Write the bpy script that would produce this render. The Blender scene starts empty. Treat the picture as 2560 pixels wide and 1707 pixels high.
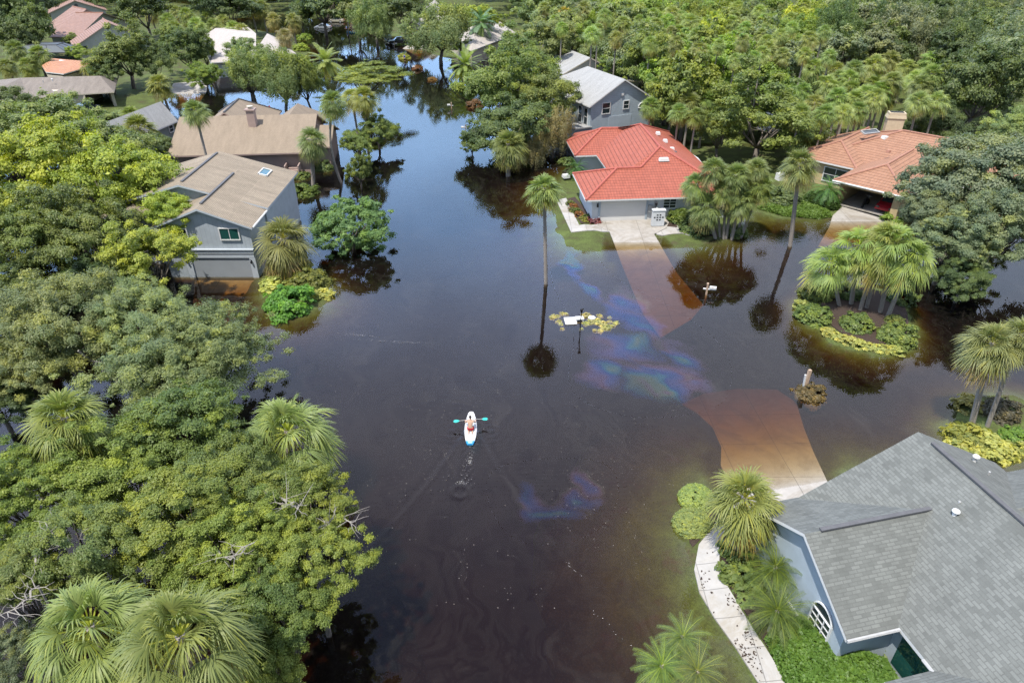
import bpy, math, random
import numpy as np
from mathutils import Vector, Matrix, Euler
random.seed(7)
SC = bpy.context.scene
COL = SC.collection
rad = math.radians
# ---------------------------------------------------------------- camera maths
CAMH = 27.0; PITCH = rad(32); FOC = 1706.67; CX, CY = 1280.0, 853.5
SP, CP = math.sin(PITCH), math.cos(PITCH)
def ray(x, y):
    u = (x-CX)/FOC; v = (y-CY)/FOC
    return Vector((u, CP-v*SP, -SP-v*CP))
def W(x, y, z=0.0):                     # survey point: photo pixel (2560 wide) at a known height -> world
    d = ray(x, y); t = (z-CAMH)/d.z
    return Vector((d.x*t, d.y*t, z))
K = 2560/2352
def D(x, y, z=0.0): return W(x*K, y*K, z)
def rayplane(x, y, o, n):
    d = ray(x, y); c = Vector((0, 0, CAMH)); o = Vector(o); n = Vector(n)
    return c + d*((o-c).dot(n)/d.dot(n))
def depth_of(p): return p[1]*CP-(p[2]-CAMH)*SP
def at_depth(x, y, dep):                # D pixel at a given camera depth
    d = ray(x*K, y*K); return Vector((0, 0, CAMH))+d*dep
# ---------------------------------------------------------------- tags
def tag(o, label=None, cat=None, group=None, kind=None):
    if label: o['label'] = label
    if cat: o['category'] = cat
    if group: o['group'] = group
    if kind: o['kind'] = kind
    return o
def empty(name, loc=(0, 0, 0), rz=0.0):
    o = bpy.data.objects.new(name, None); COL.objects.link(o)
    o.location = loc; o.rotation_euler = (0, 0, rz); o.empty_display_size = .3
    return o
def link(name, me, parent=None, loc=(0, 0, 0), rot=(0, 0, 0), scale=(1, 1, 1), color=None):
    o = bpy.data.objects.new(name, me); COL.objects.link(o)
    if parent: o.parent = parent
    o.location = loc; o.rotation_euler = rot; o.scale = scale
    if color: o.color = (*color, 1)
    return o
# ---------------------------------------------------------------- mesh builder
class MB:
    def __init__(s): s.v = []; s.f = []; s.m = []
    def poly(s, pts, m=0):
        b = len(s.v); s.v += [tuple(p) for p in pts]; s.f.append(list(range(b, b+len(pts)))); s.m.append(m)
    def box(s, c, size, rz=0.0, m=0, top=1.0, rot=None):
        sx, sy, sz = [k/2 for k in size]; cr, sr = math.cos(rz), math.sin(rz)
        P = []
        for z in (-1, 1):
            k = top if z > 0 else 1
            for x, y in ((-1, -1), (1, -1), (1, 1), (-1, 1)):
                X, Y, Z = x*sx*k, y*sy*k, z*sz
                if rot is not None:
                    q = rot @ Vector((X, Y, Z)); P.append((c[0]+q.x, c[1]+q.y, c[2]+q.z))
                else:
                    P.append((c[0]+X*cr-Y*sr, c[1]+X*sr+Y*cr, c[2]+Z))
        b = len(s.v); s.v += P
        for q in ((3, 2, 1, 0), (4, 5, 6, 7), (0, 1, 5, 4), (1, 2, 6, 5), (2, 3, 7, 6), (3, 0, 4, 7)):
            s.f.append([b+i for i in q]); s.m.append(m)
    def prism(s, pts, z0, z1, m=0, cap=True):
        n = len(pts); b = len(s.v)
        s.v += [(p[0], p[1], z0) for p in pts]+[(p[0], p[1], z1) for p in pts]
        for i in range(n):
            j = (i+1) % n; s.f.append([b+i, b+j, b+n+j, b+n+i]); s.m.append(m)
        if cap:
            s.f.append([b+n+i for i in range(n)]); s.m.append(m); s.f.append([b+n-1-i for i in range(n)]); s.m.append(m)
    def tube(s, path, r, n=6, m=0, caps=True):
        path = [Vector(p) for p in path]
        if not isinstance(r, (list, tuple)): r = [r]*len(path)
        b = len(s.v); up = Vector((.13, .07, 1)).normalized()
        for i, p in enumerate(path):
            t = (path[min(i+1, len(path)-1)]-path[max(i-1, 0)])
            t = t.normalized() if t.length > 1e-9 else Vector((0, 0, 1))
            a = t.cross(up)
            if a.length < .05: a = t.cross(Vector((1, 0, 0)))
            a.normalize(); c = t.cross(a)
            for k in range(n):
                th = 2*math.pi*k/n; q = p+(a*math.cos(th)+c*math.sin(th))*r[i]; s.v.append(tuple(q))
        for i in range(len(path)-1):
            for k in range(n):
                k2 = (k+1) % n
                s.f.append([b+i*n+k, b+i*n+k2, b+(i+1)*n+k2, b+(i+1)*n+k]); s.m.append(m)
        if caps:
            s.f.append([b+n-1-k for k in range(n)]); s.m.append(m)
            e = b+(len(path)-1)*n; s.f.append([e+k for k in range(n)]); s.m.append(m)
    def ell(s, c, r, nu=10, nv=6, m=0, rot=None):
        b = len(s.v)
        for i in range(nv+1):
            ph = math.pi*i/nv
            for k in range(nu):
                th = 2*math.pi*k/nu
                q = Vector((math.sin(ph)*math.cos(th)*r[0], math.sin(ph)*math.sin(th)*r[1], math.cos(ph)*r[2]))
                if rot: q = rot @ q
                s.v.append((c[0]+q.x, c[1]+q.y, c[2]+q.z))
        for i in range(nv):
            for k in range(nu):
                k2 = (k+1) % nu; s.f.append([b+i*nu+k, b+(i+1)*nu+k, b+(i+1)*nu+k2, b+i*nu+k2]); s.m.append(m)
    def build(s, name, mats, parent=None, smooth=False, uv=False):
        if not isinstance(mats, (list, tuple)): mats = [mats]
        me = bpy.data.meshes.new(name)
        me.from_pydata(s.v, [], s.f)
        for m in mats: me.materials.append(m)
        me.polygons.foreach_set('material_index', s.m)
        if smooth: me.polygons.foreach_set('use_smooth', [True]*len(s.f))
        if uv:
            L = me.uv_layers.new(name='UVMap'); Z = Vector((0, 0, 1))
            for p in me.polygons:
                n = p.normal; u = Z.cross(n)
                u = u.normalized() if u.length > 1e-3 else Vector((1, 0, 0))
                v = n.cross(u)
                for li in p.loop_indices:
                    co = me.vertices[me.loops[li].vertex_index].co
                    L.data[li].uv = (co.dot(u), co.dot(v))
        me.update()
        return link(name, me, parent)
# ---------------------------------------------------------------- materials
def mat(name, build, **kw):
    m = bpy.data.materials.new(name); m.use_nodes = True
    nt = m.node_tree; nt.nodes.clear(); N = nt.nodes; Lk = nt.links
    out = N.new('ShaderNodeOutputMaterial')
    build(nt, N, Lk, out); return m
def nd(N, t, **k):
    n = N.new(t)
    for a, b in k.items():
        if a.startswith('i_'):
            key = a[2:]
            key = int(key) if key.isdigit() else key.replace('_', ' ')
            n.inputs[key].default_value = b
        else: setattr(n, a, b)
    return n
def ramp(N, stops, interp='LINEAR'):
    r = N.new('ShaderNodeValToRGB'); e = r.color_ramp.elements; r.color_ramp.interpolation = interp
    while len(e) < len(stops): e.new(.5)
    for q, (p, c) in zip(e, stops): q.position = p; q.color = (*c, 1) if len(c) == 3 else c
    return r
KA = .79      # exposure is set for the foliage; hard surfaces share this albedo scale
def kalb(c): return tuple(v*KA for v in c)
def simple(name, col, rough=.7, var=.15, scale=3.0, bump=.0, metal=0., spec=.4, dirt=None, stretch=None):
    col = kalb(col); dirt = kalb(dirt) if dirt else None
    def b(nt, N, L, out):
        p = nd(N, 'ShaderNodeBsdfPrincipled', i_Roughness=rough, i_Metallic=metal)
        p.inputs['Specular IOR Level'].default_value = spec
        tc = nd(N, 'ShaderNodeTexCoord'); mp = nd(N, 'ShaderNodeMapping'); L.new(tc.outputs['Object'], mp.inputs[0])
        if stretch: mp.inputs['Scale'].default_value = stretch
        n = nd(N, 'ShaderNodeTexNoise', i_Scale=scale, i_Detail=6.0, i_Roughness=.65); L.new(mp.outputs[0], n.inputs['Vector'])
        lo = tuple(c*(1-var) for c in col); hi = tuple(min(1, c*(1+var)) for c in col)
        r = ramp(N, [(.3, lo), (.7, hi)]); L.new(n.outputs[0], r.inputs[0]); c = r.outputs[0]
        if dirt:
            n2 = nd(N, 'ShaderNodeTexNoise', i_Scale=scale*.35, i_Detail=8.0, i_Roughness=.75); L.new(mp.outputs[0], n2.inputs['Vector'])
            r2 = ramp(N, [(.52, (0, 0, 0)), (.72, (1, 1, 1))]); L.new(n2.outputs[0], r2.inputs[0])
            mx = nd(N, 'ShaderNodeMixRGB'); mx.inputs[2].default_value = (*dirt, 1)
            ml = nd(N, 'ShaderNodeMath', operation='MULTIPLY', i_1=.6); L.new(r2.outputs[0], ml.inputs[0])
            L.new(ml.outputs[0], mx.inputs[0]); L.new(c, mx.inputs[1]); c = mx.outputs[0]
        L.new(c, p.inputs['Base Color'])
        if bump:
            bp = nd(N, 'ShaderNodeBump', i_Strength=bump, i_Distance=.02); L.new(n.outputs[0], bp.inputs['Height']); L.new(bp.outputs[0], p.inputs['Normal'])
        L.new(p.outputs[0], out.inputs[0])
    return mat(name, b)
def shingle(name, c1, c2, mortar, streak=.25, tw=.32, th=.14):
    c1, c2, mortar = kalb(c1), kalb(c2), kalb(mortar)
    def b(nt, N, L, out):
        p = nd(N, 'ShaderNodeBsdfPrincipled', i_Roughness=.9); p.inputs['Specular IOR Level'].default_value = .2
        uv = nd(N, 'ShaderNodeUVMap')
        br = nd(N, 'ShaderNodeTexBrick', i_Scale=1.0); br.offset = .5
        br.inputs['Color1'].default_value = (*c1, 1); br.inputs['Color2'].default_value = (*c2, 1); br.inputs['Mortar'].default_value = (*mortar, 1)
        br.inputs['Mortar Size'].default_value = .018; br.inputs['Brick Width'].default_value = tw; br.inputs['Row Height'].default_value = th; br.inputs['Bias'].default_value = -.25
        L.new(uv.outputs[0], br.inputs['Vector'])
        mp = nd(N, 'ShaderNodeMapping'); mp.inputs['Scale'].default_value = (1.2, .25, 1); L.new(uv.outputs[0], mp.inputs[0])
        n = nd(N, 'ShaderNodeTexNoise', i_Scale=1.0, i_Detail=7.0, i_Roughness=.7); L.new(mp.outputs[0], n.inputs['Vector'])
        r = ramp(N, [(.3, (1-streak,)*3), (.65, (1.12,)*3)]); L.new(n.outputs[0], r.inputs[0])
        n2 = nd(N, 'ShaderNodeTexNoise', i_Scale=60.0, i_Detail=2.0); L.new(uv.outputs[0], n2.inputs['Vector'])
        r2 = ramp(N, [(.3, (.8,)*3), (.7, (1.15,)*3)]); L.new(n2.outputs[0], r2.inputs[0])
        m1 = nd(N, 'ShaderNodeMixRGB', blend_type='MULTIPLY', i_0=1.0); L.new(br.outputs['Color'], m1.inputs[1]); L.new(r.outputs[0], m1.inputs[2])
        m2 = nd(N, 'ShaderNodeMixRGB', blend_type='MULTIPLY', i_0=1.0); L.new(m1.outputs[0], m2.inputs[1]); L.new(r2.outputs[0], m2.inputs[2])
        L.new(m2.outputs[0], p.inputs['Base Color'])
        bp = nd(N, 'ShaderNodeBump', i_Strength=.4, i_Distance=.02, invert=True); L.new(br.outputs['Fac'], bp.inputs['Height']); L.new(bp.outputs[0], p.inputs['Normal'])
        L.new(p.outputs[0], out.inputs[0])
    return mat(name, b)
def tile(name, c1, c2, row=.42, bumpd=.09):
    c1, c2 = kalb(c1), kalb(c2)
    def b(nt, N, L, out):
        p = nd(N, 'ShaderNodeBsdfPrincipled', i_Roughness=.75); p.inputs['Specular IOR Level'].default_value = .3
        uv = nd(N, 'ShaderNodeUVMap'); sx = nd(N, 'ShaderNodeSeparateXYZ'); L.new(uv.outputs[0], sx.inputs[0])
        dv = nd(N, 'ShaderNodeMath', operation='DIVIDE', i_1=row); L.new(sx.outputs[1], dv.inputs[0])
        fr = nd(N, 'ShaderNodeMath', operation='FRACT'); L.new(dv.outputs[0], fr.inputs[0])
        iv = nd(N, 'ShaderNodeMath', operation='SUBTRACT', i_0=1.0); L.new(fr.outputs[0], iv.inputs[1])
        du = nd(N, 'ShaderNodeMath', operation='MULTIPLY', i_1=2*math.pi/.3); L.new(sx.outputs[0], du.inputs[0])
        si = nd(N, 'ShaderNodeMath', operation='SINE'); L.new(du.outputs[0], si.inputs[0])
        sm = nd(N, 'ShaderNodeMath', operation='MULTIPLY_ADD', i_1=.28); L.new(si.outputs[0], sm.inputs[0]); L.new(iv.outputs[0], sm.inputs[2])
        bp = nd(N, 'ShaderNodeBump', i_Strength=.9, i_Distance=bumpd); L.new(sm.outputs[0], bp.inputs['Height']); L.new(bp.outputs[0], p.inputs['Normal'])
        n = nd(N, 'ShaderNodeTexNoise', i_Scale=.6, i_Detail=7.0, i_Roughness=.7); L.new(uv.outputs[0], n.inputs['Vector'])
        r = ramp(N, [(.3, c1), (.7, c2)]); L.new(n.outputs[0], r.inputs[0])
        gp = ramp(N, [(0., (.42,)*3), (.10, (.6,)*3), (.2, (1, 1, 1)), (1., (1.04,)*3)]); L.new(fr.outputs[0], gp.inputs[0])
        br = nd(N, 'ShaderNodeTexBrick', i_Scale=1.0); br.offset = .5
        br.inputs['Color1'].default_value = (.86, .86, .86, 1); br.inputs['Color2'].default_value = (1.08, 1.08, 1.08, 1); br.inputs['Mortar'].default_value = (.8, .8, .8, 1)
        br.inputs['Brick Width'].default_value = .3; br.inputs['Row Height'].default_value = row; br.inputs['Mortar Size'].default_value = .01; L.new(uv.outputs[0], br.inputs['Vector'])
        m1 = nd(N, 'ShaderNodeMixRGB', blend_type='MULTIPLY', i_0=1.0); L.new(r.outputs[0], m1.inputs[1]); L.new(gp.outputs[0], m1.inputs[2])
        m2 = nd(N, 'ShaderNodeMixRGB', blend_type='MULTIPLY', i_0=.8); L.new(m1.outputs[0], m2.inputs[1]); L.new(br.outputs[0], m2.inputs[2])
        L.new(m2.outputs[0], p.inputs['Base Color']); L.new(p.outputs[0], out.inputs[0])
    return mat(name, b)
def siding(name, col, step=.22, vertical=False, amp=.5):
    col = kalb(col)
    def b(nt, N, L, out):
        p = nd(N, 'ShaderNodeBsdfPrincipled', i_Roughness=.7); p.inputs['Specular IOR Level'].default_value = .3
        uv = nd(N, 'ShaderNodeUVMap'); sx = nd(N, 'ShaderNodeSeparateXYZ'); L.new(uv.outputs[0], sx.inputs[0])
        dv = nd(N, 'ShaderNodeMath', operation='DIVIDE', i_1=step); L.new(sx.outputs[0 if vertical else 1], dv.inputs[0])
        fr = nd(N, 'ShaderNodeMath', operation='FRACT'); L.new(dv.outputs[0], fr.inputs[0])
        gp = ramp(N, [(0., (1-amp,)*3), (.12, (1, 1, 1)), (1., (1, 1, 1))]); L.new(fr.outputs[0], gp.inputs[0])
        n = nd(N, 'ShaderNodeTexNoise', i_Scale=1.3, i_Detail=7.0, i_Roughness=.7); L.new(uv.outputs[0], n.inputs['Vector'])
        r = ramp(N, [(.3, tuple(c*.88 for c in col)), (.7, tuple(c*1.08 for c in col))]); L.new(n.outputs[0], r.inputs[0])
        m1 = nd(N, 'ShaderNodeMixRGB', blend_type='MULTIPLY', i_0=1.0); L.new(r.outputs[0], m1.inputs[1]); L.new(gp.outputs[0], m1.inputs[2])
        L.new(m1.outputs[0], p.inputs['Base Color'])
        bp = nd(N, 'ShaderNodeBump', i_Strength=.4, i_Distance=.02); L.new(fr.outputs[0], bp.inputs['Height']); L.new(bp.outputs[0], p.inputs['Normal'])
        L.new(p.outputs[0], out.inputs[0])
    return mat(name, b)
def glassy(name, col=(.02, .03, .035)):
    def b(nt, N, L, out):
        p = nd(N, 'ShaderNodeBsdfPrincipled', i_Roughness=.05); p.inputs['Base Color'].default_value = (*col, 1); p.inputs['Specular IOR Level'].default_value = .8
        L.new(p.outputs[0], out.inputs[0])
    return mat(name, b)
def leafmat(name, trans=.34, palm=False, lo=(.62, .72, .8), hi=(1.5, 1.36, .8)):
    def b(nt, N, L, out):
        oi = nd(N, 'ShaderNodeObjectInfo'); at = nd(N, 'ShaderNodeAttribute', attribute_name='tint')
        if palm: r = ramp(N, [(0., (.5, .62, .75)), (.45, (1, 1, 1)), (.72, (1.45, 1.27, .6)), (.86, (1.65, 1.25, .65)), (1., (1.65, 1.15, 1.25))])
        else: r = ramp(N, [(0., lo), (.5, (1, 1, 1)), (1., hi)])
        L.new(at.outputs['Fac'], r.inputs[0])
        m = nd(N, 'ShaderNodeMixRGB', blend_type='MULTIPLY', i_0=1.0); L.new(oi.outputs['Color'], m.inputs[1]); L.new(r.outputs[0], m.inputs[2])
        p = nd(N, 'ShaderNodeBsdfPrincipled', i_Roughness=.5); p.inputs['Specular IOR Level'].default_value = .35
        L.new(m.outputs[0], p.inputs['Base Color'])
        t = nd(N, 'ShaderNodeBsdfTranslucent')
        m2 = nd(N, 'ShaderNodeMixRGB', blend_type='MULTIPLY', i_0=1.0); L.new(m.outputs[0], m2.inputs[1]); m2.inputs[2].default_value = (1.5, 1.6, .7, 1); L.new(m2.outputs[0], t.inputs[0])
        mx = nd(N, 'ShaderNodeMixShader', i_0=trans); L.new(p.outputs[0], mx.inputs[1]); L.new(t.outputs[0], mx.inputs[2]); L.new(mx.outputs[0], out.inputs[0])
    return mat(name, b)
M = {}
M['leaf'] = leafmat('leaf'); M['frond'] = leafmat('frond', .3, True)
M['bark'] = simple('bark', (.17, .145, .12), .9, .4, 4, .8, stretch=(3, 3, .6))
M['palmbark'] = simple('palm_bark', (.33, .29, .25), .9, .3, 5, .8, stretch=(1, 1, 5))
M['deadwood'] = simple('dead_wood', (.34, .315, .28), .85, .25, 6, .4)
def concrete(name, col, dirt, joint=3.2):
    col = kalb(col); dirt = kalb(dirt)
    def b(nt, N, L, out):
        p = nd(N, 'ShaderNodeBsdfPrincipled', i_Roughness=.85); p.inputs['Specular IOR Level'].default_value = .3
        tc = nd(N, 'ShaderNodeTexCoord'); P = tc.outputs['Object']
        n = nd(N, 'ShaderNodeTexNoise', i_Scale=1.4, i_Detail=8.0, i_Roughness=.7); L.new(P, n.inputs['Vector'])
        r = ramp(N, [(.3, tuple(c*.86 for c in col)), (.7, tuple(c*1.1 for c in col))]); L.new(n.outputs[0], r.inputs[0])
        n2 = nd(N, 'ShaderNodeTexNoise', i_Scale=.38, i_Detail=9.0, i_Roughness=.75, i_Distortion=.8); L.new(P, n2.inputs['Vector'])
        r2 = ramp(N, [(.46, (0, 0, 0)), (.70, (.85,)*3)]); L.new(n2.outputs[0], r2.inputs[0])
        mx = nd(N, 'ShaderNodeMixRGB'); mx.inputs[2].default_value = (*dirt, 1); L.new(r2.outputs[0], mx.inputs[0]); L.new(r.outputs[0], mx.inputs[1])
        br = nd(N, 'ShaderNodeTexBrick', i_Scale=1.0); br.offset = 0.0
        for k, v in (('Color1', 1.), ('Color2', .93), ('Mortar', .55)): br.inputs[k].default_value = (v, v, v, 1)
        br.inputs['Mortar Size'].default_value = .022; br.inputs['Brick Width'].default_value = joint; br.inputs['Row Height'].default_value = joint; L.new(P, br.inputs['Vector'])
        m = nd(N, 'ShaderNodeMixRGB', blend_type='MULTIPLY', i_0=1.0); L.new(mx.outputs[0], m.inputs[1]); L.new(br.outputs[0], m.inputs[2])
        L.new(m.outputs[0], p.inputs['Base Color']); L.new(p.outputs[0], out.inputs[0])
    return mat(name, b)
M['concrete'] = concrete('concrete', (.44, .41, .37), (.24, .20, .145))
M['plainconcrete'] = simple('concrete', (.46, .43, .385), .85, .1, 1.2, .2, dirt=(.30, .245, .175))
M['path'] = concrete('path_concrete', (.47, .45, .42), (.33, .28, .20), 1.5)
M['asphalt'] = simple('asphalt', (.068, .060, .046), .9, .2, .6, .1)
M['mulch'] = simple('mulch', (.055, .036, .026), .95, .55, 14, 1.)
M['white'] = simple('white_paint', (.76, .76, .74), .5, .04, 2)
M['trimgrey'] = simple('pale_grey_trim', (.50, .55, .60), .6, .05, 2)
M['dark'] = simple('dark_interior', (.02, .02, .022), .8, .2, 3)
M['black'] = simple('black_metal', (.02, .02, .022), .4, .1, 5, metal=.4)
M['glass'] = glassy('window_glass'); M['greenglass'] = glassy('green_glass', (.015, .07, .06))
M['shingle_tan'] = shingle('shingle_tan', (.30, .26, .225), (.255, .22, .19), (.19, .165, .14))
M['shingle_pink'] = shingle('shingle_pinkish', (.33, .265, .195), (.30, .24, .18), (.25, .20, .15), .14)
M['shingle_dark'] = shingle('shingle_brownish_grey', (.37, .305, .225), (.31, .26, .195), (.22, .185, .145))
M['shingle_grey'] = shingle('shingle_grey', (.195, .205, .19), (.125, .132, .122), (.145, .15, .14), .14, .40, .15)
M['shingle_pale'] = shingle('shingle_pale_grey', (.42, .42, .41), (.37, .37, .36), (.31, .31, .305), .14)
M['shingle_cream'] = shingle('shingle_cream', (.52, .47, .43), (.48, .435, .395), (.41, .37, .335), .1)
M['tile_red'] = tile('tile_coral_red', (.37, .105, .066), (.42, .125, .08))
M['tile_terra'] = tile('tile_terracotta', (.36, .185, .115), (.43, .235, .15))
M['tile_pink'] = tile('tile_dusty_pink', (.33, .205, .16), (.39, .245, .20), .5)
M['tile_orange'] = tile('tile_orange', (.50, .235, .13), (.57, .29, .165))
M['cap_red'] = simple('ridge_red', (.43, .115, .085), .8, .2, 4)
M['cap_terra'] = simple('ridge_terracotta', (.40, .20, .14), .8, .2, 4)
M['wall_bluegrey'] = siding('siding_blue_grey', (.43, .48, .52), .4, True, .22)
M['wall_blue'] = siding('siding_pale_blue', (.46, .54, .59), .24, False, .45)
M['wall_greyblue'] = simple('stucco_blue_grey', (.43, .50, .55), .8, .08, 1.5, .2)
M['wall_white'] = simple('stucco_white', (.68, .70, .71), .8, .06, 1.5, .15)
M['wall_cream'] = simple('stucco_cream', (.62, .55, .44), .8, .08, 1.5, .15)
M['wall_pink'] = simple('stucco_pink', (.42, .31, .27), .8, .08, 1.5, .15)
M['wall_ochre'] = simple('stucco_ochre', (.55, .42, .23), .8, .1, 1.5, .2)
M['wall_grey'] = simple('stucco_grey', (.45, .45, .42), .8, .08, 1.5, .2)
M['wall_sage'] = siding('siding_sage_grey', (.26, .30, .29), .25, False, .25)
M['cage'] = simple('pool_screen', (.09, .11, .13), .6, .1, 4)
M['skin'] = simple('skin', (.52, .33, .23), .55, .06, 8)
M['hair'] = simple('dark_hair', (.035, .025, .02), .6, .2, 20)
M['redcloth'] = simple('red_cloth', (.52, .03, .04), .8, .1, 10)
M['bluecloth'] = simple('blue_cloth', (.02, .07, .38), .8, .1, 10)
M['board'] = simple('board_white', (.80, .80, .80), .35, .03, 3)
M['boardblue'] = simple('board_blue', (.04, .33, .66), .45, .08, 6)
M['teal'] = simple('teal_plastic', (.03, .50, .45), .35, .05, 5)
M['wood'] = simple('weathered_wood', (.50, .36, .25), .85, .25, 5, .3, stretch=(4, 4, 1))
M['silver'] = simple('silver_paint', (.50, .54, .58), .3, .03, 2, metal=.5)
M['blackcar'] = simple('black_car_paint', (.018, .019, .024), .2, .1, 2, spec=.6)
M['carbeige'] = simple('beige_car_paint', (.42, .39, .30), .3, .05, 2)
M['carred'] = simple('red_car_paint', (.42, .02, .03), .25, .05, 2)
M['tyre'] = simple('rubber', (.02, .02, .02), .8, .2, 8)
M['redlamp'] = simple('red_lamp', (.45, .02, .02), .3, .05, 5)
M['gutter'] = simple('gutter_metal', (.45, .45, .44), .5, .1, 4)
M['vent'] = simple('ridge_vent', (.115, .115, .12), .7, .15, 5)
M['flotsam'] = simple('floating_leaf', (.36, .33, .29), .8, .4, 30)
M['chimcap'] = simple('chimney_mortar', (.62, .52, .36), .85, .1, 3, .2)
M['wallyellow'] = simple('door_yellow', (.55, .35, .08), .6, .1, 3)
M['orangeleaf'] = simple('croton', (.4, .15, .04), .7, .3, 8)
# ---------------------------------------------------------------- render settings, camera, light, sky
SC.render.engine = 'CYCLES'
cy = SC.cycles
cy.max_bounces = 6; cy.diffuse_bounces = 2; cy.glossy_bounces = 2; cy.transmission_bounces = 3; cy.volume_bounces = 0
cy.transparent_max_bounces = 10; cy.caustics_reflective = False; cy.caustics_refractive = False
cy.sample_clamp_indirect = 4.0
cy.use_denoising = True; cy.denoiser = 'OPENIMAGEDENOISE'; cy.denoising_prefilter = 'NONE'
SC.view_settings.view_transform = 'Standard'; SC.view_settings.look = 'None'; SC.view_settings.gamma = 1.0
SC.view_settings.exposure = 0.6
cd = bpy.data.cameras.new('camera'); cam = bpy.data.objects.new('camera', cd); COL.objects.link(cam)
cam.location = (0, 0, CAMH); cam.rotation_euler = (rad(90)-PITCH, 0, 0)
cd.sensor_width = 36; cd.lens = FOC/2560*36; cd.clip_start = .5; cd.clip_end = 4000
SC.camera = cam
SUN_EL = rad(66); HZ = Vector((.60, .80))
tr = Vector((HZ.x*math.cos(SUN_EL), HZ.y*math.cos(SUN_EL), -math.sin(SUN_EL)))
sl = bpy.data.lights.new('sun', 'SUN'); sl.energy = 4.3; sl.angle = rad(.53); sl.color = (1.0, .955, .88)
so = bpy.data.objects.new('sun', sl); COL.objects.link(so); so.rotation_euler = tr.to_track_quat('-Z', 'Y').to_euler(); so.location = (-40, -50, 120)
wd = bpy.data.worlds.new('World'); SC.world = wd; wd.use_nodes = True
N = wd.node_tree.nodes; L = wd.node_tree.links; N.clear()
wo = N.new('ShaderNodeOutputWorld'); bg = nd(N, 'ShaderNodeBackground', i_Strength=.10)
sky = N.new('ShaderNodeTexSky'); sky.sky_type = 'NISHITA'; sky.sun_disc = False; sky.sun_elevation = SUN_EL; sky.sun_rotation = math.atan2(-HZ.x, -HZ.y); sky.dust_density = 1.2
L.new(sky.outputs[0], bg.inputs[0])
bc = nd(N, 'ShaderNodeBackground', i_Strength=2.9)
tc = N.new('ShaderNodeTexCoord'); sx = N.new('ShaderNodeSeparateXYZ'); L.new(tc.outputs['Generated'], sx.inputs[0])
zc = nd(N, 'ShaderNodeMath', operation='MAXIMUM', i_1=.06); L.new(sx.outputs[2], zc.inputs[0])
za = nd(N, 'ShaderNodeMath', operation='ADD', i_1=.12); L.new(zc.outputs[0], za.inputs[0])
dx = nd(N, 'ShaderNodeMath', operation='DIVIDE'); L.new(sx.outputs[0], dx.inputs[0]); L.new(za.outputs[0], dx.inputs[1])
dy = nd(N, 'ShaderNodeMath', operation='DIVIDE'); L.new(sx.outputs[1], dy.inputs[0]); L.new(za.outputs[0], dy.inputs[1])
cx3 = N.new('ShaderNodeCombineXYZ'); L.new(dx.outputs[0], cx3.inputs[0]); L.new(dy.outputs[0], cx3.inputs[1])
cn = nd(N, 'ShaderNodeTexNoise', i_Scale=.85, i_Detail=7.0, i_Roughness=.58, i_Distortion=.4); L.new(cx3.outputs[0], cn.inputs['Vector'])
cr = ramp(N, [(.36, (.62,)*3), (.62, (1, 1, 1))]); L.new(cn.outputs[0], cr.inputs[0])
# added northern sky glow for the water reflections: bluish low, whiter mid-way, dim overhead
hc = ramp(N, [(.0, (.30, .48, .80)), (.26, (.37, .60, .97)), (.38, (.34, .56, .96)), (.50, (.48, .58, .86)), (.64, (.46, .49, .62)), (.80, (.13, .16, .27)), (1., (.12, .15, .24))]); L.new(sx.outputs[2], hc.inputs[0]); ea = nd(N, 'ShaderNodeMapRange', i_1=.04, i_2=.34, i_3=0.0, i_4=.72); L.new(sx.outputs[0], ea.inputs[0])
hm = nd(N, 'ShaderNodeMixRGB'); hm.inputs[2].default_value = (.42, .43, .47, 1); L.new(ea.outputs[0], hm.inputs[0]); L.new(hc.outputs[0], hm.inputs[1]); L.new(hm.outputs[0], bc.inputs[0])
no = nd(N, 'ShaderNodeMapRange', i_1=-.35, i_2=.30, i_3=.10, i_4=1.0); L.new(sx.outputs[1], no.inputs[0])
cm = nd(N, 'ShaderNodeMath', operation='MULTIPLY'); L.new(cr.outputs[0], cm.inputs[0]); L.new(no.outputs[0], cm.inputs[1])
ms = N.new('ShaderNodeMixShader'); L.new(cm.outputs[0], ms.inputs[0]); L.new(bg.outputs[0], ms.inputs[1]); L.new(bc.outputs[0], ms.inputs[2]); L.new(ms.outputs[0], wo.inputs[0])
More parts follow.
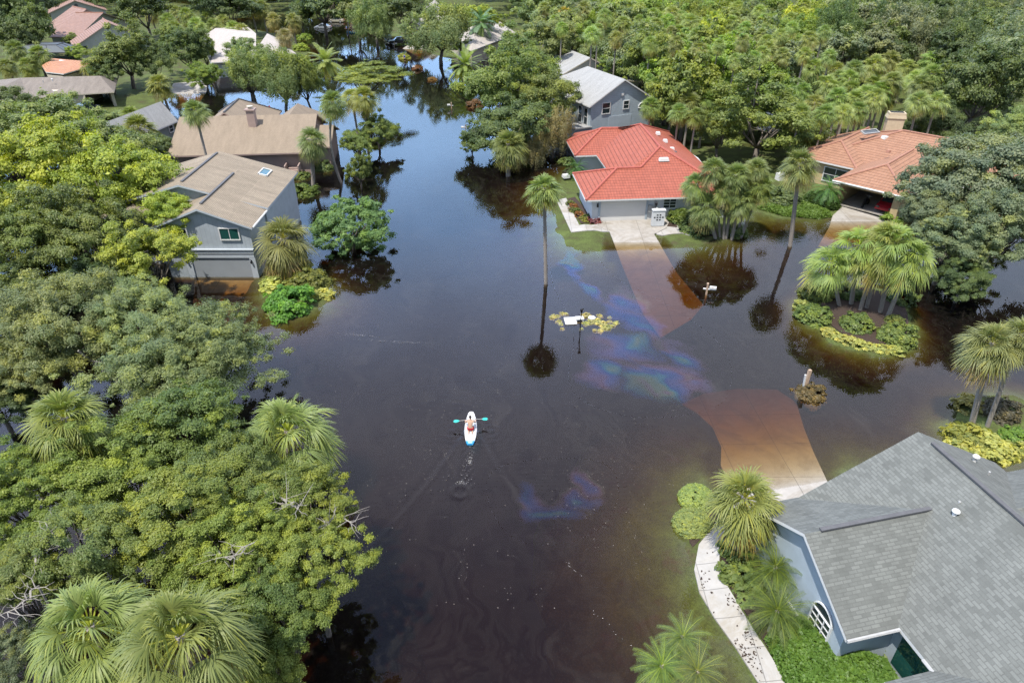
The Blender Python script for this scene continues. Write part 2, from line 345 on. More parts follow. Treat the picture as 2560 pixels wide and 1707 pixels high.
# ---------------------------------------------------------------- terrain
def P2(pts, z=0): return [tuple(D(x, y, z)[:2]) for x, y in pts]
def sdf(X, Y, poly):
    d = np.full(X.shape, 1e9); inside = np.zeros(X.shape, bool); n = len(poly)
    for i in range(n):
        ax, ay = poly[i]; bx, by = poly[(i+1) % n]
        ex, ey = bx-ax, by-ay; wx, wy = X-ax, Y-ay
        t = np.clip((wx*ex+wy*ey)/(ex*ex+ey*ey+1e-12), 0, 1)
        d = np.minimum(d, np.hypot(wx-ex*t, wy-ey*t))
        c = ((ay > Y) != (by > Y)) & (X < (bx-ax)*(Y-ay)/((by-ay) if abs(by-ay) > 1e-9 else 1e-9)+ax)
        inside ^= c
    return np.where(inside, d, -d)
LANDS = [  # shoreline polygon, height inside, rise distance, apron slope
    (P2([(1262, 452), (1275, 520), (1295, 562), (1335, 580), (1402, 580), (1428, 548), (1503, 548), (1525, 570), (1600, 568), (1660, 548), (1735, 490), (1790, 500), (1905, 504), (1940, 500), (2050, 512), (2120, 515), (2230, 420), (2200, 340), (1500, 335), (1300, 400)]), .35, 5.0, .10),
    (P2([(1832, 690), (1838, 742), (1885, 765), (1900, 790), (2000, 818), (2100, 808), (2112, 760), (2092, 700), (2020, 660), (1950, 645), (1870, 648)]), .16, 2.0, .4),
    (P2([(1665, 1085), (1615, 1130), (1585, 1200), (1570, 1260), (1592, 1330), (1632, 1420), (1690, 1500), (1735, 1568), (1790, 1660), (2000, 1900), (2600, 1800), (2500, 1110), (2200, 1085), (1990, 1075), (1900, 1105), (1840, 1128), (1740, 1128)]), .32, 2.2, .13),
    (P2([(2165, 985), (2195, 1030), (2300, 1062), (2420, 1045), (2420, 930), (2300, 900), (2215, 925)]), .12, 1.5, .2),
    (P2([(605, 640), (612, 700), (645, 735), (705, 722), (758, 695), (750, 660), (700, 620), (640, 622)]), .15, 1.2, .2),
    ([tuple(D(1175, 72)[:2]), tuple(D(1290, 150)[:2]), tuple(D(1340, 260)[:2]), tuple(D(1600, 330)[:2]), tuple(D(2180, 330)[:2]), (140, 120), (420, 200), (420, 900), (-20, 900), (10, 330), tuple(D(1150, 40)[:2])], .4, 8., .08),
    ([tuple(D(-120, 330)[:2]), tuple(D(260, 285)[:2]), tuple(D(330, 250)[:2]), tuple(D(400, 222)[:2]), tuple(D(420, 200)[:2]), tuple(D(520, 165)[:2]), tuple(D(640, 165)[:2]), tuple(D(715, 122)[:2]), tuple(D(665, 84)[:2]), tuple(D(560, 62)[:2]), tuple(D(480, 40)[:2]), (-130, 330), (-420, 330), (-420, 110)], .4, 6., .10),
    ([tuple(D(690, 46)[:2]), tuple(D(790, 40)[:2]), tuple(D(850, 78)[:2]), tuple(D(930, 88)[:2]), tuple(D(1000, 60)[:2]), tuple(D(1180, 45)[:2]), (12, 330), (0, 900), (-150, 900), (-75, 330), tuple(D(640, 10)[:2])], .4, 6., .08),
    (P2([(925, 104), (965, 108), (1000, 128), (1040, 138), (1085, 122), (1180, 120), (1190, 70), (1000, 55), (935, 85)]), .3, 5., .08),
]
rngT = np.random.default_rng(3)
def vnoise(X, Y, sc, seed):
    r = np.random.default_rng(seed); out = np.zeros_like(X)
    for k in range(6):
        a = r.uniform(0, 6.28); f = sc*r.uniform(.6, 1.7); out += np.sin((X*np.cos(a)+Y*np.sin(a))*f+r.uniform(0, 6.28))
    return out/6
def dwC(X, Y):
    Y0 = D(1440, 554)[1]                       # waterline
    d = Y-Y0
    return np.where(d > 0, .055*d, np.maximum(-.98, np.where(d > -5, .085*d, -.425+.016*(d+5))))
dC = P2([(1362, 515), (1388, 530), (1400, 535), (1470, 690), (1484, 715), (1520, 760), (1590, 720), (1618, 688), (1560, 622), (1502, 540), (1530, 527), (1538, 512), (1490, 497)])
Y1 = D(1850, 1123)[1]
def dwF(X, Y):
    d = (Y1+.22*(X-D(1850, 1123)[0]))-Y
    return np.where(d > 0, .05*d, np.maximum(-.98, .085*d))
dF = P2([(1705, 1170), (1657, 1062), (1659, 1015), (1640, 965), (1604, 928), (1570, 905), (1620, 880), (1700, 868), (1790, 872), (1834, 905), (1850, 970), (1870, 1030), (1900, 1105), (1990, 1180), (1880, 1260)])
CUTS = [(dC, dwC), (dF, dwF)]
def height(X, Y):
    X = np.asarray(X, float); Y = np.asarray(Y, float)
    wob = .35*vnoise(X, Y, 1.1, 5)+.2*vnoise(X, Y, 2.7, 6)
    h = -1.06+.05*vnoise(X, Y, .35, 4)
    for poly, hi, win, sl in LANDS:
        d = sdf(X, Y, poly)+wob
        t = np.clip(d/win, 0, 1); up = hi*(t*t*(3-2*t))
        h = np.maximum(h, np.where(d > 0, up, np.maximum(-1.06, d*sl)))
    for poly, zf in CUTS:
        d = sdf(X, Y, poly); h = np.where(d > -.9, np.minimum(h, zf(X, Y)-.10), h)
    return h+.012*vnoise(X, Y, 3.1, 8)
def gz(x, y): return float(height(np.array([x]), np.array([y]))[0])
def grid_mesh(name, xs, ys, zf):
    X, Y = np.meshgrid(xs, ys); Z = zf(X, Y); nx, ny = len(xs), len(ys)
    V = np.stack([X, Y, Z], -1).reshape(-1, 3)
    i = np.arange(nx*ny).reshape(ny, nx)
    F = np.stack([i[:-1, :-1], i[:-1, 1:], i[1:, 1:], i[1:, :-1]], -1).reshape(-1, 4)
    return np_mesh(name, V, F, smooth=True)
def np_mesh(name, V, F, tint=None, smooth=False, mats=()):
    me = bpy.data.meshes.new(name); nf, k = F.shape
    me.vertices.add(len(V)); me.vertices.foreach_set('co', np.ascontiguousarray(V, np.float32).ravel())
    me.loops.add(nf*k); me.loops.foreach_set('vertex_index', np.ascontiguousarray(F, np.int32).ravel())
    me.polygons.add(nf); me.polygons.foreach_set('loop_start', np.arange(0, nf*k, k, dtype=np.int32))
    if smooth: me.polygons.foreach_set('use_smooth', np.ones(nf, bool))
    if tint is not None:
        a = me.attributes.new('tint', 'FLOAT', 'FACE'); a.data.foreach_set('value', np.ascontiguousarray(tint, np.float32))
    for m in mats: me.materials.append(m)
    me.update(calc_edges=True); me.validate(); return me
xs = np.concatenate([np.linspace(-900, -70, 24)[:-1], np.arange(-70, 80, .8), np.linspace(80, 900, 24)])
ys = np.concatenate([np.linspace(-60, 10, 12)[:-1], np.arange(10, 110, .8), np.arange(110, 300, 4.), np.linspace(300, 2500, 24)])
gm = grid_mesh('ground', xs, ys, height)
def ground_b(nt, N, L, out):
    p = nd(N, 'ShaderNodeBsdfPrincipled', i_Roughness=.95); p.inputs['Specular IOR Level'].default_value = .15
    tc = nd(N, 'ShaderNodeTexCoord')
    n = nd(N, 'ShaderNodeTexNoise', i_Scale=.5, i_Detail=9.0, i_Roughness=.7); L.new(tc.outputs['Object'], n.inputs['Vector'])
    r = ramp(N, [(.34, (.075, .06, .035)), (.46, (.07, .085, .028)), (.62, (.095, .125, .035)), (.75, (.12, .15, .05))]); L.new(n.outputs[0], r.inputs[0])
    n2 = nd(N, 'ShaderNodeTexNoise', i_Scale=9.0, i_Detail=5.0, i_Roughness=.8); L.new(tc.outputs['Object'], n2.inputs['Vector'])
    r2 = ramp(N, [(.3, (.55,)*3), (.7, (1.35,)*3)]); L.new(n2.outputs[0], r2.inputs[0])
    m = nd(N, 'ShaderNodeMixRGB', blend_type='MULTIPLY', i_0=1.0); L.new(r.outputs[0], m.inputs[1]); L.new(r2.outputs[0], m.inputs[2])
    L.new(m.outputs[0], p.inputs['Base Color'])
    b = nd(N, 'ShaderNodeBump', i_Strength=.8, i_Distance=.05); L.new(n2.outputs[0], b.inputs['Height']); L.new(b.outputs[0], p.inputs['Normal'])
    L.new(p.outputs[0], out.inputs[0])
gm.materials.append(mat('ground_grass', ground_b))
tag(link('ground', gm), kind='structure')
# sheets laid on the ground
def sheet(name, pts, m, zf, step=.6, lift=.0, kind='structure'):
    """a thin slab filling the polygon, with its own surface heights"""
    P = np.array(pts); n = len(P)
    me = bpy.data.meshes.new(name); import bmesh
    bm = bmesh.new(); vs = [bm.verts.new((x, y, 0)) for x, y in pts]; f = bm.faces.new(vs)
    x0, x1, y0, y1 = P[:, 0].min(), P[:, 0].max(), P[:, 1].min(), P[:, 1].max()
    for ax, lo, hi in ((0, x0, x1), (1, y0, y1)):
        for c in np.arange(lo+step, hi, step):
            no = (1, 0, 0) if ax == 0 else (0, 1, 0); co = (c, 0, 0) if ax == 0 else (0, c, 0)
            bmesh.ops.bisect_plane(bm, geom=bm.verts[:]+bm.edges[:]+bm.faces[:], plane_co=co, plane_no=no)
    if f.is_valid: pass
    X = np.array([v.co.x for v in bm.verts]); Y = np.array([v.co.y for v in bm.verts]); Z = zf(X, Y)
    for v, z in zip(bm.verts, Z): v.co.z = z+lift
    for f in bm.faces:
        f.normal_update()
        if f.normal.z < 0: f.normal_flip()
    r = bmesh.ops.extrude_face_region(bm, geom=bm.faces[:])
    top = [g for g in r['geom'] if isinstance(g, bmesh.types.BMVert)]
    ts = set(top)
    for v in bm.verts:
        if v not in ts: v.co.z -= .10
    bmesh.ops.recalc_face_normals(bm, faces=bm.faces[:])
    bm.to_mesh(me); bm.free(); me.materials.append(m)
    return tag(link(name, me), kind=kind)
def smoothpoly(pts, k=2):
    for _ in range(k):
        q = []
        for i in range(len(pts)):
            a, b = pts[i], pts[(i+1) % len(pts)]
            q += [(a[0]*.75+b[0]*.25, a[1]*.75+b[1]*.25), (a[0]*.25+b[0]*.75, a[1]*.25+b[1]*.75)]
        pts = q
    return pts
road = smoothpoly(P2([(905, 150), (880, 300), (880, 430), (860, 600), (800, 760), (770, 900), (820, 1100), (900, 1300), (1000, 1568), (1100, 1900), (1500, 1900), (1480, 1568), (1500, 1250), (1560, 1000), (1570, 900), (1500, 780), (1380, 690), (1250, 620), (1100, 500), (1050, 380), (1040, 300), (1020, 150), (960, 110)]))
sheet('road', road, M['asphalt'], lambda X, Y: np.full(X.shape, -.98), 6.)
# driveway of the red roofed house: dry at the garage, running down under the water
sheet('driveway', dC, M['concrete'], dwC, .8, .02)
sheet('driveway', dF, M['concrete'], dwF, .8, .03)
dA = P2([(446, 640), (582, 640), (604, 648), (605, 700), (610, 760), (500, 760), (440, 690)])
sheet('driveway', dA, M['concrete'], lambda X, Y: np.maximum(-.62, -.16-.085*(D(515, 640)[1]-Y)), .8)
dE = P2([(1935, 478), (2040, 504), (2032, 522), (2010, 545), (1880, 560), (1905, 520), (1912, 497)])
YE = D(1960, 503)[1]
sheet('driveway', dE, M['concrete'], lambda X, Y: np.where(Y > YE, .06*(Y-YE), np.maximum(-.5, .06*(Y-YE)))+.04, .8)
dG = P2([(385, 215), (400, 196), (470, 192), (480, 204), (455, 235), (390, 250)])
sheet('driveway', dG, M['concrete'], lambda X, Y: np.maximum(-.4, (Y-D(420, 214)[1])*.05)+.03, 1.2)
dH = P2([(180, 262), (230, 262), (250, 300), (165, 300)])
sheet('driveway', dH, M['concrete'], lambda X, Y: height(X, Y)*0+.47, 1.2)
dK = P2([(925, 112), (965, 90), (1010, 95), (1060, 120), (1040, 132), (960, 128)])
sheet('driveway', dK, M['concrete'], lambda X, Y: np.maximum(-.3, (Y-D(950, 112)[1])*.03)+.02, 2.)
# walks
wC = P2([(1278, 462), (1300, 458), (1330, 522), (1392, 518), (1400, 534), (1312, 536)])
sheet('footpath', wC, M['path'], lambda X, Y: np.maximum(height(X, Y), .05), .8, .07)
wC2 = smoothpoly(P2([(1506, 528), (1540, 522), (1580, 532), (1602, 542), (1590, 546), (1560, 540), (1508, 543)]), 1)
sheet('footpath', wC2, M['path'], lambda X, Y: np.maximum(height(X, Y), .02), .8, .06)
wF = P2([(1692, 1150), (1665, 1180), (1638, 1212), (1604, 1255), (1594, 1310), (1606, 1362), (1640, 1420), (1690, 1490), (1740, 1568), (1775, 1640), (1835, 1640), (1800, 1568), (1752, 1490), (1700, 1410), (1668, 1355), (1650, 1310), (1650, 1265), (1668, 1222), (1700, 1190), (1722, 1165)])
sheet('footpath', wF, M['path'], lambda X, Y: np.maximum(height(X, Y), -.03), .5, .09)
# mulch beds
def bed(pts, lift=.03, z=None):
    sheet('mulch_bed', pts, M['mulch'], (lambda X, Y: height(X, Y)) if z is None else (lambda X, Y: np.full(X.shape, z)), .6, lift)
bed(smoothpoly(P2([(1652, 1222), (1655, 1300), (1672, 1355), (1705, 1408), (1757, 1488), (1800, 1560), (1900, 1500), (1850, 1380), (1800, 1280), (1770, 1200), (1720, 1180)]), 1), .05)
bed(smoothpoly(P2([(1880, 690), (1900, 745), (1940, 775), (2020, 800), (2080, 780), (2088, 730), (2070, 690), (2000, 665), (1930, 660)]), 1), .06)
bed(P2([(1303, 460), (1320, 457), (1345, 488), (1384, 510), (1380, 516), (1334, 518)]), .05)
bed(P2([(1530, 525), (1538, 512), (1640, 520), (1650, 545), (1590, 540)]), .04)
bed(smoothpoly(P2([(1615, 1130), (1580, 1200), (1585, 1262), (1605, 1245), (1640, 1205), (1660, 1180), (1690, 1140), (1665, 1105)]), 1), .03)
# ---------------------------------------------------------------- flood water: one closed volume with a slightly rippled top
BX, BY = -2.50, 31.75
def wave(X, Y):
    z = np.zeros_like(X); s = BY+1.0-Y; on = (s > 0)
    s1 = np.maximum(s, 0)
    for sg in (-1, 1):
        c = (X-BX)-sg*(.30+.36*s1+.012*s1*s1)
        z += on*.013*np.exp(-(c/.16)**2)*np.exp(-s1/7)-on*.010*np.exp(-((c-sg*.34)/.2)**2)*np.exp(-s1/7)
        c2 = (X-BX)-sg*(.25+.22*s1); z += on*.008*np.exp(-(c2/.12)**2)*np.exp(-s1/4)
    tr_ = np.exp(-((X-BX+.12*np.sin(s1*.9))/.30)**2)*on*np.exp(-s1/6)
    z += tr_*.012*np.sin(s1*7.)*np.sin((X-BX)*16+s1*2)
    for sg in (-1, 1): z += .016*on*np.exp(-((X-BX-sg*(.42+.02*s1)+.1*np.sin(s1*.6))/.13)**2)*np.exp(-s1/9)
    r = np.hypot((X-BX+.35), (Y-(BY-4.2))); z += .012*np.exp(-((r-.45)/.16)**2)
    for px in (-1.25, 1.2):
        r = np.hypot(X-BX-px, Y-(BY+1.0)); z += .006*np.exp(-r/1.0)*np.sin(r*14)
    win = np.clip((X+9)/2, 0, 1)*np.clip((4.4-X)/2, 0, 1)*np.clip((Y-19.6)/3, 0, 1)*np.clip((33.9-Y)/1.0, 0, 1)
    return z*win
wx = np.concatenate([[-900, -300, -120, -60, -30, -14], np.arange(-9, 4.5, .09), [8, 14, 30, 60, 120, 300, 900]])
wy = np.concatenate([[-60, 0, 12, 17], np.arange(19.5, 34, .09), [36, 40, 50, 70, 100, 150, 300, 700, 2400]])
X, Y = np.meshgrid(wx, wy); nx, ny = len(wx), len(wy)
V = np.stack([X, Y, wave(X, Y)], -1).reshape(-1, 3); ii = np.arange(nx*ny).reshape(ny, nx)
F = [tuple(q) for q in np.stack([ii[:-1, :-1], ii[:-1, 1:], ii[1:, 1:], ii[1:, :-1]], -1).reshape(-1, 4)]
ring = list(ii[0, :])+list(ii[1:, -1])+list(ii[-1, -2::-1])+list(ii[-2:0:-1, 0])
V = [tuple(v) for v in V]; b0 = len(V); V += [(V[k][0], V[k][1], -3.) for k in ring]
nr = len(ring)
for k in range(nr):
    k2 = (k+1) % nr; F.append((ring[k], b0+k, b0+k2, ring[k2]))
F.append(tuple(b0+nr-1-k for k in range(nr)))
wm = bpy.data.meshes.new('flood_water'); wm.from_pydata(V, [], F)
wm.polygons.foreach_set('use_smooth', [True]*((nx-1)*(ny-1))+[False]*(len(F)-(nx-1)*(ny-1))); wm.update()
def water_b(nt, N, L, out):
    tc = nd(N, 'ShaderNodeTexCoord'); P = tc.outputs['Object']
    n1 = nd(N, 'ShaderNodeTexNoise', i_Scale=1.1, i_Detail=3.0, i_Roughness=.5, i_Distortion=.5); L.new(P, n1.inputs['Vector'])
    mp = nd(N, 'ShaderNodeMapping'); mp.inputs['Scale'].default_value = (.5, 1.7, 1); L.new(P, mp.inputs[0])
    n2 = nd(N, 'ShaderNodeTexNoise', i_Scale=2.6, i_Detail=2.0, i_Roughness=.5); L.new(mp.outputs[0], n2.inputs['Vector'])
    nb = nd(N, 'ShaderNodeTexNoise', i_Scale=.05, i_Detail=2.0); L.new(P, nb.inputs['Vector'])     # breezy patches
    rb = ramp(N, [(.42, (.12,)*3), (.62, (1, 1, 1))]); L.new(nb.outputs[0], rb.inputs[0])
    m = nd(N, 'ShaderNodeMath', operation='MULTIPLY'); L.new(n2.outputs[0], m.inputs[0]); L.new(rb.outputs[0], m.inputs[1])
    ad = nd(N, 'ShaderNodeMath', operation='MULTIPLY_ADD', i_1=.35); L.new(n1.outputs[0], ad.inputs[0]); L.new(m.outputs[0], ad.inputs[2])
    bp = nd(N, 'ShaderNodeBump', i_Strength=.5, i_Distance=.010); L.new(ad.outputs[0], bp.inputs['Height'])
    fr = nd(N, 'ShaderNodeFresnel', i_IOR=1.40); L.new(bp.outputs[0], fr.inputs['Normal'])
    # dust and scum drawn out in warped streaks by the current
    w = nd(N, 'ShaderNodeTexNoise', i_Scale=.16, i_Detail=3.0, i_Roughness=.6); L.new(P, w.inputs['Vector'])
    mx = nd(N, 'ShaderNodeMixRGB', blend_type='ADD', i_0=1.0); L.new(P, mx.inputs[1])
    wv = nd(N, 'ShaderNodeMixRGB', blend_type='MULTIPLY', i_0=1.0); L.new(w.outputs['Color'], wv.inputs[1]); wv.inputs[2].default_value = (9, 9, 0, 1); L.new(wv.outputs[0], mx.inputs[2])
    mp2 = nd(N, 'ShaderNodeMapping'); mp2.inputs['Scale'].default_value = (.9, .28, 1); mp2.inputs['Rotation'].default_value = (0, 0, .3); L.new(mx.outputs[0], mp2.inputs[0])
    s = nd(N, 'ShaderNodeTexNoise', i_Scale=.6, i_Detail=8.0, i_Roughness=.62); L.new(mp2.outputs[0], s.inputs['Vector'])
    rs = ramp(N, [(.34, (.004,)*3), (.47, (.022,)*3), (.53, (.009,)*3), (.60, (.026,)*3), (.74, (.045,)*3)]); L.new(s.outputs[0], rs.inputs[0])
    tr = nd(N, 'ShaderNodeBsdfTransparent'); df = nd(N, 'ShaderNodeBsdfDiffuse'); df.inputs[0].default_value = (.30, .275, .23, 1)
    body = nd(N, 'ShaderNodeMixShader'); L.new(rs.outputs[0], body.inputs[0]); L.new(tr.outputs[0], body.inputs[1]); L.new(df.outputs[0], body.inputs[2])
    gl = nd(N, 'ShaderNodeBsdfGlossy', i_Roughness=.02); L.new(bp.outputs[0], gl.inputs['Normal'])
    sf = nd(N, 'ShaderNodeMixShader'); L.new(fr.outputs[0], sf.inputs[0]); L.new(body.outputs[0], sf.inputs[1]); L.new(gl.outputs[0], sf.inputs[2])
    va = nd(N, 'ShaderNodeVolumeAbsorption', i_Density=4.4); va.inputs[0].default_value = (.75, .58, .20, 1)
    L.new(sf.outputs[0], out.inputs['Surface']); L.new(va.outputs[0], out.inputs['Volume'])
wm.materials.append(mat('flood_water', water_b))
tag(link('flood_water', wm), kind='structure')
# oil film floating on the water
def sheen_mat(name, ells, flow, strength=1.0):
    def b(nt, N, L, out):
        tc = nd(N, 'ShaderNodeTexCoord'); P = tc.outputs['Object']
        w = nd(N, 'ShaderNodeTexNoise', i_Scale=.30, i_Detail=2.5, i_Roughness=.5); L.new(P, w.inputs['Vector'])
        sb = nd(N, 'ShaderNodeVectorMath', operation='SUBTRACT'); L.new(w.outputs['Color'], sb.inputs[0]); sb.inputs[1].default_value = (.5, .5, .5)
        sc = nd(N, 'ShaderNodeVectorMath', operation='MULTIPLY'); L.new(sb.outputs[0], sc.inputs[0]); sc.inputs[1].default_value = (4.2, 4.2, 0)
        ad = nd(N, 'ShaderNodeVectorMath', operation='ADD'); L.new(P, ad.inputs[0]); L.new(sc.outputs[0], ad.inputs[1])
        tot = None
        for (ex, ey, rx, ry, an) in ells:
            s0 = nd(N, 'ShaderNodeVectorMath', operation='SUBTRACT'); L.new(ad.outputs[0], s0.inputs[0]); s0.inputs[1].default_value = (ex, ey, 0)
            rt = nd(N, 'ShaderNodeVectorRotate', rotation_type='Z_AXIS', i_Angle=-an); L.new(s0.outputs[0], rt.inputs['Vector'])
            dv = nd(N, 'ShaderNodeVectorMath', operation='DIVIDE'); L.new(rt.outputs[0], dv.inputs[0]); dv.inputs[1].default_value = (rx, ry, 1000)
            ln = nd(N, 'ShaderNodeVectorMath', operation='LENGTH'); L.new(dv.outputs[0], ln.inputs[0])
            iv = nd(N, 'ShaderNodeMath', operation='SUBTRACT', i_0=1.0, use_clamp=True); L.new(ln.outputs['Value'], iv.inputs[1])
            if tot is None: tot = iv
            else:
                q = nd(N, 'ShaderNodeMath', operation='MAXIMUM'); L.new(tot.outputs[0], q.inputs[0]); L.new(iv.outputs[0], q.inputs[1]); tot = q
        rf = nd(N, 'ShaderNodeVectorRotate', rotation_type='Z_AXIS', i_Angle=flow); L.new(ad.outputs[0], rf.inputs['Vector']); mpf = nd(N, 'ShaderNodeMapping'); mpf.inputs['Scale'].default_value = (.075, .34, 1); L.new(rf.outputs[0], mpf.inputs[0])
        n = nd(N, 'ShaderNodeTexNoise', i_Scale=1.0, i_Detail=2.5, i_Roughness=.45); L.new(mpf.outputs[0], n.inputs['Vector'])
        t3 = nd(N, 'ShaderNodeMath', operation='MULTIPLY_ADD', i_1=.30, i_2=-.18); L.new(tot.outputs[0], t3.inputs[0])
        th = nd(N, 'ShaderNodeMath', operation='MULTIPLY_ADD', i_1=1.25); L.new(n.outputs[0], th.inputs[0]); L.new(t3.outputs[0], th.inputs[2])
        rc = ramp(N, [(.22, (.34, .35, .36)), (.33, (.48, .45, .30)), (.42, (.46, .26, .34)), (.51, (.26, .27, .55)), (.60, (.10, .21, .50)), (.68, (.14, .40, .48)), (.75, (.34, .44, .30)), (.82, (.42, .22, .36)), (.90, (.16, .17, .46)), (.97, (.09, .20, .48))]); L.new(th.outputs[0], rc.inputs[0])
        gl = nd(N, 'ShaderNodeBsdfGlossy', i_Roughness=.05); L.new(rc.outputs[0], gl.inputs[0])
        tr = nd(N, 'ShaderNodeBsdfTransparent')
        fa = ramp(N, [(0., (0, 0, 0)), (.16, (.03*strength,)*3), (.45, (.10*strength,)*3), (1., (.15*strength,)*3)]); L.new(tot.outputs[0], fa.inputs[0])
        mxs = nd(N, 'ShaderNodeMixShader'); L.new(fa.outputs[0], mxs.inputs[0]); L.new(tr.outputs[0], mxs.inputs[1]); L.new(gl.outputs[0], mxs.inputs[2]); L.new(mxs.outputs[0], out.inputs[0])
    return mat(name, b)
def ell_px(cx_, cy_, w, h, an=0): 
    c = D(cx_, cy_); a = D(cx_-w/2, cy_); b_ = D(cx_, cy_-h/2); return (c.x, c.y, abs(c.x-a.x), abs(b_.y-c.y), an)
def line_px(x1, y1, x2, y2, wid):
    a, b_ = D(x1, y1), D(x2, y2); m_ = (a+b_)/2; d_ = b_-a; return (m_.x, m_.y, d_.length*.62, wid, math.atan2(d_.y, d_.x))
s1 = [line_px(1302, 572, 1312, 640, 1.1), line_px(1312, 640, 1400, 700, 1.0), line_px(1400, 700, 1540, 790, 1.3), line_px(1540, 790, 1600, 860, 1.5), ell_px(1440, 800, 190, 90), ell_px(1520, 875, 200, 100), ell_px(1395, 860, 130, 90), line_px(1480, 905, 1625, 895, 1.2), ell_px(1440, 700, 70, 100)]
s2 = [line_px(1330, 1090, 1362, 1130, .8), line_px(1360, 1130, 1290, 1170, .8), line_px(1290, 1165, 1185, 1135, .8), ell_px(1270, 1180, 130, 50)]
for pts, el_, st, fl_ in ((smoothpoly(P2([(1270, 545), (1260, 650), (1330, 760), (1290, 900), (1420, 960), (1560, 960), (1680, 930), (1680, 800), (1520, 690), (1400, 640), (1350, 545)])), s1, 1.1, .95), (smoothpoly(P2([(1100, 1080), (1150, 1240), (1300, 1260), (1420, 1190), (1420, 1060), (1250, 1050)])), s2, .7, -.5)):
    me = bpy.data.meshes.new('oil_sheen'); me.from_pydata([(x, y, .045) for x, y in pts], [], [list(range(len(pts)))]); me.materials.append(sheen_mat('oil_film', el_, fl_, st))
    tag(link('oil_sheen', me), kind='stuff')
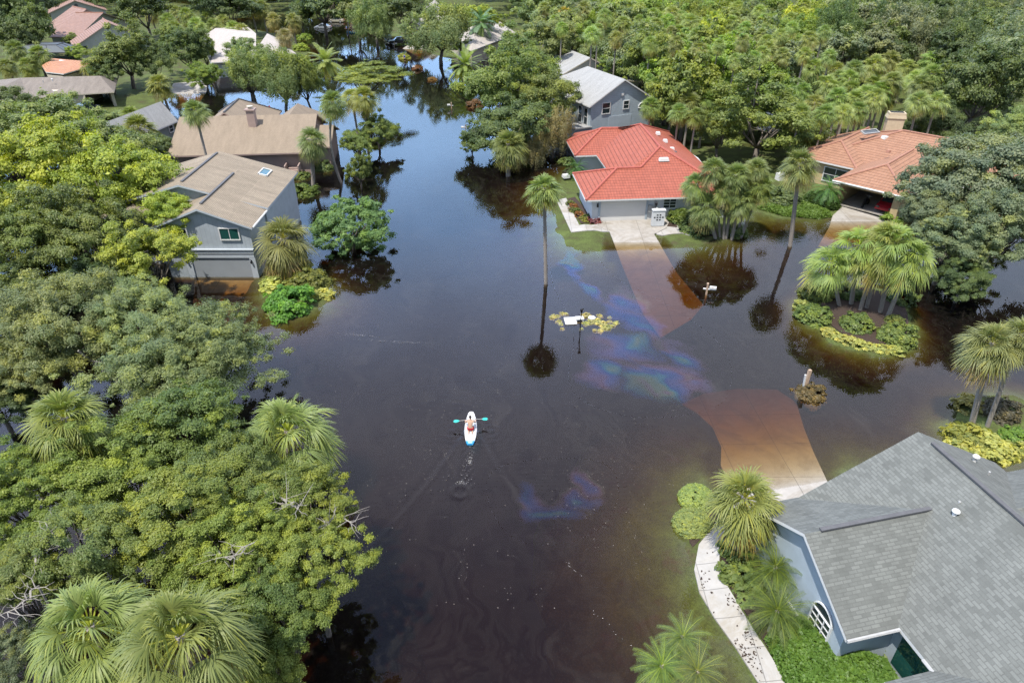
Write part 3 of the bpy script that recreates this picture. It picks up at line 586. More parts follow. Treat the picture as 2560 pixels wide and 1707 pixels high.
# ---------------------------------------------------------------- houses
def vadd(a, b, k=1): return (a[0]+b[0]*k, a[1]+b[1]*k)
class House:
    def __init__(s, name, label, loc, mats, cat='house', group=None):
        s.root = tag(empty(name, loc), label, cat, group); s.o = Vector(loc)
        s.roof = MB(); s.fas = MB(); s.wall = MB(); s.cap = MB(); s.mats = mats
    def l(s, p): return (p[0]-s.o.x, p[1]-s.o.y, p[2]-s.o.z)
    def faces(s, fs, th=.17):
        """roof slopes with thickness: tiles on top, soffit below, fascia along open edges"""
        cnt = {}
        key = lambda p: (round(p[0], 3), round(p[1], 3), round(p[2], 3))
        for f in fs:
            s.roof.poly([s.l(p) for p in f])
            s.fas.poly([(q[0], q[1], q[2]-th) for q in [s.l(p) for p in reversed(f)]])
            for i in range(len(f)):
                a, b = key(f[i]), key(f[(i+1) % len(f)]); k = tuple(sorted((a, b))); cnt.setdefault(k, []).append((f[i], f[(i+1) % len(f)]))
        for k, v in cnt.items():
            if len(v) == 1:
                a, b = [s.l(p) for p in v[0]]
                s.fas.poly([a, (a[0], a[1], a[2]-th), (b[0], b[1], b[2]-th), b])
    def ridge(s, segs, r=.11):
        for a, b in segs:
            a, b = Vector(s.l(a)), Vector(s.l(b)); s.cap.tube([a+Vector((0, 0, .03)), b+Vector((0, 0, .03))], r, 6)
    def wing(s, o, th, hw, L_, zE, zR, ends='gg', oh=.55, og=.35, z0=-.3, caps=False, wall=True, walls_from=0.0):
        """gabled / hipped wing: ridge starts over o and runs L_ metres along angle th"""
        e = (math.cos(th), math.sin(th)); n = (-e[1], e[0]); sl = (zR-zE)/hw
        P = lambda t, w, z: (o[0]+e[0]*t+n[0]*w, o[1]+e[1]*t+n[1]*w, z)
        t0, t1 = 0.0, L_
        r0 = t0+(hw if ends[0] == 'h' else 0); r1 = t1-(hw if ends[1] == 'h' else 0)
        A, B = P(r0, 0, zR), P(r1, 0, zR)
        c = [P(t0, -hw, zE), P(t1, -hw, zE), P(t1, hw, zE), P(t0, hw, zE)]
        fs = [[c[0], c[1], B, A], [c[2], c[3], A, B]]
        if ends[0] == 'h': fs.append([c[3], c[0], A])
        if ends[1] == 'h': fs.append([c[1], c[2], B])
        s.faces(fs)
        if caps:
            sg = [(A, B)]
            if ends[0] == 'h': sg += [(c[0], A), (c[3], A)]
            if ends[1] == 'h': sg += [(c[1], B), (c[2], B)]
            s.ridge(sg)
        if wall:
            ww = hw-oh; a0 = t0+(oh if ends[0] == 'h' else og)+walls_from; a1 = t1-(oh if ends[1] == 'h' else og)
            zs = zE+oh*sl-.20; zt = zR-.2
            Q = lambda t, w, z: s.l(P(t, w, z))
            s.wall.poly([Q(a0, -ww, z0), Q(a1, -ww, z0), Q(a1, -ww, zs), Q(a0, -ww, zs)])
            s.wall.poly([Q(a1, ww, z0), Q(a0, ww, z0), Q(a0, ww, zs), Q(a1, ww, zs)])
            for a, k in ((a0, 0), (a1, 1)):
                pts = [Q(a, ww, z0), Q(a, -ww, z0), Q(a, -ww, zs)]+([Q(a, 0, zt)] if ends[k] == 'g' else [])+[Q(a, ww, zs)]
                s.wall.poly(pts if k == 0 else list(reversed(pts)))
        return dict(e=e, n=n, P=P, front=og if ends[0] == 'g' else oh, ww=hw-oh)
    def walls(s, poly, z0, z1): s.wall.prism([(p[0]-s.o.x, p[1]-s.o.y) for p in poly], z0-s.o.z, z1-s.o.z)
    def finish(s):
        if s.roof.f: s.roof.build('roof', s.mats[0], s.root, uv=True)
        if s.fas.f: s.fas.build('fascia', s.mats[1], s.root)
        if s.wall.f: s.wall.build('wall', s.mats[2], s.root, uv=True)
        if s.cap.f: s.cap.build('ridge_cap', s.mats[3] if len(s.mats) > 3 else M['vent'], s.root)
        return s.root
    def panel(s, name, c, u, w, h, m, proud=.03, th=.06, label=None, parent=None):
        """flat rectangular piece on a wall: centre c, horizontal direction u, stands proud of the wall"""
        b = MB(); an = math.atan2(u[1], u[0]); n = (u[1], -u[0])
        c = s.l(c); b.box((c[0]+n[0]*proud, c[1]+n[1]*proud, c[2]), (w, th, h), an, 0)
        o = b.build(name, m, parent or s.root); 
        if label: o['label'] = label
        return o
    def window(s, c, u, w, h, bars=1, frame=None, glass=None, hb=0, fw=.09, arch=False):
        b = MB(); g = MB(); an = math.atan2(u[1], u[0]); n = (u[1], -u[0]); c = s.l(c)
        at = lambda a, z, p: (c[0]+u[0]*a+n[0]*p, c[1]+u[1]*a+n[1]*p, c[2]+z)
        if arch:
            g.poly([at(w/2*math.cos(t), h*math.sin(t), .05) for t in np.linspace(0, math.pi, 13)])
            b.tube([at(w/2*math.cos(t), h*math.sin(t), .06) for t in np.linspace(0, math.pi, 13)], fw/2+.02, 5); b.tube([at(-w/2, 0, .06), at(w/2, 0, .06)], fw/2+.02, 5)
        else:
            b.box(at(0, h/2+fw/2, .05), (w+2*fw, .10, fw), an); b.box(at(0, -h/2-fw/2, .05), (w+2*fw, .12, fw), an)
            b.box(at(-w/2-fw/2, 0, .05), (fw, .10, h), an); b.box(at(w/2+fw/2, 0, .05), (fw, .10, h), an)
            for k in range(bars): b.box(at(-w/2+w*(k+1)/(bars+1), 0, .05), (.05, .07, h), an)
            for k in range(hb): b.box(at(0, -h/2+h*(k+1)/(hb+1), .052), (w, .066, .045), an)
            g.box(at(0, 0, .03), (w, .05, h), an)
        f = b.build('window', frame or M['white'], s.root); g.build('pane', glass or M['glass'], f)
        return f
def skylight(H, c, w=.9, l=1.3, an=0, tilt=0, m=None):
    b = MB(); g = MB(); R = Matrix.Rotation(an, 3, 'Z') @ Matrix.Rotation(tilt, 3, 'Y'); c = H.l(c)
    for dx_, dy_, sx_, sy_ in ((0, l/2, w, .1), (0, -l/2, w, .1), (w/2, 0, .1, l+.1), (-w/2, 0, .1, l+.1)):
        q = R @ Vector((dx_, dy_, .06)); b.box((c[0]+q.x, c[1]+q.y, c[2]+q.z), (sx_, sy_, .16), rot=R)
    q = R @ Vector((0, 0, .05)); g.box((c[0]+q.x, c[1]+q.y, c[2]+q.z), (w-.1, l-.1, .05), rot=R)
    f = b.build('skylight', m or M['white'], H.root); g.build('pane', M['greenglass'] if m is None else M['glass'], f)
def roofvent(H, p, kind=0):
    b = MB(); q = H.l(p)
    if kind == 0:
        b.tube([(q[0], q[1], q[2]-.15), (q[0], q[1], q[2]+.28)], .05, 8); b.build('vent_pipe', M['gutter'], H.root)
    elif kind == 1:
        b.tube([(q[0], q[1], q[2]-.1), (q[0], q[1], q[2]+.2)], .09, 8); b.ell((q[0], q[1], q[2]+.22), (.17, .17, .1)); b.build('roof_vent', M['white'], H.root)
    else:
        b.box((q[0], q[1], q[2]+.08), (.45, .4, .26), .5, top=.7); b.build('roof_vent', M['vent'] if kind == 2 else M['cap_terra'], H.root)
U0 = (1.0, 0.0)
# --- A: grey garage house with brownish roof, left
A = House('garage_house', 'two-storey blue-grey house with brownish shingle roof and a grey garage door at the waterline', (-26, 57, 0), (M['shingle_dark'], M['trimgrey'], M['wall_bluegrey']))
wa = A.wing((-26.05, 53.5), rad(90), 4.25, 10.5, 4.75, 6.42, 'gg', .4, .45, z0=-.6)
A.wing((-29.1, 57.6), rad(90), 7.45, 10.0, 4.95, 7.05, 'gg', .4, .4, z0=-.6)
A.wing((-33.5, 56.2), rad(90), 3.0, 6.0, 4.3, 5.3, 'gg', .4, .4, z0=-.6)
fy = 53.95
A.panel('garage_door', (-25.2, fy, .72), U0, 4.95, 2.25, simple('garage_door_grey', (.33, .36, .39), .6, .06, 1), .0, .05)
b = MB()
for x_, w_, z_, h_ in ((-25.2, 5.9, 2.03, .32), (-22.45, .5, .5, 2.7), (-28.0, .5, .5, 2.7)): b.box((x_+26, fy-.05-57, z_), (w_, .16, h_))
b.build('door_surround', M['trimgrey'], A.root)
b = MB(); b.box((-.15, fy-.07-57, 2.45), (7.9, .22, .34)); b.box((-.15, fy-.12-57, 2.66), (7.95, .3, .07)); b.build('belt_course', M['trimgrey'], A.root)
A.window((-23.95, fy-.02, 4.05), U0, 1.55, .95, 1, glass=M['greenglass']); A.window((-28.3, fy-.02, 4.0), U0, 1.5, .95, 1)
b = MB()
b.box((.4, fy-.03-57, 3.72+.0), (.0001, .01, .01)); 
for x_ in (-22.55, -28.1):
    q = MB(); q.tube([(x_+26, fy-.12-57, 1.62), (x_+26, fy-.25-57, 1.72), (x_+26, fy-.25-57, 1.55)], .05, 6); q.ell((x_+26, fy-.25-57, 1.5), (.09, .09, .15)); q.build('wall_lamp', M['black'], A.root)
for a_, b_ in (((-26.1, 54.6), (-26.1, 62.6)), ((-29.1, 58.4), (-29.1, 67.0))):
    z_ = 6.5 if a_[0] > -27 else 7.1; A.cap.box(((a_[0]+b_[0])/2+26, (a_[1]+b_[1])/2-57, z_), (.2, b_[1]-a_[1], .09))
for x_, y_, z_, t_ in ((-33.6, 61.5, 5.78, -.27), (-29.3, 58.9, 5.2, -.37), (-24.1, 65.2, 5.65, .27)): skylight(A, (x_, y_, z_), .8, 1.6, 0, t_)
q = MB(); q.tube([(4.22, .9, 4.9), (4.22, 9.9, 4.9)], .09, 6); q.build('gutter', M['white'], A.root)
q = MB(); q.tube([(4.2, -3.2, 4.68), (4.2, 1.2, 4.68)], .09, 6); q.build('gutter', M['white'], A.root)
A.finish()
# --- B: pinkish house with a broad tan roof
B = House('ranch_house', 'pink-walled house with a broad pinkish-tan shingle roof and a slim chimney', (-33, 84, 0), (M['shingle_pink'], M['wall_pink'], M['wall_pink']))
tb = rad(5.2); B.wing((-41.6, 87.3), tb, 7.0, 16.9, 2.7, 5.55, 'gg', .7, .5, z0=-.5)
B.wing((-37.6, 100.6), rad(-90+5.2), 4.4, 12, 3.0, 5.75, 'hg', .6, .4, z0=-.5, caps=True)
B.wing((-29.3, 98.6), rad(-90+5.2), 3.2, 10, 3.0, 5.35, 'hg', .6, .4, z0=-.5)
B.wing((-27.2, 88.0), tb, 4.2, 4.5, 2.7, 4.3, 'gg', .6, .4, z0=-.5)
ch = Vector((-32.2, 86.3, 0)); q = MB(); q.box((ch.x+33, ch.y-84, 5.3), (.95, .8, 2.6)); q.box((ch.x+33, ch.y-84, 6.68), (1.2, 1.05, .18))
c_ = q.build('chimney', M['wall_pink'], B.root)
q = MB(); q.tube([(ch.x+33, ch.y-84, 6.75), (ch.x+33, ch.y-84, 7.0)], .28, 10); q.tube([(ch.x+33, ch.y-84, 7.02), (ch.x+33, ch.y-84, 7.1)], .38, 10); q.build('chimney_cap', M['wall_cream'], c_)
up = (math.cos(tb), math.sin(tb))
p_ = rayplane(737, 392, (-26.2, 83.3, 0), (-up[1], up[0], 0)); B.window((p_.x, p_.y, p_.z), up, .62, .95, 0, hb=1)
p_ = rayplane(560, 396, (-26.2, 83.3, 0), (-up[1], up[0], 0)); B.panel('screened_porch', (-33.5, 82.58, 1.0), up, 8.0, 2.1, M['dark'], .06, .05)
q = MB()
for k in range(4): q.box((6.4, -2.2-.32*k, .75-.22*k), (1.5, .34, .22), tb)
for sx_ in (-.8, .8): q.box((6.4+sx_, -2.6, 1.0), (.14, 1.6, .8), tb)
q.build('front_steps', M['wall_pink'], B.root)
B.finish()
# --- C: coral red tile roof
Cz = 2.8
def R3(x, y, z): p = W(x, y, z); return (p.x, p.y, p.z)
fl = R3(1465, 501, Cz); wl = R3(1432, 434, Cz); r1 = R3(1542, 421, 4.47); r2 = R3(1602, 419, 4.48); jj = R3(1650, 367.5, 5.64)
mn = R3(1601, 311, 5.7); pp = R3(1504, 321, 4.6); ul = R3(1416, 353, Cz); ul2 = R3(1437, 390, Cz); ntc = R3(1491, 388, Cz); nbt = R3(1515, 421, Cz)
FR = (22.9, 66.7, Cz); BR = (20.6, 90.6, Cz); BL = (8.2, 90.2, Cz); qv = R3(1561, 320.6, 4.62)
Ch = House('tile_roof_house', 'white-walled house with a bright coral-red tile roof and white garage door', (14, 74, 0), (M['tile_red'], M['white'], M['wall_white'], M['cap_red']))
bk = (wl[0]+4.4, wl[1]+.3, Cz+.0)
Ch.faces([[fl, FR, jj], [fl, jj, r2], [fl, r2, r1], [wl, fl, r1], [bk, wl, r1, r2], [nbt, r2, jj, mn, qv, ntc], [ntc, qv, pp, ul2], [ul2, pp, ul], [ul, pp, BL], [pp, qv, BL], [qv, mn, BL], [FR, BR, mn, jj], [BR, BL, mn]])
Ch.ridge([(fl, r1), (r1, r2), (wl, r1), (r2, jj), (jj, mn), (jj, FR), (mn, BR), (ul2, pp), (pp, ul), (pp, qv), (qv, mn)], .13)
Ch.walls([(fl[0]+.75, fl[1]+.75), (FR[0]-.7, FR[1]+.7), (FR[0]-.9, 80), (BR[0]-.8, BR[1]-.8), (9.2, 89), (ul[0]+1.0, ul[1]-.2), (ul2[0]+.7, ul2[1]+.8), (ntc[0]+.9, ntc[1]+.75), (nbt[0]+.75, 74.4), (wl[0]+.8, wl[1]-.7)], -.3, 2.62)
uf = Vector((FR[0]-fl[0], FR[1]-fl[1], 0)).normalized(); uf2 = (uf.x, uf.y); of = Vector((fl[0]+.75, fl[1]+.75, 0)); nf_ = (-uf.y, uf.x, 0)
def onC(x, y): return rayplane(x, y, of, nf_)
a_ = onC(1499, 552); b_ = onC(1611, 549); cdoor = (a_+b_)/2; gw = (b_-a_).length
Ch.panel('garage_door', (cdoor.x, cdoor.y, 1.33), uf2, gw, 2.1, simple('garage_door_white', (.74, .72, .68), .5, .03, 1), .0, .07)
q = MB(); an_ = math.atan2(uf.y, uf.x)
for k, (w_, h_, z_, o_) in enumerate(((gw+.4, .18, 2.46, 0), (.18, 2.1, 1.32, gw/2+.1), (.18, 2.1, 1.32, -gw/2-.1))):
    q.box((cdoor.x-14+uf.x*o_+uf.y*.03, cdoor.y-74+uf.y*o_-uf.x*.03, z_), (w_, .1, h_), an_)
q.build('door_surround', M['wall_greyblue'], Ch.root)
for px in (1494, ):
    p_ = onC(px, 510); q = MB(); q.box((p_.x-14+uf.y*.1, p_.y-74-uf.x*.1, 2.0), (.16, .16, .38), an_, top=.6); q.build('wall_lamp', M['black'], Ch.root)
p_ = onC(1674, 508); Ch.window((p_.x, p_.y, p_.z), uf2, 1.25, .95, 1, hb=2, frame=M['wall_white'])
p_ = onC(1625, 520); q = MB(); q.box((p_.x-14+uf.y*.12, p_.y-74-uf.x*.12, 1.5), (.45, .2, .7), an_); q.tube([(p_.x-14+.4+uf.y*.1, p_.y-74-uf.x*.1, .3), (p_.x-14+.4+uf.y*.1, p_.y-74-uf.x*.1, 2.4)], .04, 6); q.build('meter_box', M['gutter'], Ch.root)
for x_, y_, z_ in ((1660, 398, 5.0), (1663, 352, 5.0), (1645, 333, 5.1), (1680, 372, 4.7)):
    p_ = W(x_, y_, z_); q = MB(); q.box((p_.x-14, p_.y-74, p_.z-.02), (1.1 if y_ == 398 else .5, .55, .3), an_, top=.8); q.build('roof_vent', M['white'], Ch.root)
p_ = W(1687, 384, 4.5); q = MB(); q.box((p_.x-14, p_.y-74, p_.z), (.5, .45, .5), an_, top=.7); q.build('roof_vent', M['vent'], Ch.root)
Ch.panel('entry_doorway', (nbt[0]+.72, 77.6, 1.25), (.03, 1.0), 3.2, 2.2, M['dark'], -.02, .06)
q = MB(); q.tube([(fl[0]-14-.02, fl[1]-74-.02, Cz-.1), (wl[0]-14, wl[1]-74, Cz-.1)], .07, 6); q.build('gutter', M['gutter'], Ch.root)
Ch.finish()
# white screen wall with decorative holes, lantern on top
def pillar():
    p0 = W(1643, 562, .3); t = tag(empty('screen_wall', (p0.x, p0.y, .25)), 'white square wall block pierced by a diamond of dark holes beside the white garage door', 'garden wall')
    b = MB(); b.box((0, 0, .8), (1.25, .45, 1.6), an_); b.box((-.05, .5, .75), (.3, .9, 1.5), an_); b.box((0, 0, 1.64), (1.35, .55, .1), an_); b.build('block', M['wall_white'], t)
    h = MB()
    for r, row in ((1.18, (-.14, .14)), (.92, (-.42, -.14, .14, .42)), (.66, (-.14, .14))):
        for x in row: h.box((x*uf.x+uf.y*.225, x*uf.y-uf.x*.225, r), (.17, .03, .13), an_)
    h.build('hole', M['dark'], t)
    g = MB(); x0, y0 = -.28, .3; g.tube([(x0, y0, 1.6), (x0, y0, 1.95)], .05, 6); g.box((x0, y0, 2.12), (.2, .2, .34), top=1.3); g.box((x0, y0, 2.34), (.34, .34, .12), top=.2); g.build('lantern', M['black'], t)
pillar()
# --- D: pale blue two storey house
Dh = House('two_storey_house', 'tall pale-blue house with a grey shingle gable roof behind the coral-red roof', (13, 102, 0), (M['shingle_pale'], M['white'], M['wall_blue']))
td = rad(114); wd_ = Dh.wing((15.15, 95.8), td, 5.25, 15.5, 5.3, 8.35, 'gh', .45, .4, z0=0)
ed = Vector((math.cos(td), math.sin(td), 0)); ud = (ed.y, -ed.x); of_ = Vector((15.15, 95.8, 0))+ed*.4
def onD(x, y): return rayplane(x, y, of_, ed)
p_ = onD(1515, 271); Dh.window(p_, ud, 1.15, 1.35, 0, hb=1); p_ = onD(1565, 262); Dh.window(p_, ud, .8, 1.0, 0, hb=1)
p_ = onD(1605, 269); Dh.window(p_, ud, 1.3, .7, arch=True)
p_ = onD(1556, 236); q = MB(); q.box(tuple(Vector(Dh.l(p_))-ed*.08), (.35, .15, .3), math.atan2(ud[1], ud[0])); q.build('wall_vent', M['white'], Dh.root)
p_ = onD(1549, 306); Dh.panel('side_door', p_, ud, 3.6, 1.9, M['wall_greyblue'], .03, .05)
sdn = (-ed.x, -ed.y)
o2 = Vector((15.15, 95.8, 0))+Vector((-ed.y, ed.x, 0))*4.8
for t_, z_ in ((1.6, 3.6), (3.2, 3.6)):
    pw = o2+ed*t_; Dh.window((pw.x, pw.y, z_), sdn, .9, 2.2, 0, hb=1)
q = MB(); pw = o2+ed*3.2+Vector((-ed.y, ed.x, 0))*1.1-Vector((13, 102, 0)); q.box((pw.x, pw.y, 1.2), (5.5, 2.3, 2.4), td); c_ = q.build('lean_to_wall', M['wall_blue'], Dh.root, uv=True)
q = MB(); q.box((pw.x, pw.y, 2.5), (6.0, 2.7, .16), td); q.build('lean_to_roof', M['shingle_pale'], Dh.root, uv=True)
Dh.finish()
D2 = House('gabled_house', 'low grey house with a tan gable end behind the pale-blue house', (12, 128, 0), (M['shingle_pale'], M['wall_cream'], M['wall_grey']))
D2.wing((13.3, 123.2), rad(110), 5.4, 16, 4.0, 6.5, 'gg', .5, .4, z0=0)
D2.wing((14.6, 119.6), rad(110), 8.2, 6, 2.8, 4.1, 'gg', .5, .4, z0=0)
roofvent(D2, W(1441, 141, 6.0), 2); D2.finish()
# --- E: terracotta roof, right
Eh = House('courtyard_house', 'ochre house with terracotta tile roof, big chimney and an open garage', (40, 75, 0), (M['tile_terra'], M['white'], M['wall_ochre'], M['cap_terra']))
t45 = rad(45); s2 = math.sqrt(.5)
Eh.wing((36.8, 68.0), t45, 3.7, 14, 3.1, 4.75, 'hg', .6, .4, z0=0, caps=True, wall=False)
Eh.wing((35.5, 76.8), t45, 3.75, 12, 3.1, 4.75, 'hg', .6, .4, z0=0, caps=True)
Eh.wing((40.4, 84.2), rad(-45), 6.6, 21, 3.1, 5.9, 'hh', .6, .4, z0=0, caps=True)
# garage shell, open to the drive
def eP(a, b_, z): return (36.8+s2*a+s2*b_*1.0, 68.0+s2*a-s2*b_, z)     # a: along ridge, b: across to the right
def slab(Hh, a0, a1, b0, b1, z0, z1):
    pts = [eP(a0, b0, 0), eP(a0, b1, 0), eP(a1, b1, 0), eP(a1, b0, 0)]; Hh.wall.prism([(p[0]-Hh.o.x, p[1]-Hh.o.y) for p in pts], z0, z1)
slab(Eh, .6, 8, -3.1, -2.85, 0, 2.95); slab(Eh, .6, 8, 2.85, 3.1, 0, 2.95); slab(Eh, 7.7, 7.98, -2.85, 2.85, 0, 2.95); slab(Eh, .62, .8, -2.85, 2.85, 2.55, 2.93); slab(Eh, .62, .86, 2.4, 2.85, 0, 2.55)
q = MB(); pts = [eP(.9, -2.84, 0), eP(.9, 2.84, 0), eP(7.69, 2.84, 0), eP(7.69, -2.84, 0)]; q.prism([(p[0]-40, p[1]-75) for p in pts], .3, .42); q.build('garage_floor', M['concrete'], Eh.root)
q = MB(); a_ = eP(.15, -3.8, 3.0); b_ = eP(.15, 3.8, 3.0); q.tube([Vector(a_)-Vector((40, 75, 0))-Vector((.1, .1, 0)), Vector(b_)-Vector((40, 75, 0))-Vector((.1, .1, 0))], .1, 6); q.build('gutter', M['white'], Eh.root)
ce = W(2231, 322, 4.8); q = MB(); q.box((ce.x-40, ce.y-75, 4.9), (1.9, 1.1, 3.2), rad(-12)); q.box((ce.x-40, ce.y-75, 6.3), (2.15, 1.3, .35), rad(-12), top=.92); q.box((ce.x-40, ce.y-75, 6.62), (1.9, 1.1, .3), rad(-12)); c_ = q.build('chimney', M['chimcap'], Eh.root)
q = MB(); q.box((ce.x-40, ce.y-75, 6.785), (1.5, .7, .05), rad(-12)); q.build('flue_top', M['dark'], c_)
ue = (s2, -s2); fe = Vector((35.5, 76.8, 0))+Vector((s2, s2, 0))*.6
p_ = rayplane(2090, 432, fe, (s2, s2, 0)); Eh.window((p_.x, p_.y, 1.7), ue, 2.6, 1.5, 1, hb=1, frame=M['white'])
for x_, y_, z_ in ((2175, 331, 5.2), ): skylight(Eh, W(x_, y_, z_), .7, 2.2, rad(-70), 0.3, M['gutter'])
p_ = W(2212, 344, 5.2); q = MB(); q.box((p_.x-40, p_.y-75, p_.z), (.7, .6, .3), .4, top=.8); q.build('roof_vent', M['white'], Eh.root)
roofvent(Eh, W(2221, 380, 4.8), 3); roofvent(Eh, W(2255, 370, 4.6), 3)
Eh.finish()
def cage(name, label, pts, h):
    c = sum((Vector((p[0], p[1], 0)) for p in pts), Vector())/4; t = tag(empty(name, (c.x, c.y, 0)), label, 'pool enclosure')
    q = MB(); g = MB(); P = [Vector((p[0]-c.x, p[1]-c.y, 0)) for p in pts]; top = [p*.55+Vector((0, 0, h+1.3)) for p in P]; ev = [p+Vector((0, 0, h)) for p in P]
    for i in range(4):
        j = (i+1) % 4; q.tube([P[i], ev[i]], .07, 4); q.tube([ev[i], ev[j]], .07, 4); q.tube([ev[i], top[i]], .06, 4); q.tube([top[i], top[j]], .06, 4)
        for k in (.33, .67):
            q.tube([P[i].lerp(P[j], k), ev[i].lerp(ev[j], k), top[i].lerp(top[j], k)], .05, 4)
        g.poly([ev[i]*.995, ev[j]*.995, top[j]*.99, top[i]*.99])
    g.poly([p*.99 for p in top])
    q.build('frame', M['black'], t); g.build('screen', M['cage'], t)
cage('pool_cage', 'dark screened pool cage behind the terracotta house', [(33.5, 91), (40.5, 94), (38, 101), (31, 98)], 2.6)
# --- F: large grey roofed house, bottom right
t13 = rad(13); e1 = Vector((math.cos(t13), math.sin(t13), 0)); e2 = Vector((-e1.y, e1.x, 0))
Fh = House('grey_roof_house', 'large blue-grey house with a wide grey shingle roof in the near corner', (16, 19, 0), (M['shingle_grey'], M['white'], M['wall_greyblue']))
w1 = Fh.wing((12.25, 20.0), t13, 3.65, 8, 3.0, 5.0, 'gg', .45, .4, z0=0)
w2 = Fh.wing((19.35, 25.3), rad(-77), 5.75, 19, 3.02, 6.12, 'gg', .5, .4, z0=0)
w3 = Fh.wing((14.55, 11.2), t13, 3.6, 7, 3.0, 4.95, 'gg', .45, .4, z0=0)
w4 = Fh.wing((21.2, 20.9), t13, 3.9, 12, 3.1, 5.45, 'gg', .45, .4, z0=0)
for w_, z_, a, b_ in ((w1, 5.03, .75, 6.15), (w2, 6.15, .9, 17.5), (w4, 5.48, 1.9, 11)):
    A_ = Vector(w_['P'](a, 0, z_)); B_ = Vector(w_['P'](b_, 0, z_)); m_ = (A_+B_)/2-Fh.o; Fh.cap.box((m_.x, m_.y, m_.z+.04), ((B_-A_).length, .19, .08), math.atan2(w_['e'][1], w_['e'][0]))
uF = (e2.x*-1, e2.y*-1); oF = Vector((12.25, 20.0, 0))+e1*.4
def onF(x, y): return rayplane(x, y, oF, e1)
p_ = onF(2060, 1535); Fh.window((p_.x, p_.y, 1.35), uF, 1.15, 1.35, 2, hb=3, fw=.06); Fh.window((p_.x, p_.y, 2.06), uF, 1.2, .55, arch=True, fw=.06)
q = MB(); c_ = Vector((p_.x, p_.y, .55))-Fh.o-e1*.15; q.box(tuple(c_), (1.6, .34, .14), math.atan2(uF[1], uF[0])); q.build('window_sill', M['white'], Fh.root)
q = MB(); c_ = oF-e2*1.0-Fh.o-e1*.06; q.box((c_.x, c_.y, .28), (3.9, .1, .5), math.atan2(uF[1], uF[0])); q.build('lit_wall_foot', M['wall_white'], Fh.root)  # sunlit foot of the wall put in as a white strip
# recessed entry between the wings
oE = Vector((19.35, 25.3, 0))-e1*5.22; nE = e1
p_ = rayplane(2278, 1660, oE, nE); Fh.panel('entry_window', (p_.x, p_.y, 1.45), uF, 1.5, 1.9, M['greenglass'], .02, .05)
p_ = rayplane(2215, 1668, oE, nE)
for w_, a0, a1, sd in ((w1, 0, 2.4, -1), (w2, 4.5, 9.6, -1)): pass
def gut(w_, sd, a0, a1, hw, z_):
    A_ = Vector(w_['P'](a0, sd*hw, z_))-Fh.o; B_ = Vector(w_['P'](a1, sd*hw, z_))-Fh.o; q = MB(); q.tube([A_, B_], .075, 6); q.build('gutter', M['gutter'], Fh.root)
gut(w1, -1, 0, 2.7, 3.7, 2.95); gut(w2, -1, 8.6, 10.8, 5.8, 2.97)
roofvent(Fh, W(2386, 1287, 5.3), 1); roofvent(Fh, W(2394, 1265, 5.35), 0); roofvent(Fh, W(2437, 1150, 4.7), 1); roofvent(Fh, W(2469, 1190, 4.6), 0)
p_ = W(2552, 1370, 4.0); q = MB(); q.ell(tuple(p_-Fh.o+Vector((0, 0, .1))), (.28, .28, .2)); q.build('tubular_skylight', M['chimcap'], Fh.root)
Fh.finish()
# --- G: row of pink tiled townhouses, top left
def gpx(H, l, r, apy, zE, L_, caps=True, z0=0, zm=None):
    a = W(*l, zE); b_ = W(*r, zE); m_ = (a+b_)/2; hw = (b_-a).length/2; d = (b_-a).normalized(); th = math.atan2(d.x, -d.y)+math.pi if False else math.atan2(d.y, d.x)+math.pi/2
    n = Vector((-d.y, d.x, 0)); x_ = CX+FOC*m_.x/depth_of((m_.x, m_.y, zE+3)); p_ = rayplane(x_, apy, m_, n)
    zR = min(zE+hw*.75, max(zE+.8, p_.z)) if zm is None else zm
    H.wing((m_.x, m_.y), th, hw, L_, zE, zR, 'gg', .5, .4, z0=z0, caps=caps)
    return m_, th, hw, zR, d, n
LG = 'pink-tiled townhouse, '
for i, (l, r, apy, L_, dz, txt) in enumerate((((186, 117), (382, 101), 57, 9, 2.9, 'nearest of the row, with the white lean-to'), ((194, 94), (338, 58), 32, 7, 3.2, 'second of the row from the front, with the pale chimney'), ((147, 75), (306, 60), 24, 10, 3.0, 'third of the row, with a round gable vent and front window'), ((120, 34), (268, 26), 2, 10, 3.2, 'farthest of the row, at the top edge'))):
    m0 = W((l[0]+r[0])/2, (l[1]+r[1])/2, dz)
    G = House('townhouse', LG+txt, (m0.x, m0.y, 0), (M['tile_pink'], M['wall_pink'], M['wall_grey'], M['cap_terra']), group='row of pink tiled townhouses')
    m_, th, hw, zR, d, n = gpx(G, l, r, apy, dz, L_)
    ug = (d.x, d.y); fp = m_+n*.4
    if i in (2, 3):
        q = MB(); c_ = fp-G.o-n*.05; q.tube([(c_.x+n.x*.03, c_.y+n.y*.03, zR-1.3), (c_.x-n.x*.06, c_.y-n.y*.06, zR-1.3)], .45, 14); q.build('gable_vent', M['vent'], G.root)
    if i == 2: p_ = rayplane(165, 81, fp, n); G.window((p_.x, p_.y, p_.z), ug, 1.4, 1.2, 1, frame=M['cage'])
    if i == 0:
        p_ = rayplane(211, 124, fp, n); G.window((p_.x, p_.y, p_.z), ug, 1.1, 1.2, 1, frame=M['cage'])
        p_ = W(171, 115, 2.3); q = MB(); q.box((p_.x-G.o.x, p_.y-G.o.y, 2.4), (4.2, 2.2, .18), th-math.pi/2); q.build('lean_to_roof', M['white'], G.root)
    if i == 1:
        p_ = W(206, 66, 4.0); q = MB(); q.box((p_.x-G.o.x, p_.y-G.o.y, 4.4), (1.3, 1.0, 3.0), .1); q.box((p_.x-G.o.x, p_.y-G.o.y, 5.95), (1.5, 1.2, .22), .1); q.build('chimney', M['wall_cream'], G.root)
    G.finish()
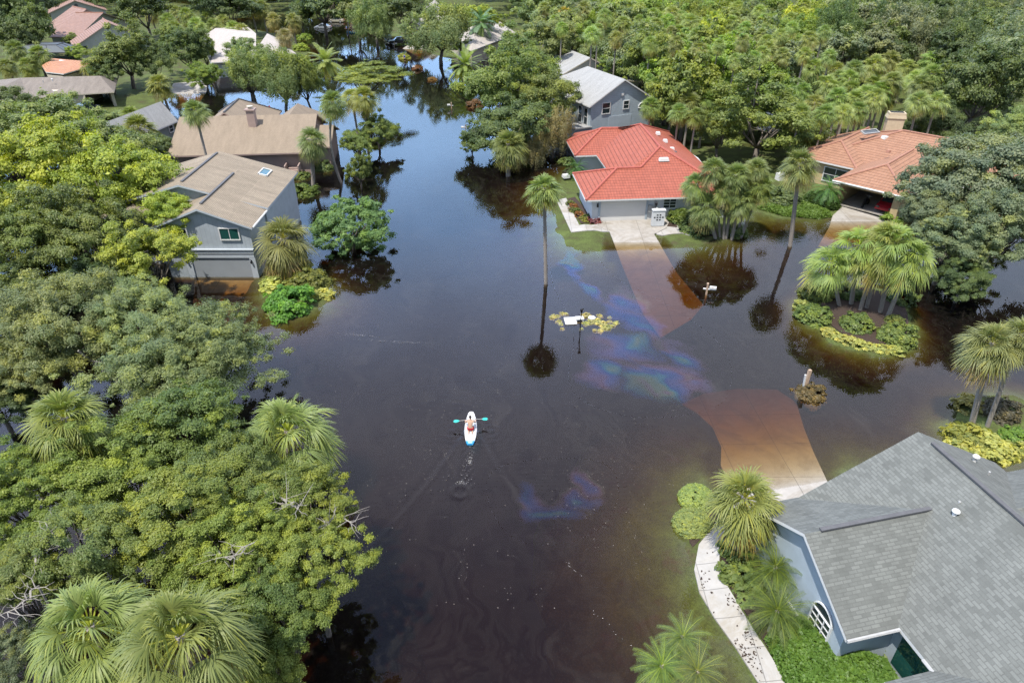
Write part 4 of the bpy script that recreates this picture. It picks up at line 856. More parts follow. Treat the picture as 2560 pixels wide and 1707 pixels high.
# --- H: low brown-grey house with carport, left
m0 = W(160, 225, 2.8)
Hh = House('carport_house', 'low house with a long brownish-grey roof and a dark car in its open carport', (m0.x, m0.y, 0), (M['shingle_tan'], M['wall_cream'], M['wall_cream']))
zE = 2.8; hl = R3(20, 232, zE); hc = R3(70, 245, zE); hd = R3(149, 241, zE); he = R3(161, 238, zE); hf = R3(285, 230, zE); hg = R3(294, 198, zE); hr = R3(250, 190, 4.3); hlr = R3(52, 195, 4.3); hb = (hr[0]-1, hr[1]+6.5, zE); hbl = (hlr[0]-8, hlr[1]+6, zE); wr = R3(-40, 240, 4.3); wf = R3(35, 286, zE); wrt = R3(133, 266, zE); wfl = R3(-70, 292, zE)
Hh.faces([[hc, hd, he, hf, hr, hlr], [hf, hg, hr], [hg, hb, hr], [hb, hbl, hlr, hr], [hbl, wfl, wr, hlr], [hlr, wr, hc], [hc, wr, wrt], [wrt, wr, wf], [wf, wr, wfl]])
ys_ = hf[1]
Hh.walls([(hc[0]-8, hc[1]+.3), (hc[0]+.5, hc[1]+.8), (he[0]+.4, he[1]+.8), (he[0]+.4, hr[1]+2.5), (hc[0]-8, hr[1]+2.5)], 0, 2.5)
Hh.walls([(wf[0]-4, wf[1]+.8), (wrt[0]-2.2, wrt[1]+1.0), (hc[0]-.8, hc[1]-.6), (wf[0]-4, hc[1]-.4)], 0, 2.45)
Hh.walls([(he[0]+.45, he[1]+.9), (he[0]+2.6, he[1]+.9), (he[0]+2.6, he[1]+1.15), (he[0]+.45, he[1]+1.15)], 0, 2.59)
Hh.walls([(hf[0]-1.1, hf[1]+.8), (hf[0]-.6, hf[1]+.8), (hg[0]-1.5, hg[1]-1), (hg[0]-2.0, hg[1]-1)], 0, 2.57)
Hh.walls([(he[0]+.45, hr[1]+3.4), (hg[0]-2., hr[1]+3.4), (hg[0]-2., hr[1]+3.7), (he[0]+.45, hr[1]+3.7)], 0, 2.56)
roofvent(Hh, W(131, 202, 4.3), 1); roofvent(Hh, W(108, 205, 4.3), 0)
Hh.finish()
# --- I: small grey gabled house
m0 = W(400, 290, 3)
I_ = House('small_grey_house', 'small grey-green house with a pale roof, half hidden left of the pink house', (m0.x, m0.y, 0), (M['shingle_pale'], M['white'], M['wall_sage']))
ia = W(402, 254, 5.4); ib = W(330, 281, 5.4); di = (ib-ia).normalized(); ic = W(455, 298, 2.9); hwI = abs((ic-ia).cross(di).z)
I_.wing((ia.x, ia.y), math.atan2(di.y, di.x), hwI, 17, 2.9, 5.4, 'gg', .5, .4, z0=-.3)
nI = Vector((di.y, -di.x, 0)); nI = nI if (ic-ia).dot(nI) > 0 else -nI
ui = (-di.x, -di.y) if (Vector((-di.y, di.x, 0)).dot(nI)) > 0 else (di.x, di.y)
ui = (nI.y*-1, nI.x) if Vector((nI.x, -nI.y*0+nI.y, 0)).length > 0 else ui
p_ = rayplane(427, 322, ia+nI*(hwI-.5), nI); I_.window((p_.x, p_.y, p_.z), (-nI.y, nI.x), .8, .8, 0, hb=1)
I_.finish()
# --- J: white roofed house, upper left of the street
m0 = W(600, 110, 3)
J = House('pale_roof_house', 'house with a very pale cream roof behind the mossy oaks by the street', (m0.x, m0.y, 0), (M['shingle_cream'], M['white'], M['wall_white']))
ja, jb, jc, jd, je = R3(543, 74, 5.6), R3(499, 98, 3.), R3(528, 157, 3.), R3(640, 150, 3.), R3(640, 84, 5.4); jf = R3(620, 68, 3.); jg = R3(530, 66, 3.)
J.faces([[jb, jc, ja], [jc, jd, je, ja], [jd, jf, je], [jf, jg, ja, je], [jg, jb, ja]])
J.walls([(p[0]*.92+m0.x*.08, p[1]*.96+m0.y*.04) for p in (jc, jd, jf, jg, jb)], 0, 2.85)
ka, kb, kc, kd, ke, kf = R3(630, 100, 2.9), R3(640, 140, 2.9), R3(740, 134, 2.9), R3(682, 100, 2.9), R3(668, 84, 4.9), R3(650, 110, 4.7)
J.faces([[kb, kc, ke, kf], [kc, (kd[0], kd[1]+3, 2.9), ke], [ka, kb, kf]])
J.walls([(kb[0]+1, kb[1]+1), (kc[0]-1.2, kc[1]+.8), (kd[0]-1, kd[1]+1), (ka[0]+2, ka[1]+2)], 0, 2.7)
p_ = W(522, 107, 4.4); skylight(J, p_, 1.5, 2.2, .3, .2, M['gutter'])
p_ = W(522, 124, 3.6); q = MB(); q.box((p_.x-m0.x, p_.y-m0.y, 4.2), (1.1, .9, 3.0), .1); q.build('chimney', M['wall_white'], J.root)
J.finish()
# --- K: cream house, top centre
m0 = W(1120, 80, 3)
Kh = House('cream_house', 'cream-walled house with a broad pale roof behind the big olive tree at the far bend', (m0.x, m0.y, 0), (M['shingle_cream'], M['white'], M['wall_cream']))
gpx(Kh, (1004, 70), (1062, 73), 52, 3.2, 14, False)
gpx(Kh, (1030, 50), (1120, 50), 15, 3.4, 14, False, zm=6.8)
ma, mb_, mc, md, me_ = R3(1120, 95, 3.), R3(1178, 128, 3.), R3(1292, 84, 3.), R3(1250, 55, 3.), R3(1190, 62, 5.8)
Kh.faces([[ma, mb_, me_], [mb_, mc, me_], [mc, md, me_], [md, ma, me_]])
Kh.walls([(p[0]*.92+me_[0]*.08, p[1]*.96+me_[1]*.04) for p in (ma, mb_, mc, md)], 0, 2.85)
Kh.finish()
# --- L: small orange tiled house
m0 = W(150, 170, 2.8)
Lh = House('orange_roof_house', 'small house with an orange tile roof between the townhouses and the carport house', (m0.x, m0.y, 0), (M['tile_orange'], M['white'], M['wall_cream'], M['cap_terra']))
la, lb, lc, ld, le, lf_ = R3(102, 161, 2.8), R3(114, 180, 2.8), R3(159, 185, 2.8), R3(205, 172, 2.8), R3(124, 155, 3.6), R3(176, 150, 3.7); lg = R3(230, 155, 2.8); lh = R3(130, 146, 2.8)
Lh.faces([[la, lb, le], [lb, lc, lf_, le], [lc, ld, lf_], [ld, lg, lf_], [lg, lh, le, lf_], [lh, la, le]])
Lh.walls([(p[0]*.9+m0.x*.1, p[1]*.97+m0.y*.03) for p in (lb, lc, ld, lg, lh, la)], 0, 2.3)
Lh.finish()
c0 = W(135, 150, 0); cage('pool_cage', 'grey screened pool cage beside the small orange tile roof', [(c0.x-5.5, c0.y-5), (c0.x+6, c0.y-4.5), (c0.x+5.5, c0.y+2), (c0.x-5, c0.y+1.5)], 2.2)
# --- far roofs
def farroof(name, label, px, zE, zR, m, wm):
    pts = [R3(x, y, zE) for x, y in px]; c = sum((Vector(p) for p in pts), Vector())/len(pts); H_ = House(name, label, (c.x, c.y, 0), (m, M['white'], wm))
    ap = (c.x, c.y, zR); H_.faces([[pts[i], pts[(i+1) % len(pts)], ap] for i in range(len(pts))]); H_.walls([(p[0]*.93+c.x*.07, p[1]*.97+c.y*.03) for p in pts], 0, zE-.15); H_.finish()
farroof('far_house', 'house showing only a dusty-brown roof among dark trees near the top right corner', [(2306, 44), (2325, 58), (2378, 58), (2380, 40), (2340, 30)], 3.0, 5.2, M['shingle_pink'], M['wall_cream'])
farroof('far_house', 'house showing only a sliver of pink roof above the yellow palms at the top', [(372, 14), (380, 22), (418, 20), (414, 6)], 3., 6., M['tile_pink'], M['wall_cream'])
farroof('far_house', 'house with a pink roof behind two thin palm trunks far up the street', [(868, 16), (875, 24), (915, 22), (912, 8)], 3., 6., M['tile_pink'], M['wall_pink'])
# ---------------------------------------------------------------- vegetation
def unit(a): return a/np.maximum(np.linalg.norm(a, axis=-1, keepdims=True), 1e-9)
def leaves(P, Nn, l, w, rng, fold=.0):
    """kite-shaped leaves at points P with normals Nn"""
    n = len(P); t = unit(np.cross(Nn, rng.normal(size=(n, 3)))); b = np.cross(Nn, t)
    q = np.exp(rng.normal(-.04, .3, (n, 1))); l = l*q*rng.uniform(.8, 1.2, (n, 1)); w = w*q*rng.uniform(.8, 1.2, (n, 1))
    V = np.stack([P-t*l*.5, P-t*l*.05+b*w*.5+Nn*w*fold, P+t*l*.5, P-t*l*.05-b*w*.5+Nn*w*fold], 1).reshape(-1, 3)
    return V, np.arange(n*4).reshape(n, 4)
def clump_field(rng, R, rz, ncl, zmin=-.4, shell=.62, lob=.22, out=.14):
    u = unit(rng.normal(size=(ncl*4, 3))); u = u[u[:, 2] > zmin][:ncl]
    ks = unit(rng.normal(size=(7, 3))); env = 1+lob*np.sin(np.clip(u @ ks.T*3.0, -9, 9)+rng.uniform(0, 6, 7)).sum(1)/2.6
    r = rng.uniform(shell, 1.0, len(u))**.8*env*np.where(rng.random(len(u)) < out, rng.uniform(1.08, 1.3, len(u)), 1)
    return u*r[:, None]*np.array([R, R, rz]), u
def crown_mesh(name, seed, R=4.5, rz=3.4, ncl=150, nleaf=22000, ll=.24, lw=.13, cr=.17, m=None, zmin=-.4, shell=.62, droop=0., lob=.22, squash=.72, nr=.42, out=.14):
    rng = np.random.default_rng(seed)
    C, U = clump_field(rng, R, rz, ncl, zmin, shell, lob, out)
    size = cr*R*np.exp(rng.normal(0, .32, len(C)))
    wgt = size**2; cid = rng.choice(len(C), nleaf, p=wgt/wgt.sum())
    d = unit(rng.normal(size=(nleaf, 3))); fl = (d[:, 2] < 0) & (rng.random(nleaf) < .55); d[fl, 2] *= -1
    rr = rng.random(nleaf)**.42*(1+.22*rng.normal(size=nleaf))*(1+(.55*rng.random(nleaf))*(rng.random(nleaf) < out*.85))
    P = C[cid]+d*(rr*size[cid])[:, None]*np.array([1, 1, squash])
    if droop: P[:, 2] -= droop*size[cid]*rng.random(nleaf)**2*2
    Nn = unit(d*.75+U[cid]*.35+np.array([0, 0, .45])+rng.normal(0, nr, (nleaf, 3)))
    if droop: Nn = unit(Nn*np.array([1, 1, .45]))
    V, F = leaves(P, Nn, ll, lw, rng, .12)
    tc = rng.normal(.44, .22, len(C)); yl = rng.random(len(C)) < .04; tc[yl] += .2
    t = np.clip(tc[cid]+rng.normal(0, .13, nleaf), 0, 1)
    me = np_mesh(name, V, F, t, mats=[m or M['leaf']]); me['C'] = [float(x) for x in C[:40].ravel()]; return me
def limbs_mesh(name, C, H0=5.0, seed=0, r0=.28, nl=11, mt=None, lean=.3):
    rng = np.random.default_rng(seed); b = MB(); C = np.array(C).reshape(-1, 3)
    fork = Vector((rng.normal(0, lean), rng.normal(0, lean), H0*.42))
    b.tube([(0, 0, -1.4), (rng.normal(0, .05), rng.normal(0, .05), H0*.15), tuple(fork)], [r0*1.25, r0, r0*.85], 8)
    for k in range(min(nl, len(C))):
        e = Vector((C[k][0]*.8, C[k][1]*.8, C[k][2]*.35))+Vector((0, 0, H0)); m1 = fork.lerp(e, .45)+Vector((rng.normal(0, .25), rng.normal(0, .25), -.35)); r = r0*rng.uniform(.35, .6)
        b.tube([tuple(fork-Vector((0, 0, .1))), tuple(m1), tuple(e)], [r, r*.65, r*.22], 5)
        for q in range(2):
            s = m1.lerp(e, rng.uniform(.1, .6)); ck = C[rng.integers(len(C))]; e2_ = Vector((ck[0]*.75, ck[1]*.75, ck[2]*.3))+Vector((0, 0, H0))
            if (e2_-s).length < 3.2: b.tube([tuple(s), tuple(s.lerp(e2_, .5)+Vector((0, 0, .15))), tuple(e2_)], [r*.4, r*.25, r*.1], 4)
    o = b.build(name, mt or M['bark'], smooth=True); me = o.data; bpy.data.objects.remove(o); return me
def crown_set(pref, n, **k):
    out = []
    for i in range(n):
        c = crown_mesh('crown', hash((pref, 3)) % 1 + 100*len(PROTO)+i, **k); out.append((c, limbs_mesh('trunk', c['C'], seed=i+7*len(PROTO)), k.get('R', 4.5), k.get('rz', 3.4)))
    PROTO[pref] = out
PROTO = {}
crown_set('near', 4, ncl=260, nleaf=115000, ll=.135, lw=.085, cr=.098, shell=.42, lob=.36, squash=.62)
crown_set('fine', 3, ncl=380, nleaf=90000, ll=.15, lw=.055, cr=.085, shell=.42, lob=.4, squash=.8)
crown_set('mid', 4, ncl=190, nleaf=50000, ll=.185, lw=.12, cr=.115, shell=.45, lob=.36, squash=.65)
crown_set('moss', 2, ncl=210, nleaf=30000, ll=.25, lw=.11, cr=.12, droop=.8, shell=.5, lob=.3)
crown_set('flat', 1, ncl=150, nleaf=26000, ll=.24, lw=.12, cr=.14, squash=.35, shell=.35, zmin=-.05)
crown_set('far', 5, ncl=150, nleaf=18000, ll=.33, lw=.21, cr=.13, shell=.48, lob=.36, squash=.65)
crown_set('willow', 1, ncl=170, nleaf=26000, ll=.34, lw=.07, cr=.13, droop=1.7, shell=.45)
crown_set('round', 1, ncl=260, nleaf=42000, ll=.22, lw=.13, cr=.10, shell=.6, lob=.12, zmin=-.8)
# bushes ------------------------------------------------------------
def bush_set(pref, n, **k):
    PROTO[pref] = [(crown_mesh('foliage', 900+31*len(PROTO)+i, **k), None, k['R'], k['rz']) for i in range(n)]
bush_set('bush', 3, R=1.0, rz=.8, ncl=150, nleaf=9000, ll=.12, lw=.08, cr=.13, zmin=-.15, shell=.78, lob=.09, nr=.3, out=.05)
bush_set('broad', 2, R=1.0, rz=.8, ncl=70, nleaf=2200, ll=.26, lw=.16, cr=.2, zmin=-.15, shell=.55, lob=.22)
bush_set('ball', 1, R=1.0, rz=.85, ncl=1500, nleaf=46000, ll=.055, lw=.042, cr=.07, zmin=-.3, shell=.94, lob=.015, nr=.16, out=0.)
# palms -------------------------------------------------------------
def fan_crown(name, seed, nf=46, nseg=26, pet=1.0, bl=1.05, droop=.55, dead=.12, spread=1.75, elo=-62, ehi=86, wseg=.036, w=None, twr=.28):
    rng = np.random.default_rng(seed); V = []; F = []; T = []
    for i in range(nf):
        g = (i+.5)/nf; el = rad(ehi+(elo-ehi)*g**.85)+rng.normal(0, .10); az = i*2.39996+rng.normal(0, .15)
        isd = g > 1-dead; pl = pet*(.72+.4*g)*rng.uniform(.85, 1.12); b_l = bl*rng.uniform(.85, 1.12)
        tw = rng.normal(0, twr)
        d = np.array([math.cos(el)*math.cos(az), math.cos(el)*math.sin(az), math.sin(el)])
        side = unit(np.cross(d, [0, 0, 1]) if abs(d[2]) < .99 else np.array([-math.sin(az), math.cos(az), 0.])); upv = np.cross(side, d)
        side, upv = side*math.cos(tw)+upv*math.sin(tw), upv*math.cos(tw)-side*math.sin(tw)
        sag = .28 if not isd else .1
        base = len(V); w0 = .035
        ts = np.array([0, .5, 1.]); C = [d*pl*t-np.array([0, 0, sag*(t*pl)**2*.35]) for t in ts]
        for c in C: V += [c-side*w0, c+side*w0]
        for k in range(2): F.append([base+2*k, base+2*k+1, base+2*k+3, base+2*k+2]); T.append(.72 if not isd else .95)
        hub = C[-1]; tb = (.30+.20*rng.random()+.34*max(0, g-.5)) if not isd else rng.uniform(.92, 1.)
        if w: tb = w+.12*rng.random() if not isd else tb
        d2 = unit(d*1.0-np.array([0, 0, .22]))
        for s_ in range(nseg):
            a = (s_/(nseg-1)-.5)*2*spread; fd = math.cos(a)
            dirv = unit(d2*math.cos(a)+side*math.sin(a)+upv*(.26*abs(math.sin(a))-.05)+rng.normal(0, .035, 3))
            L_ = b_l*(.78+.30*max(0, math.cos(a*.55)))*rng.uniform(.9, 1.08); wd_ = wseg*(1 if abs(a) < 1.2 else .8)
            wv = unit(np.cross(dirv, upv)); b0_ = len(V); dr = droop*rng.uniform(.7, 1.35)*(1.6 if isd else 1)
            for t, ww in ((.04, .35), (.42, 1.), (.72, .75), (1., .12)):
                c = hub+dirv*L_*t; c = c-np.array([0, 0, dr*L_*max(0, t-.3)**1.7*1.15]); q = wv*wd_*ww
                V += [c-q, c+q]
            tt = np.clip(tb+rng.normal(0, .06), 0, 1)
            for k in range(3): F.append([b0_+2*k, b0_+2*k+1, b0_+2*k+3, b0_+2*k+2]); T.append(min(1, tt+(.06 if k == 2 else 0)))
    return np_mesh(name, np.array(V), np.array(F), np.array(T), mats=[M['frond']])
def feather_crown(name, seed, nf=30, L_=2.3, nl=34, ll=.52, lw=.035, arch=.55, elo=-35, ehi=80, dead=.1, green=.42):
    rng = np.random.default_rng(seed); V = []; F = []; T = []
    for i in range(nf):
        g = (i+.5)/nf; el = rad(ehi+(elo-ehi)*g)+rng.normal(0, .08); az = i*2.39996+rng.normal(0, .15); isd = g > 1-dead
        l = L_*rng.uniform(.85, 1.1); hd = np.array([math.cos(az), math.sin(az), 0]); sd = np.array([-math.sin(az), math.cos(az), 0])
        def pt(t): 
            e = el-arch*1.6*t; return hd*l*(math.sin(el)-math.sin(e))/(arch*1.6)*1.0+np.array([0, 0, l*(math.cos(e)-math.cos(el))/(arch*1.6)])
        pts = [pt(t) for t in np.linspace(0, 1, 9)]; b0_ = len(V)
        for k, p in enumerate(pts): q = sd*.03*(1-.8*k/8); V += [p-q, p+q]
        for k in range(8): F.append([b0_+2*k, b0_+2*k+1, b0_+2*k+3, b0_+2*k+2]); T.append(.7)
        tb = green+rng.normal(0, .08)+.25*max(0, g-.6) if not isd else .88
        for s_ in (-1, 1):
            for j in range(nl):
                t = .12+.87*(j+.5)/nl; p = pt(t); tg = unit(pt(min(1, t+.02))-pt(max(0, t-.02))); nv = np.cross(sd, tg)
                dv = unit(sd*s_*.95+tg*.62+nv*.12*(1 if nv[2] > 0 else -1)); L2 = ll*math.sin(math.pi*(.12+.8*t))**.6*rng.uniform(.85, 1.1)
                wv = unit(np.cross(dv, nv))*lw; b1 = len(V); m_ = p+dv*L2*.55-np.array([0, 0, .04]); e = p+dv*L2-np.array([0, 0, .16*L2/.5])
                V += [p-wv*.6, p+wv*.6, m_-wv, m_+wv, e-wv*.15, e+wv*.15]; tt = np.clip(tb+rng.normal(0, .07), 0, 1)
                F += [[b1, b1+1, b1+3, b1+2], [b1+2, b1+3, b1+5, b1+4]]; T += [tt, tt]
    return np_mesh(name, np.array(V), np.array(F), np.array(T), mats=[M['frond']])
FAN = [fan_crown('crown', 50+i) for i in range(4)]
FANNEAR = [fan_crown('crown', 70+i, nf=38, nseg=42, pet=1.25, bl=1.05, wseg=.026, droop=.85, spread=1.75, twr=.45, dead=.14) for i in range(3)]
FANBR = [fan_crown('crown', 60+i, nf=34, nseg=24, pet=1.15, bl=.95, droop=.7, dead=.06, w=.40, elo=-50) for i in range(3)]
FANSK = [fan_crown('crown', 80+i, nf=52, nseg=26, dead=.24, elo=-80, droop=.6, wseg=.030) for i in range(2)]
FEA = [feather_crown('crown', 90, lw=.022), feather_crown('crown', 91, nf=26, lw=.022)]
PYG = [feather_crown('crown', 92, nf=56, L_=1.9, nl=26, ll=.30, lw=.009, arch=.8, elo=-50, dead=.07, green=.38), feather_crown('crown', 93, nf=56, L_=1.9, nl=26, ll=.30, lw=.009, arch=.75, elo=-50, dead=.05, green=.42)]
DATE = [feather_crown('crown', 94, nf=60, L_=2.6, nl=44, ll=.38, lw=.018, arch=.5, elo=-40, dead=.22, green=.45)]
def palm_trunk(base, top, r, parent, bend=0.):
    b = MB(); a = Vector(base); e = Vector(top); pts = []; rs = []
    n = 9; side = Vector((e.y-a.y, a.x-e.x, 0)); side = side.normalized() if side.length > .2 else Vector((1, 0, 0))
    for i in range(n):
        t = i/(n-1); p = a.lerp(e, t)+side*bend*math.sin(math.pi*t); pts.append(p); rs.append(r*(1.3-.42*t if t < .12 else 1.18-.2*t))
    b.tube(pts, rs, 8); o = b.build('trunk', M['palmbark'], parent, smooth=True); return o
TRUNKS = {}
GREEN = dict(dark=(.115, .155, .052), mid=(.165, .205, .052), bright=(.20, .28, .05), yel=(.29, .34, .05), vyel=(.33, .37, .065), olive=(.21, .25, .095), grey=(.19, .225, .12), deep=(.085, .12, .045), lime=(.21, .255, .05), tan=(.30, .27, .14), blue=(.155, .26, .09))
FANC = (.205, .255, .088)
rngP = np.random.default_rng(11)
def plant(kind, p, R, rzf, col, label, cat='tree', name='broadleaf_tree', group=None, trunk=True, zc=5., seed=None, tall=1.0):
    """broadleaf tree or shrub: crown centre p (world), radius R, vertical factor rzf"""
    pr = PROTO[kind]; me, tk, R0, rz0 = pr[(seed if seed is not None else int(rngP.integers(99))) % len(pr)]
    rt = tag(empty(name, (p[0], p[1], 0), 0), label, cat, group); rz = rngP.uniform(0, 6.28)
    j = rngP.uniform(.95, 1.05, 3); c = tuple(np.clip(np.array(col)*j*rngP.uniform(.92, 1.1), 0, 1))
    e = rngP.uniform(.84, 1.19) if tk else 1.0
    link('crown' if tk else 'foliage', me, rt, (0, 0, p[2]), (rngP.normal(0, .09), rngP.normal(0, .09), rz) if tk else (0, 0, rz), (R/R0*e, R/R0/e, R*rzf/rz0), c)
    if tk and trunk: link('trunk', tk, rt, (0, 0, p[2]*.0), (0, 0, rz), (R/R0, R/R0, max(.3, p[2])/5.0))
    return rt
def tree(kind, cx, cy, w, zc, col, label, rzf=.78, group=None, name='broadleaf_tree', **k):
    p = D(cx, cy, zc); R = w/2*depth_of(p)/(FOC/K); return plant(kind, p, R, rzf, GREEN[col] if isinstance(col, str) else col, label, 'tree', name, group, **k)
def bush(kind, cx, cy, w, label, col, rzf=.75, zb=None, group=None, name='shrub', cat='shrub', dz=0.):
    p = D(cx, cy, .45); R = w/2*depth_of(p)/(FOC/K); h = R*rzf; z0 = zb if zb is not None else max(-.25, gz(p.x, p.y))
    p = D(cx, cy, max(.1, z0+h*.35)); return plant(kind, (p.x, p.y, z0+dz), R, rzf, GREEN[col] if isinstance(col, str) else tuple(1.25*c for c in col), label, cat, name, group, trunk=False)
def palm(kind, cx, cy, w, label, base=None, diam=3.7, col=None, group=None, r=.15, bend=0., name='palm_tree', mesh=None, zc=None, seed=None, csc=1.0):
    col = FANC if col is None else (1.6*col[0], 1.85*col[1], 1.8*col[2])
    """palm: crown centre pixel and width; base pixel when it shows"""
    if base is not None:
        b = D(*base); b.z = 0; dd = ray(cx*K, cy*K); t = (b.y+ (0 if len(base) < 3 else 0))/dd.y; top = Vector((0, 0, CAMH))+dd*t; diam = w*depth_of(top)/(FOC/K)
    elif zc is not None: top = D(cx, cy, zc); diam = w*depth_of(top)/(FOC/K); b = Vector((top.x+rngP.normal(0, .3), top.y+rngP.normal(0, .3), 0))
    else:
        top = at_depth(cx, cy, diam*(FOC/K)/w); b = Vector((top.x+rngP.normal(0, .25), top.y+rngP.normal(0, .25), 0))
        if top.z < 2.2: top = D(cx, cy, 2.2); diam = w*depth_of(top)/(FOC/K)
    S = dict(fan=FAN, near=FANNEAR, bright=FANBR, skirt=FANSK, feather=FEA, pygmy=PYG, date=DATE)[kind]
    me = S[(seed if seed is not None else int(rngP.integers(99))) % len(S)]; D0 = dict(fan=3.9, near=3.9, bright=3.9, skirt=3.9, feather=3.7, pygmy=3.2, date=4.2)[kind]
    rt = tag(empty(name, (b.x, b.y, 0)), label, 'palm', group); sc = diam/D0*csc; rel = Vector((top.x-b.x, top.y-b.y, top.z-.15*sc))
    j = rngP.uniform(.9, 1.1, 3)*rngP.uniform(.88, 1.14)
    o = link('crown', me, rt, rel, (rngP.normal(0, .08), rngP.normal(0, .08), rngP.uniform(0, 6.28)), (sc, sc, sc), tuple(np.array(col)*j))
    palm_trunk((0, 0, -1.0), tuple(rel+Vector((0, 0, .1*sc))), r*max(.6, sc), rt, bend); return rt
# ---------------------------------------------------------------- trees, nearest first (photo position of the crown, width, crown height)
GNL = 'trees crowding the near left side'
for a in [
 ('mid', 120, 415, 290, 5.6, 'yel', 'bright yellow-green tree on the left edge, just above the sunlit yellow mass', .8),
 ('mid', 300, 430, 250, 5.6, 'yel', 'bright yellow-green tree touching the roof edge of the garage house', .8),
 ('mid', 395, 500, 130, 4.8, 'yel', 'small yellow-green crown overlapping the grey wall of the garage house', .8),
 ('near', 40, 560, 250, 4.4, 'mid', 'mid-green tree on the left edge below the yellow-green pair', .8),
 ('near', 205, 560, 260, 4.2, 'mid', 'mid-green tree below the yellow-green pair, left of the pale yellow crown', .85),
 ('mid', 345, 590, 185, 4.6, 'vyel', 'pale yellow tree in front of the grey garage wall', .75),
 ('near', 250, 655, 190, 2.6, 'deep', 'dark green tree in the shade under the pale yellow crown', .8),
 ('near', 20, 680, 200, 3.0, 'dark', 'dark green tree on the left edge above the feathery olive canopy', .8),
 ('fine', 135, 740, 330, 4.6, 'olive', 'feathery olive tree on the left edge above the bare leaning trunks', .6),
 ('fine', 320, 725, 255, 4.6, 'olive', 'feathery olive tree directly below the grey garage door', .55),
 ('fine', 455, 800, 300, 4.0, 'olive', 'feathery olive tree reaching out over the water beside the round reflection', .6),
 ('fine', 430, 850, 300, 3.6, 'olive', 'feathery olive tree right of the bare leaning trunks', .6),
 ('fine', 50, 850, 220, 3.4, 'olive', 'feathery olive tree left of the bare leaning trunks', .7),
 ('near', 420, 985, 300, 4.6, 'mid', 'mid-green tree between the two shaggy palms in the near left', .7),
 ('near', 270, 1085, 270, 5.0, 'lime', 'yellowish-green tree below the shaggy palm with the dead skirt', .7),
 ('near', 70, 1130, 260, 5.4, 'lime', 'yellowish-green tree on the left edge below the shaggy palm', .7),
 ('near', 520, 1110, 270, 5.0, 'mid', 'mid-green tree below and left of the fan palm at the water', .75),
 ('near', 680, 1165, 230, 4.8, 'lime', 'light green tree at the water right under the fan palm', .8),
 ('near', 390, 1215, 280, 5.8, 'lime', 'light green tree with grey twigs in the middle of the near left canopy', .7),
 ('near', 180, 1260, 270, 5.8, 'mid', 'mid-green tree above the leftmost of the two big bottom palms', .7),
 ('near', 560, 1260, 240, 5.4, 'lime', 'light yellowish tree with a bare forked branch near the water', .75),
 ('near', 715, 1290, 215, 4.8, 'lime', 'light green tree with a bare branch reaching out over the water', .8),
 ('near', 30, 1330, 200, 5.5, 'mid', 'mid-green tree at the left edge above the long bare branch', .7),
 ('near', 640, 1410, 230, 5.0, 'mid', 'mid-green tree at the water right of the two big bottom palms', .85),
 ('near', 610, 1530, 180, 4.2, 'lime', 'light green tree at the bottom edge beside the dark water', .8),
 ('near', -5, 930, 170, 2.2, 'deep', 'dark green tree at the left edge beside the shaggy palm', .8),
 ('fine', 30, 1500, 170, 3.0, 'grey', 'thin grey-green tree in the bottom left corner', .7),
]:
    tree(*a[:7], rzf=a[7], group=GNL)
# bare grey branches standing out of those canopies
def bare(px, label, z=6.5):
    pts = [D(x, y, z+zz) for x, y, zz in px]; o = pts[0]
    t = tag(empty('bare_branch', (o.x, o.y, 0)), label, 'branch', 'bare grey branches in the near left canopy'); b = MB(); n = len(pts)
    loc = [p-Vector((o.x, o.y, 0)) for p in pts]; rg = np.random.default_rng(int(px[0][0])+1); lc = [loc[0]]
    for i in range(1, n): lc += [loc[i-1].lerp(loc[i], .5)+Vector(rg.normal(0, .13, 3)), loc[i]]
    loc = lc; n = len(loc)
    b.tube([loc[0]-Vector((.0, 0, 1.6))]+loc, [.05]+[.042*(1-.7*i/n) for i in range(n)], 5)
    rg = np.random.default_rng(int(px[0][0]))
    for i in range(1, n):
        for k in range(3):
            d_ = Vector(rg.normal(0, .42, 3)); d_.z = abs(d_.z)*.5; s_ = loc[i-1].lerp(loc[i], rg.random()); k2 = Vector(rg.normal(0, .12, 3)); b.tube([s_, s_+d_*.5+k2, s_+d_*.85+k2*.4, s_+d_*1.2+k2], [.020, .014, .010, .005], 4); b.tube([s_+d_*.5+k2, s_+d_*.8+k2*3], [.010, .004], 4)
    b.build('limb', M['deadwood'], t)
bare([(88, 1345, 0), (70, 1375, .2), (30, 1400, .3), (-20, 1425, .2)], 'long bare branch crossing the left edge above the two big bottom palms', 6.2)
bare([(82, 1290, 0), (110, 1245, .3), (112, 1215, .5), (160, 1250, .5)], 'bare forked branch above the leftmost big bottom palm')
bare([(500, 1265, 0), (530, 1285, .2), (585, 1245, .5)], 'bare V-shaped branch in the middle of the near left canopy')
bare([(640, 1140, 0), (660, 1165, .3), (685, 1170, .5), (675, 1150, .8)], 'bare branch low beside the fan palm at the water', 6.0)
bare([(700, 1215, 0), (755, 1205, .3), (790, 1190, .5), (810, 1200, .5)], 'bare branch reaching furthest out over the water', 5.0)
def lean(px, label):
    pts = [D(x, y, z) for x, y, z in px]; o = pts[0]; t = tag(empty('leaning_tree', (o.x, o.y, 0)), label, 'tree trunk', 'bare trunks leaning in the olive canopy'); b = MB()
    loc = [p-Vector((o.x, o.y, 0)) for p in pts]; b.tube(loc, [.16, .13, .07], 7); rg = np.random.default_rng(4)
    for k in range(7):
        s_ = loc[0].lerp(loc[-1], .15+.12*k); d_ = Vector(rg.normal(0, .8, 3)); b.tube([s_, s_+d_*.5, s_+d_], [.04, .022, .008], 4)
    b.build('limb', M['deadwood'], t)
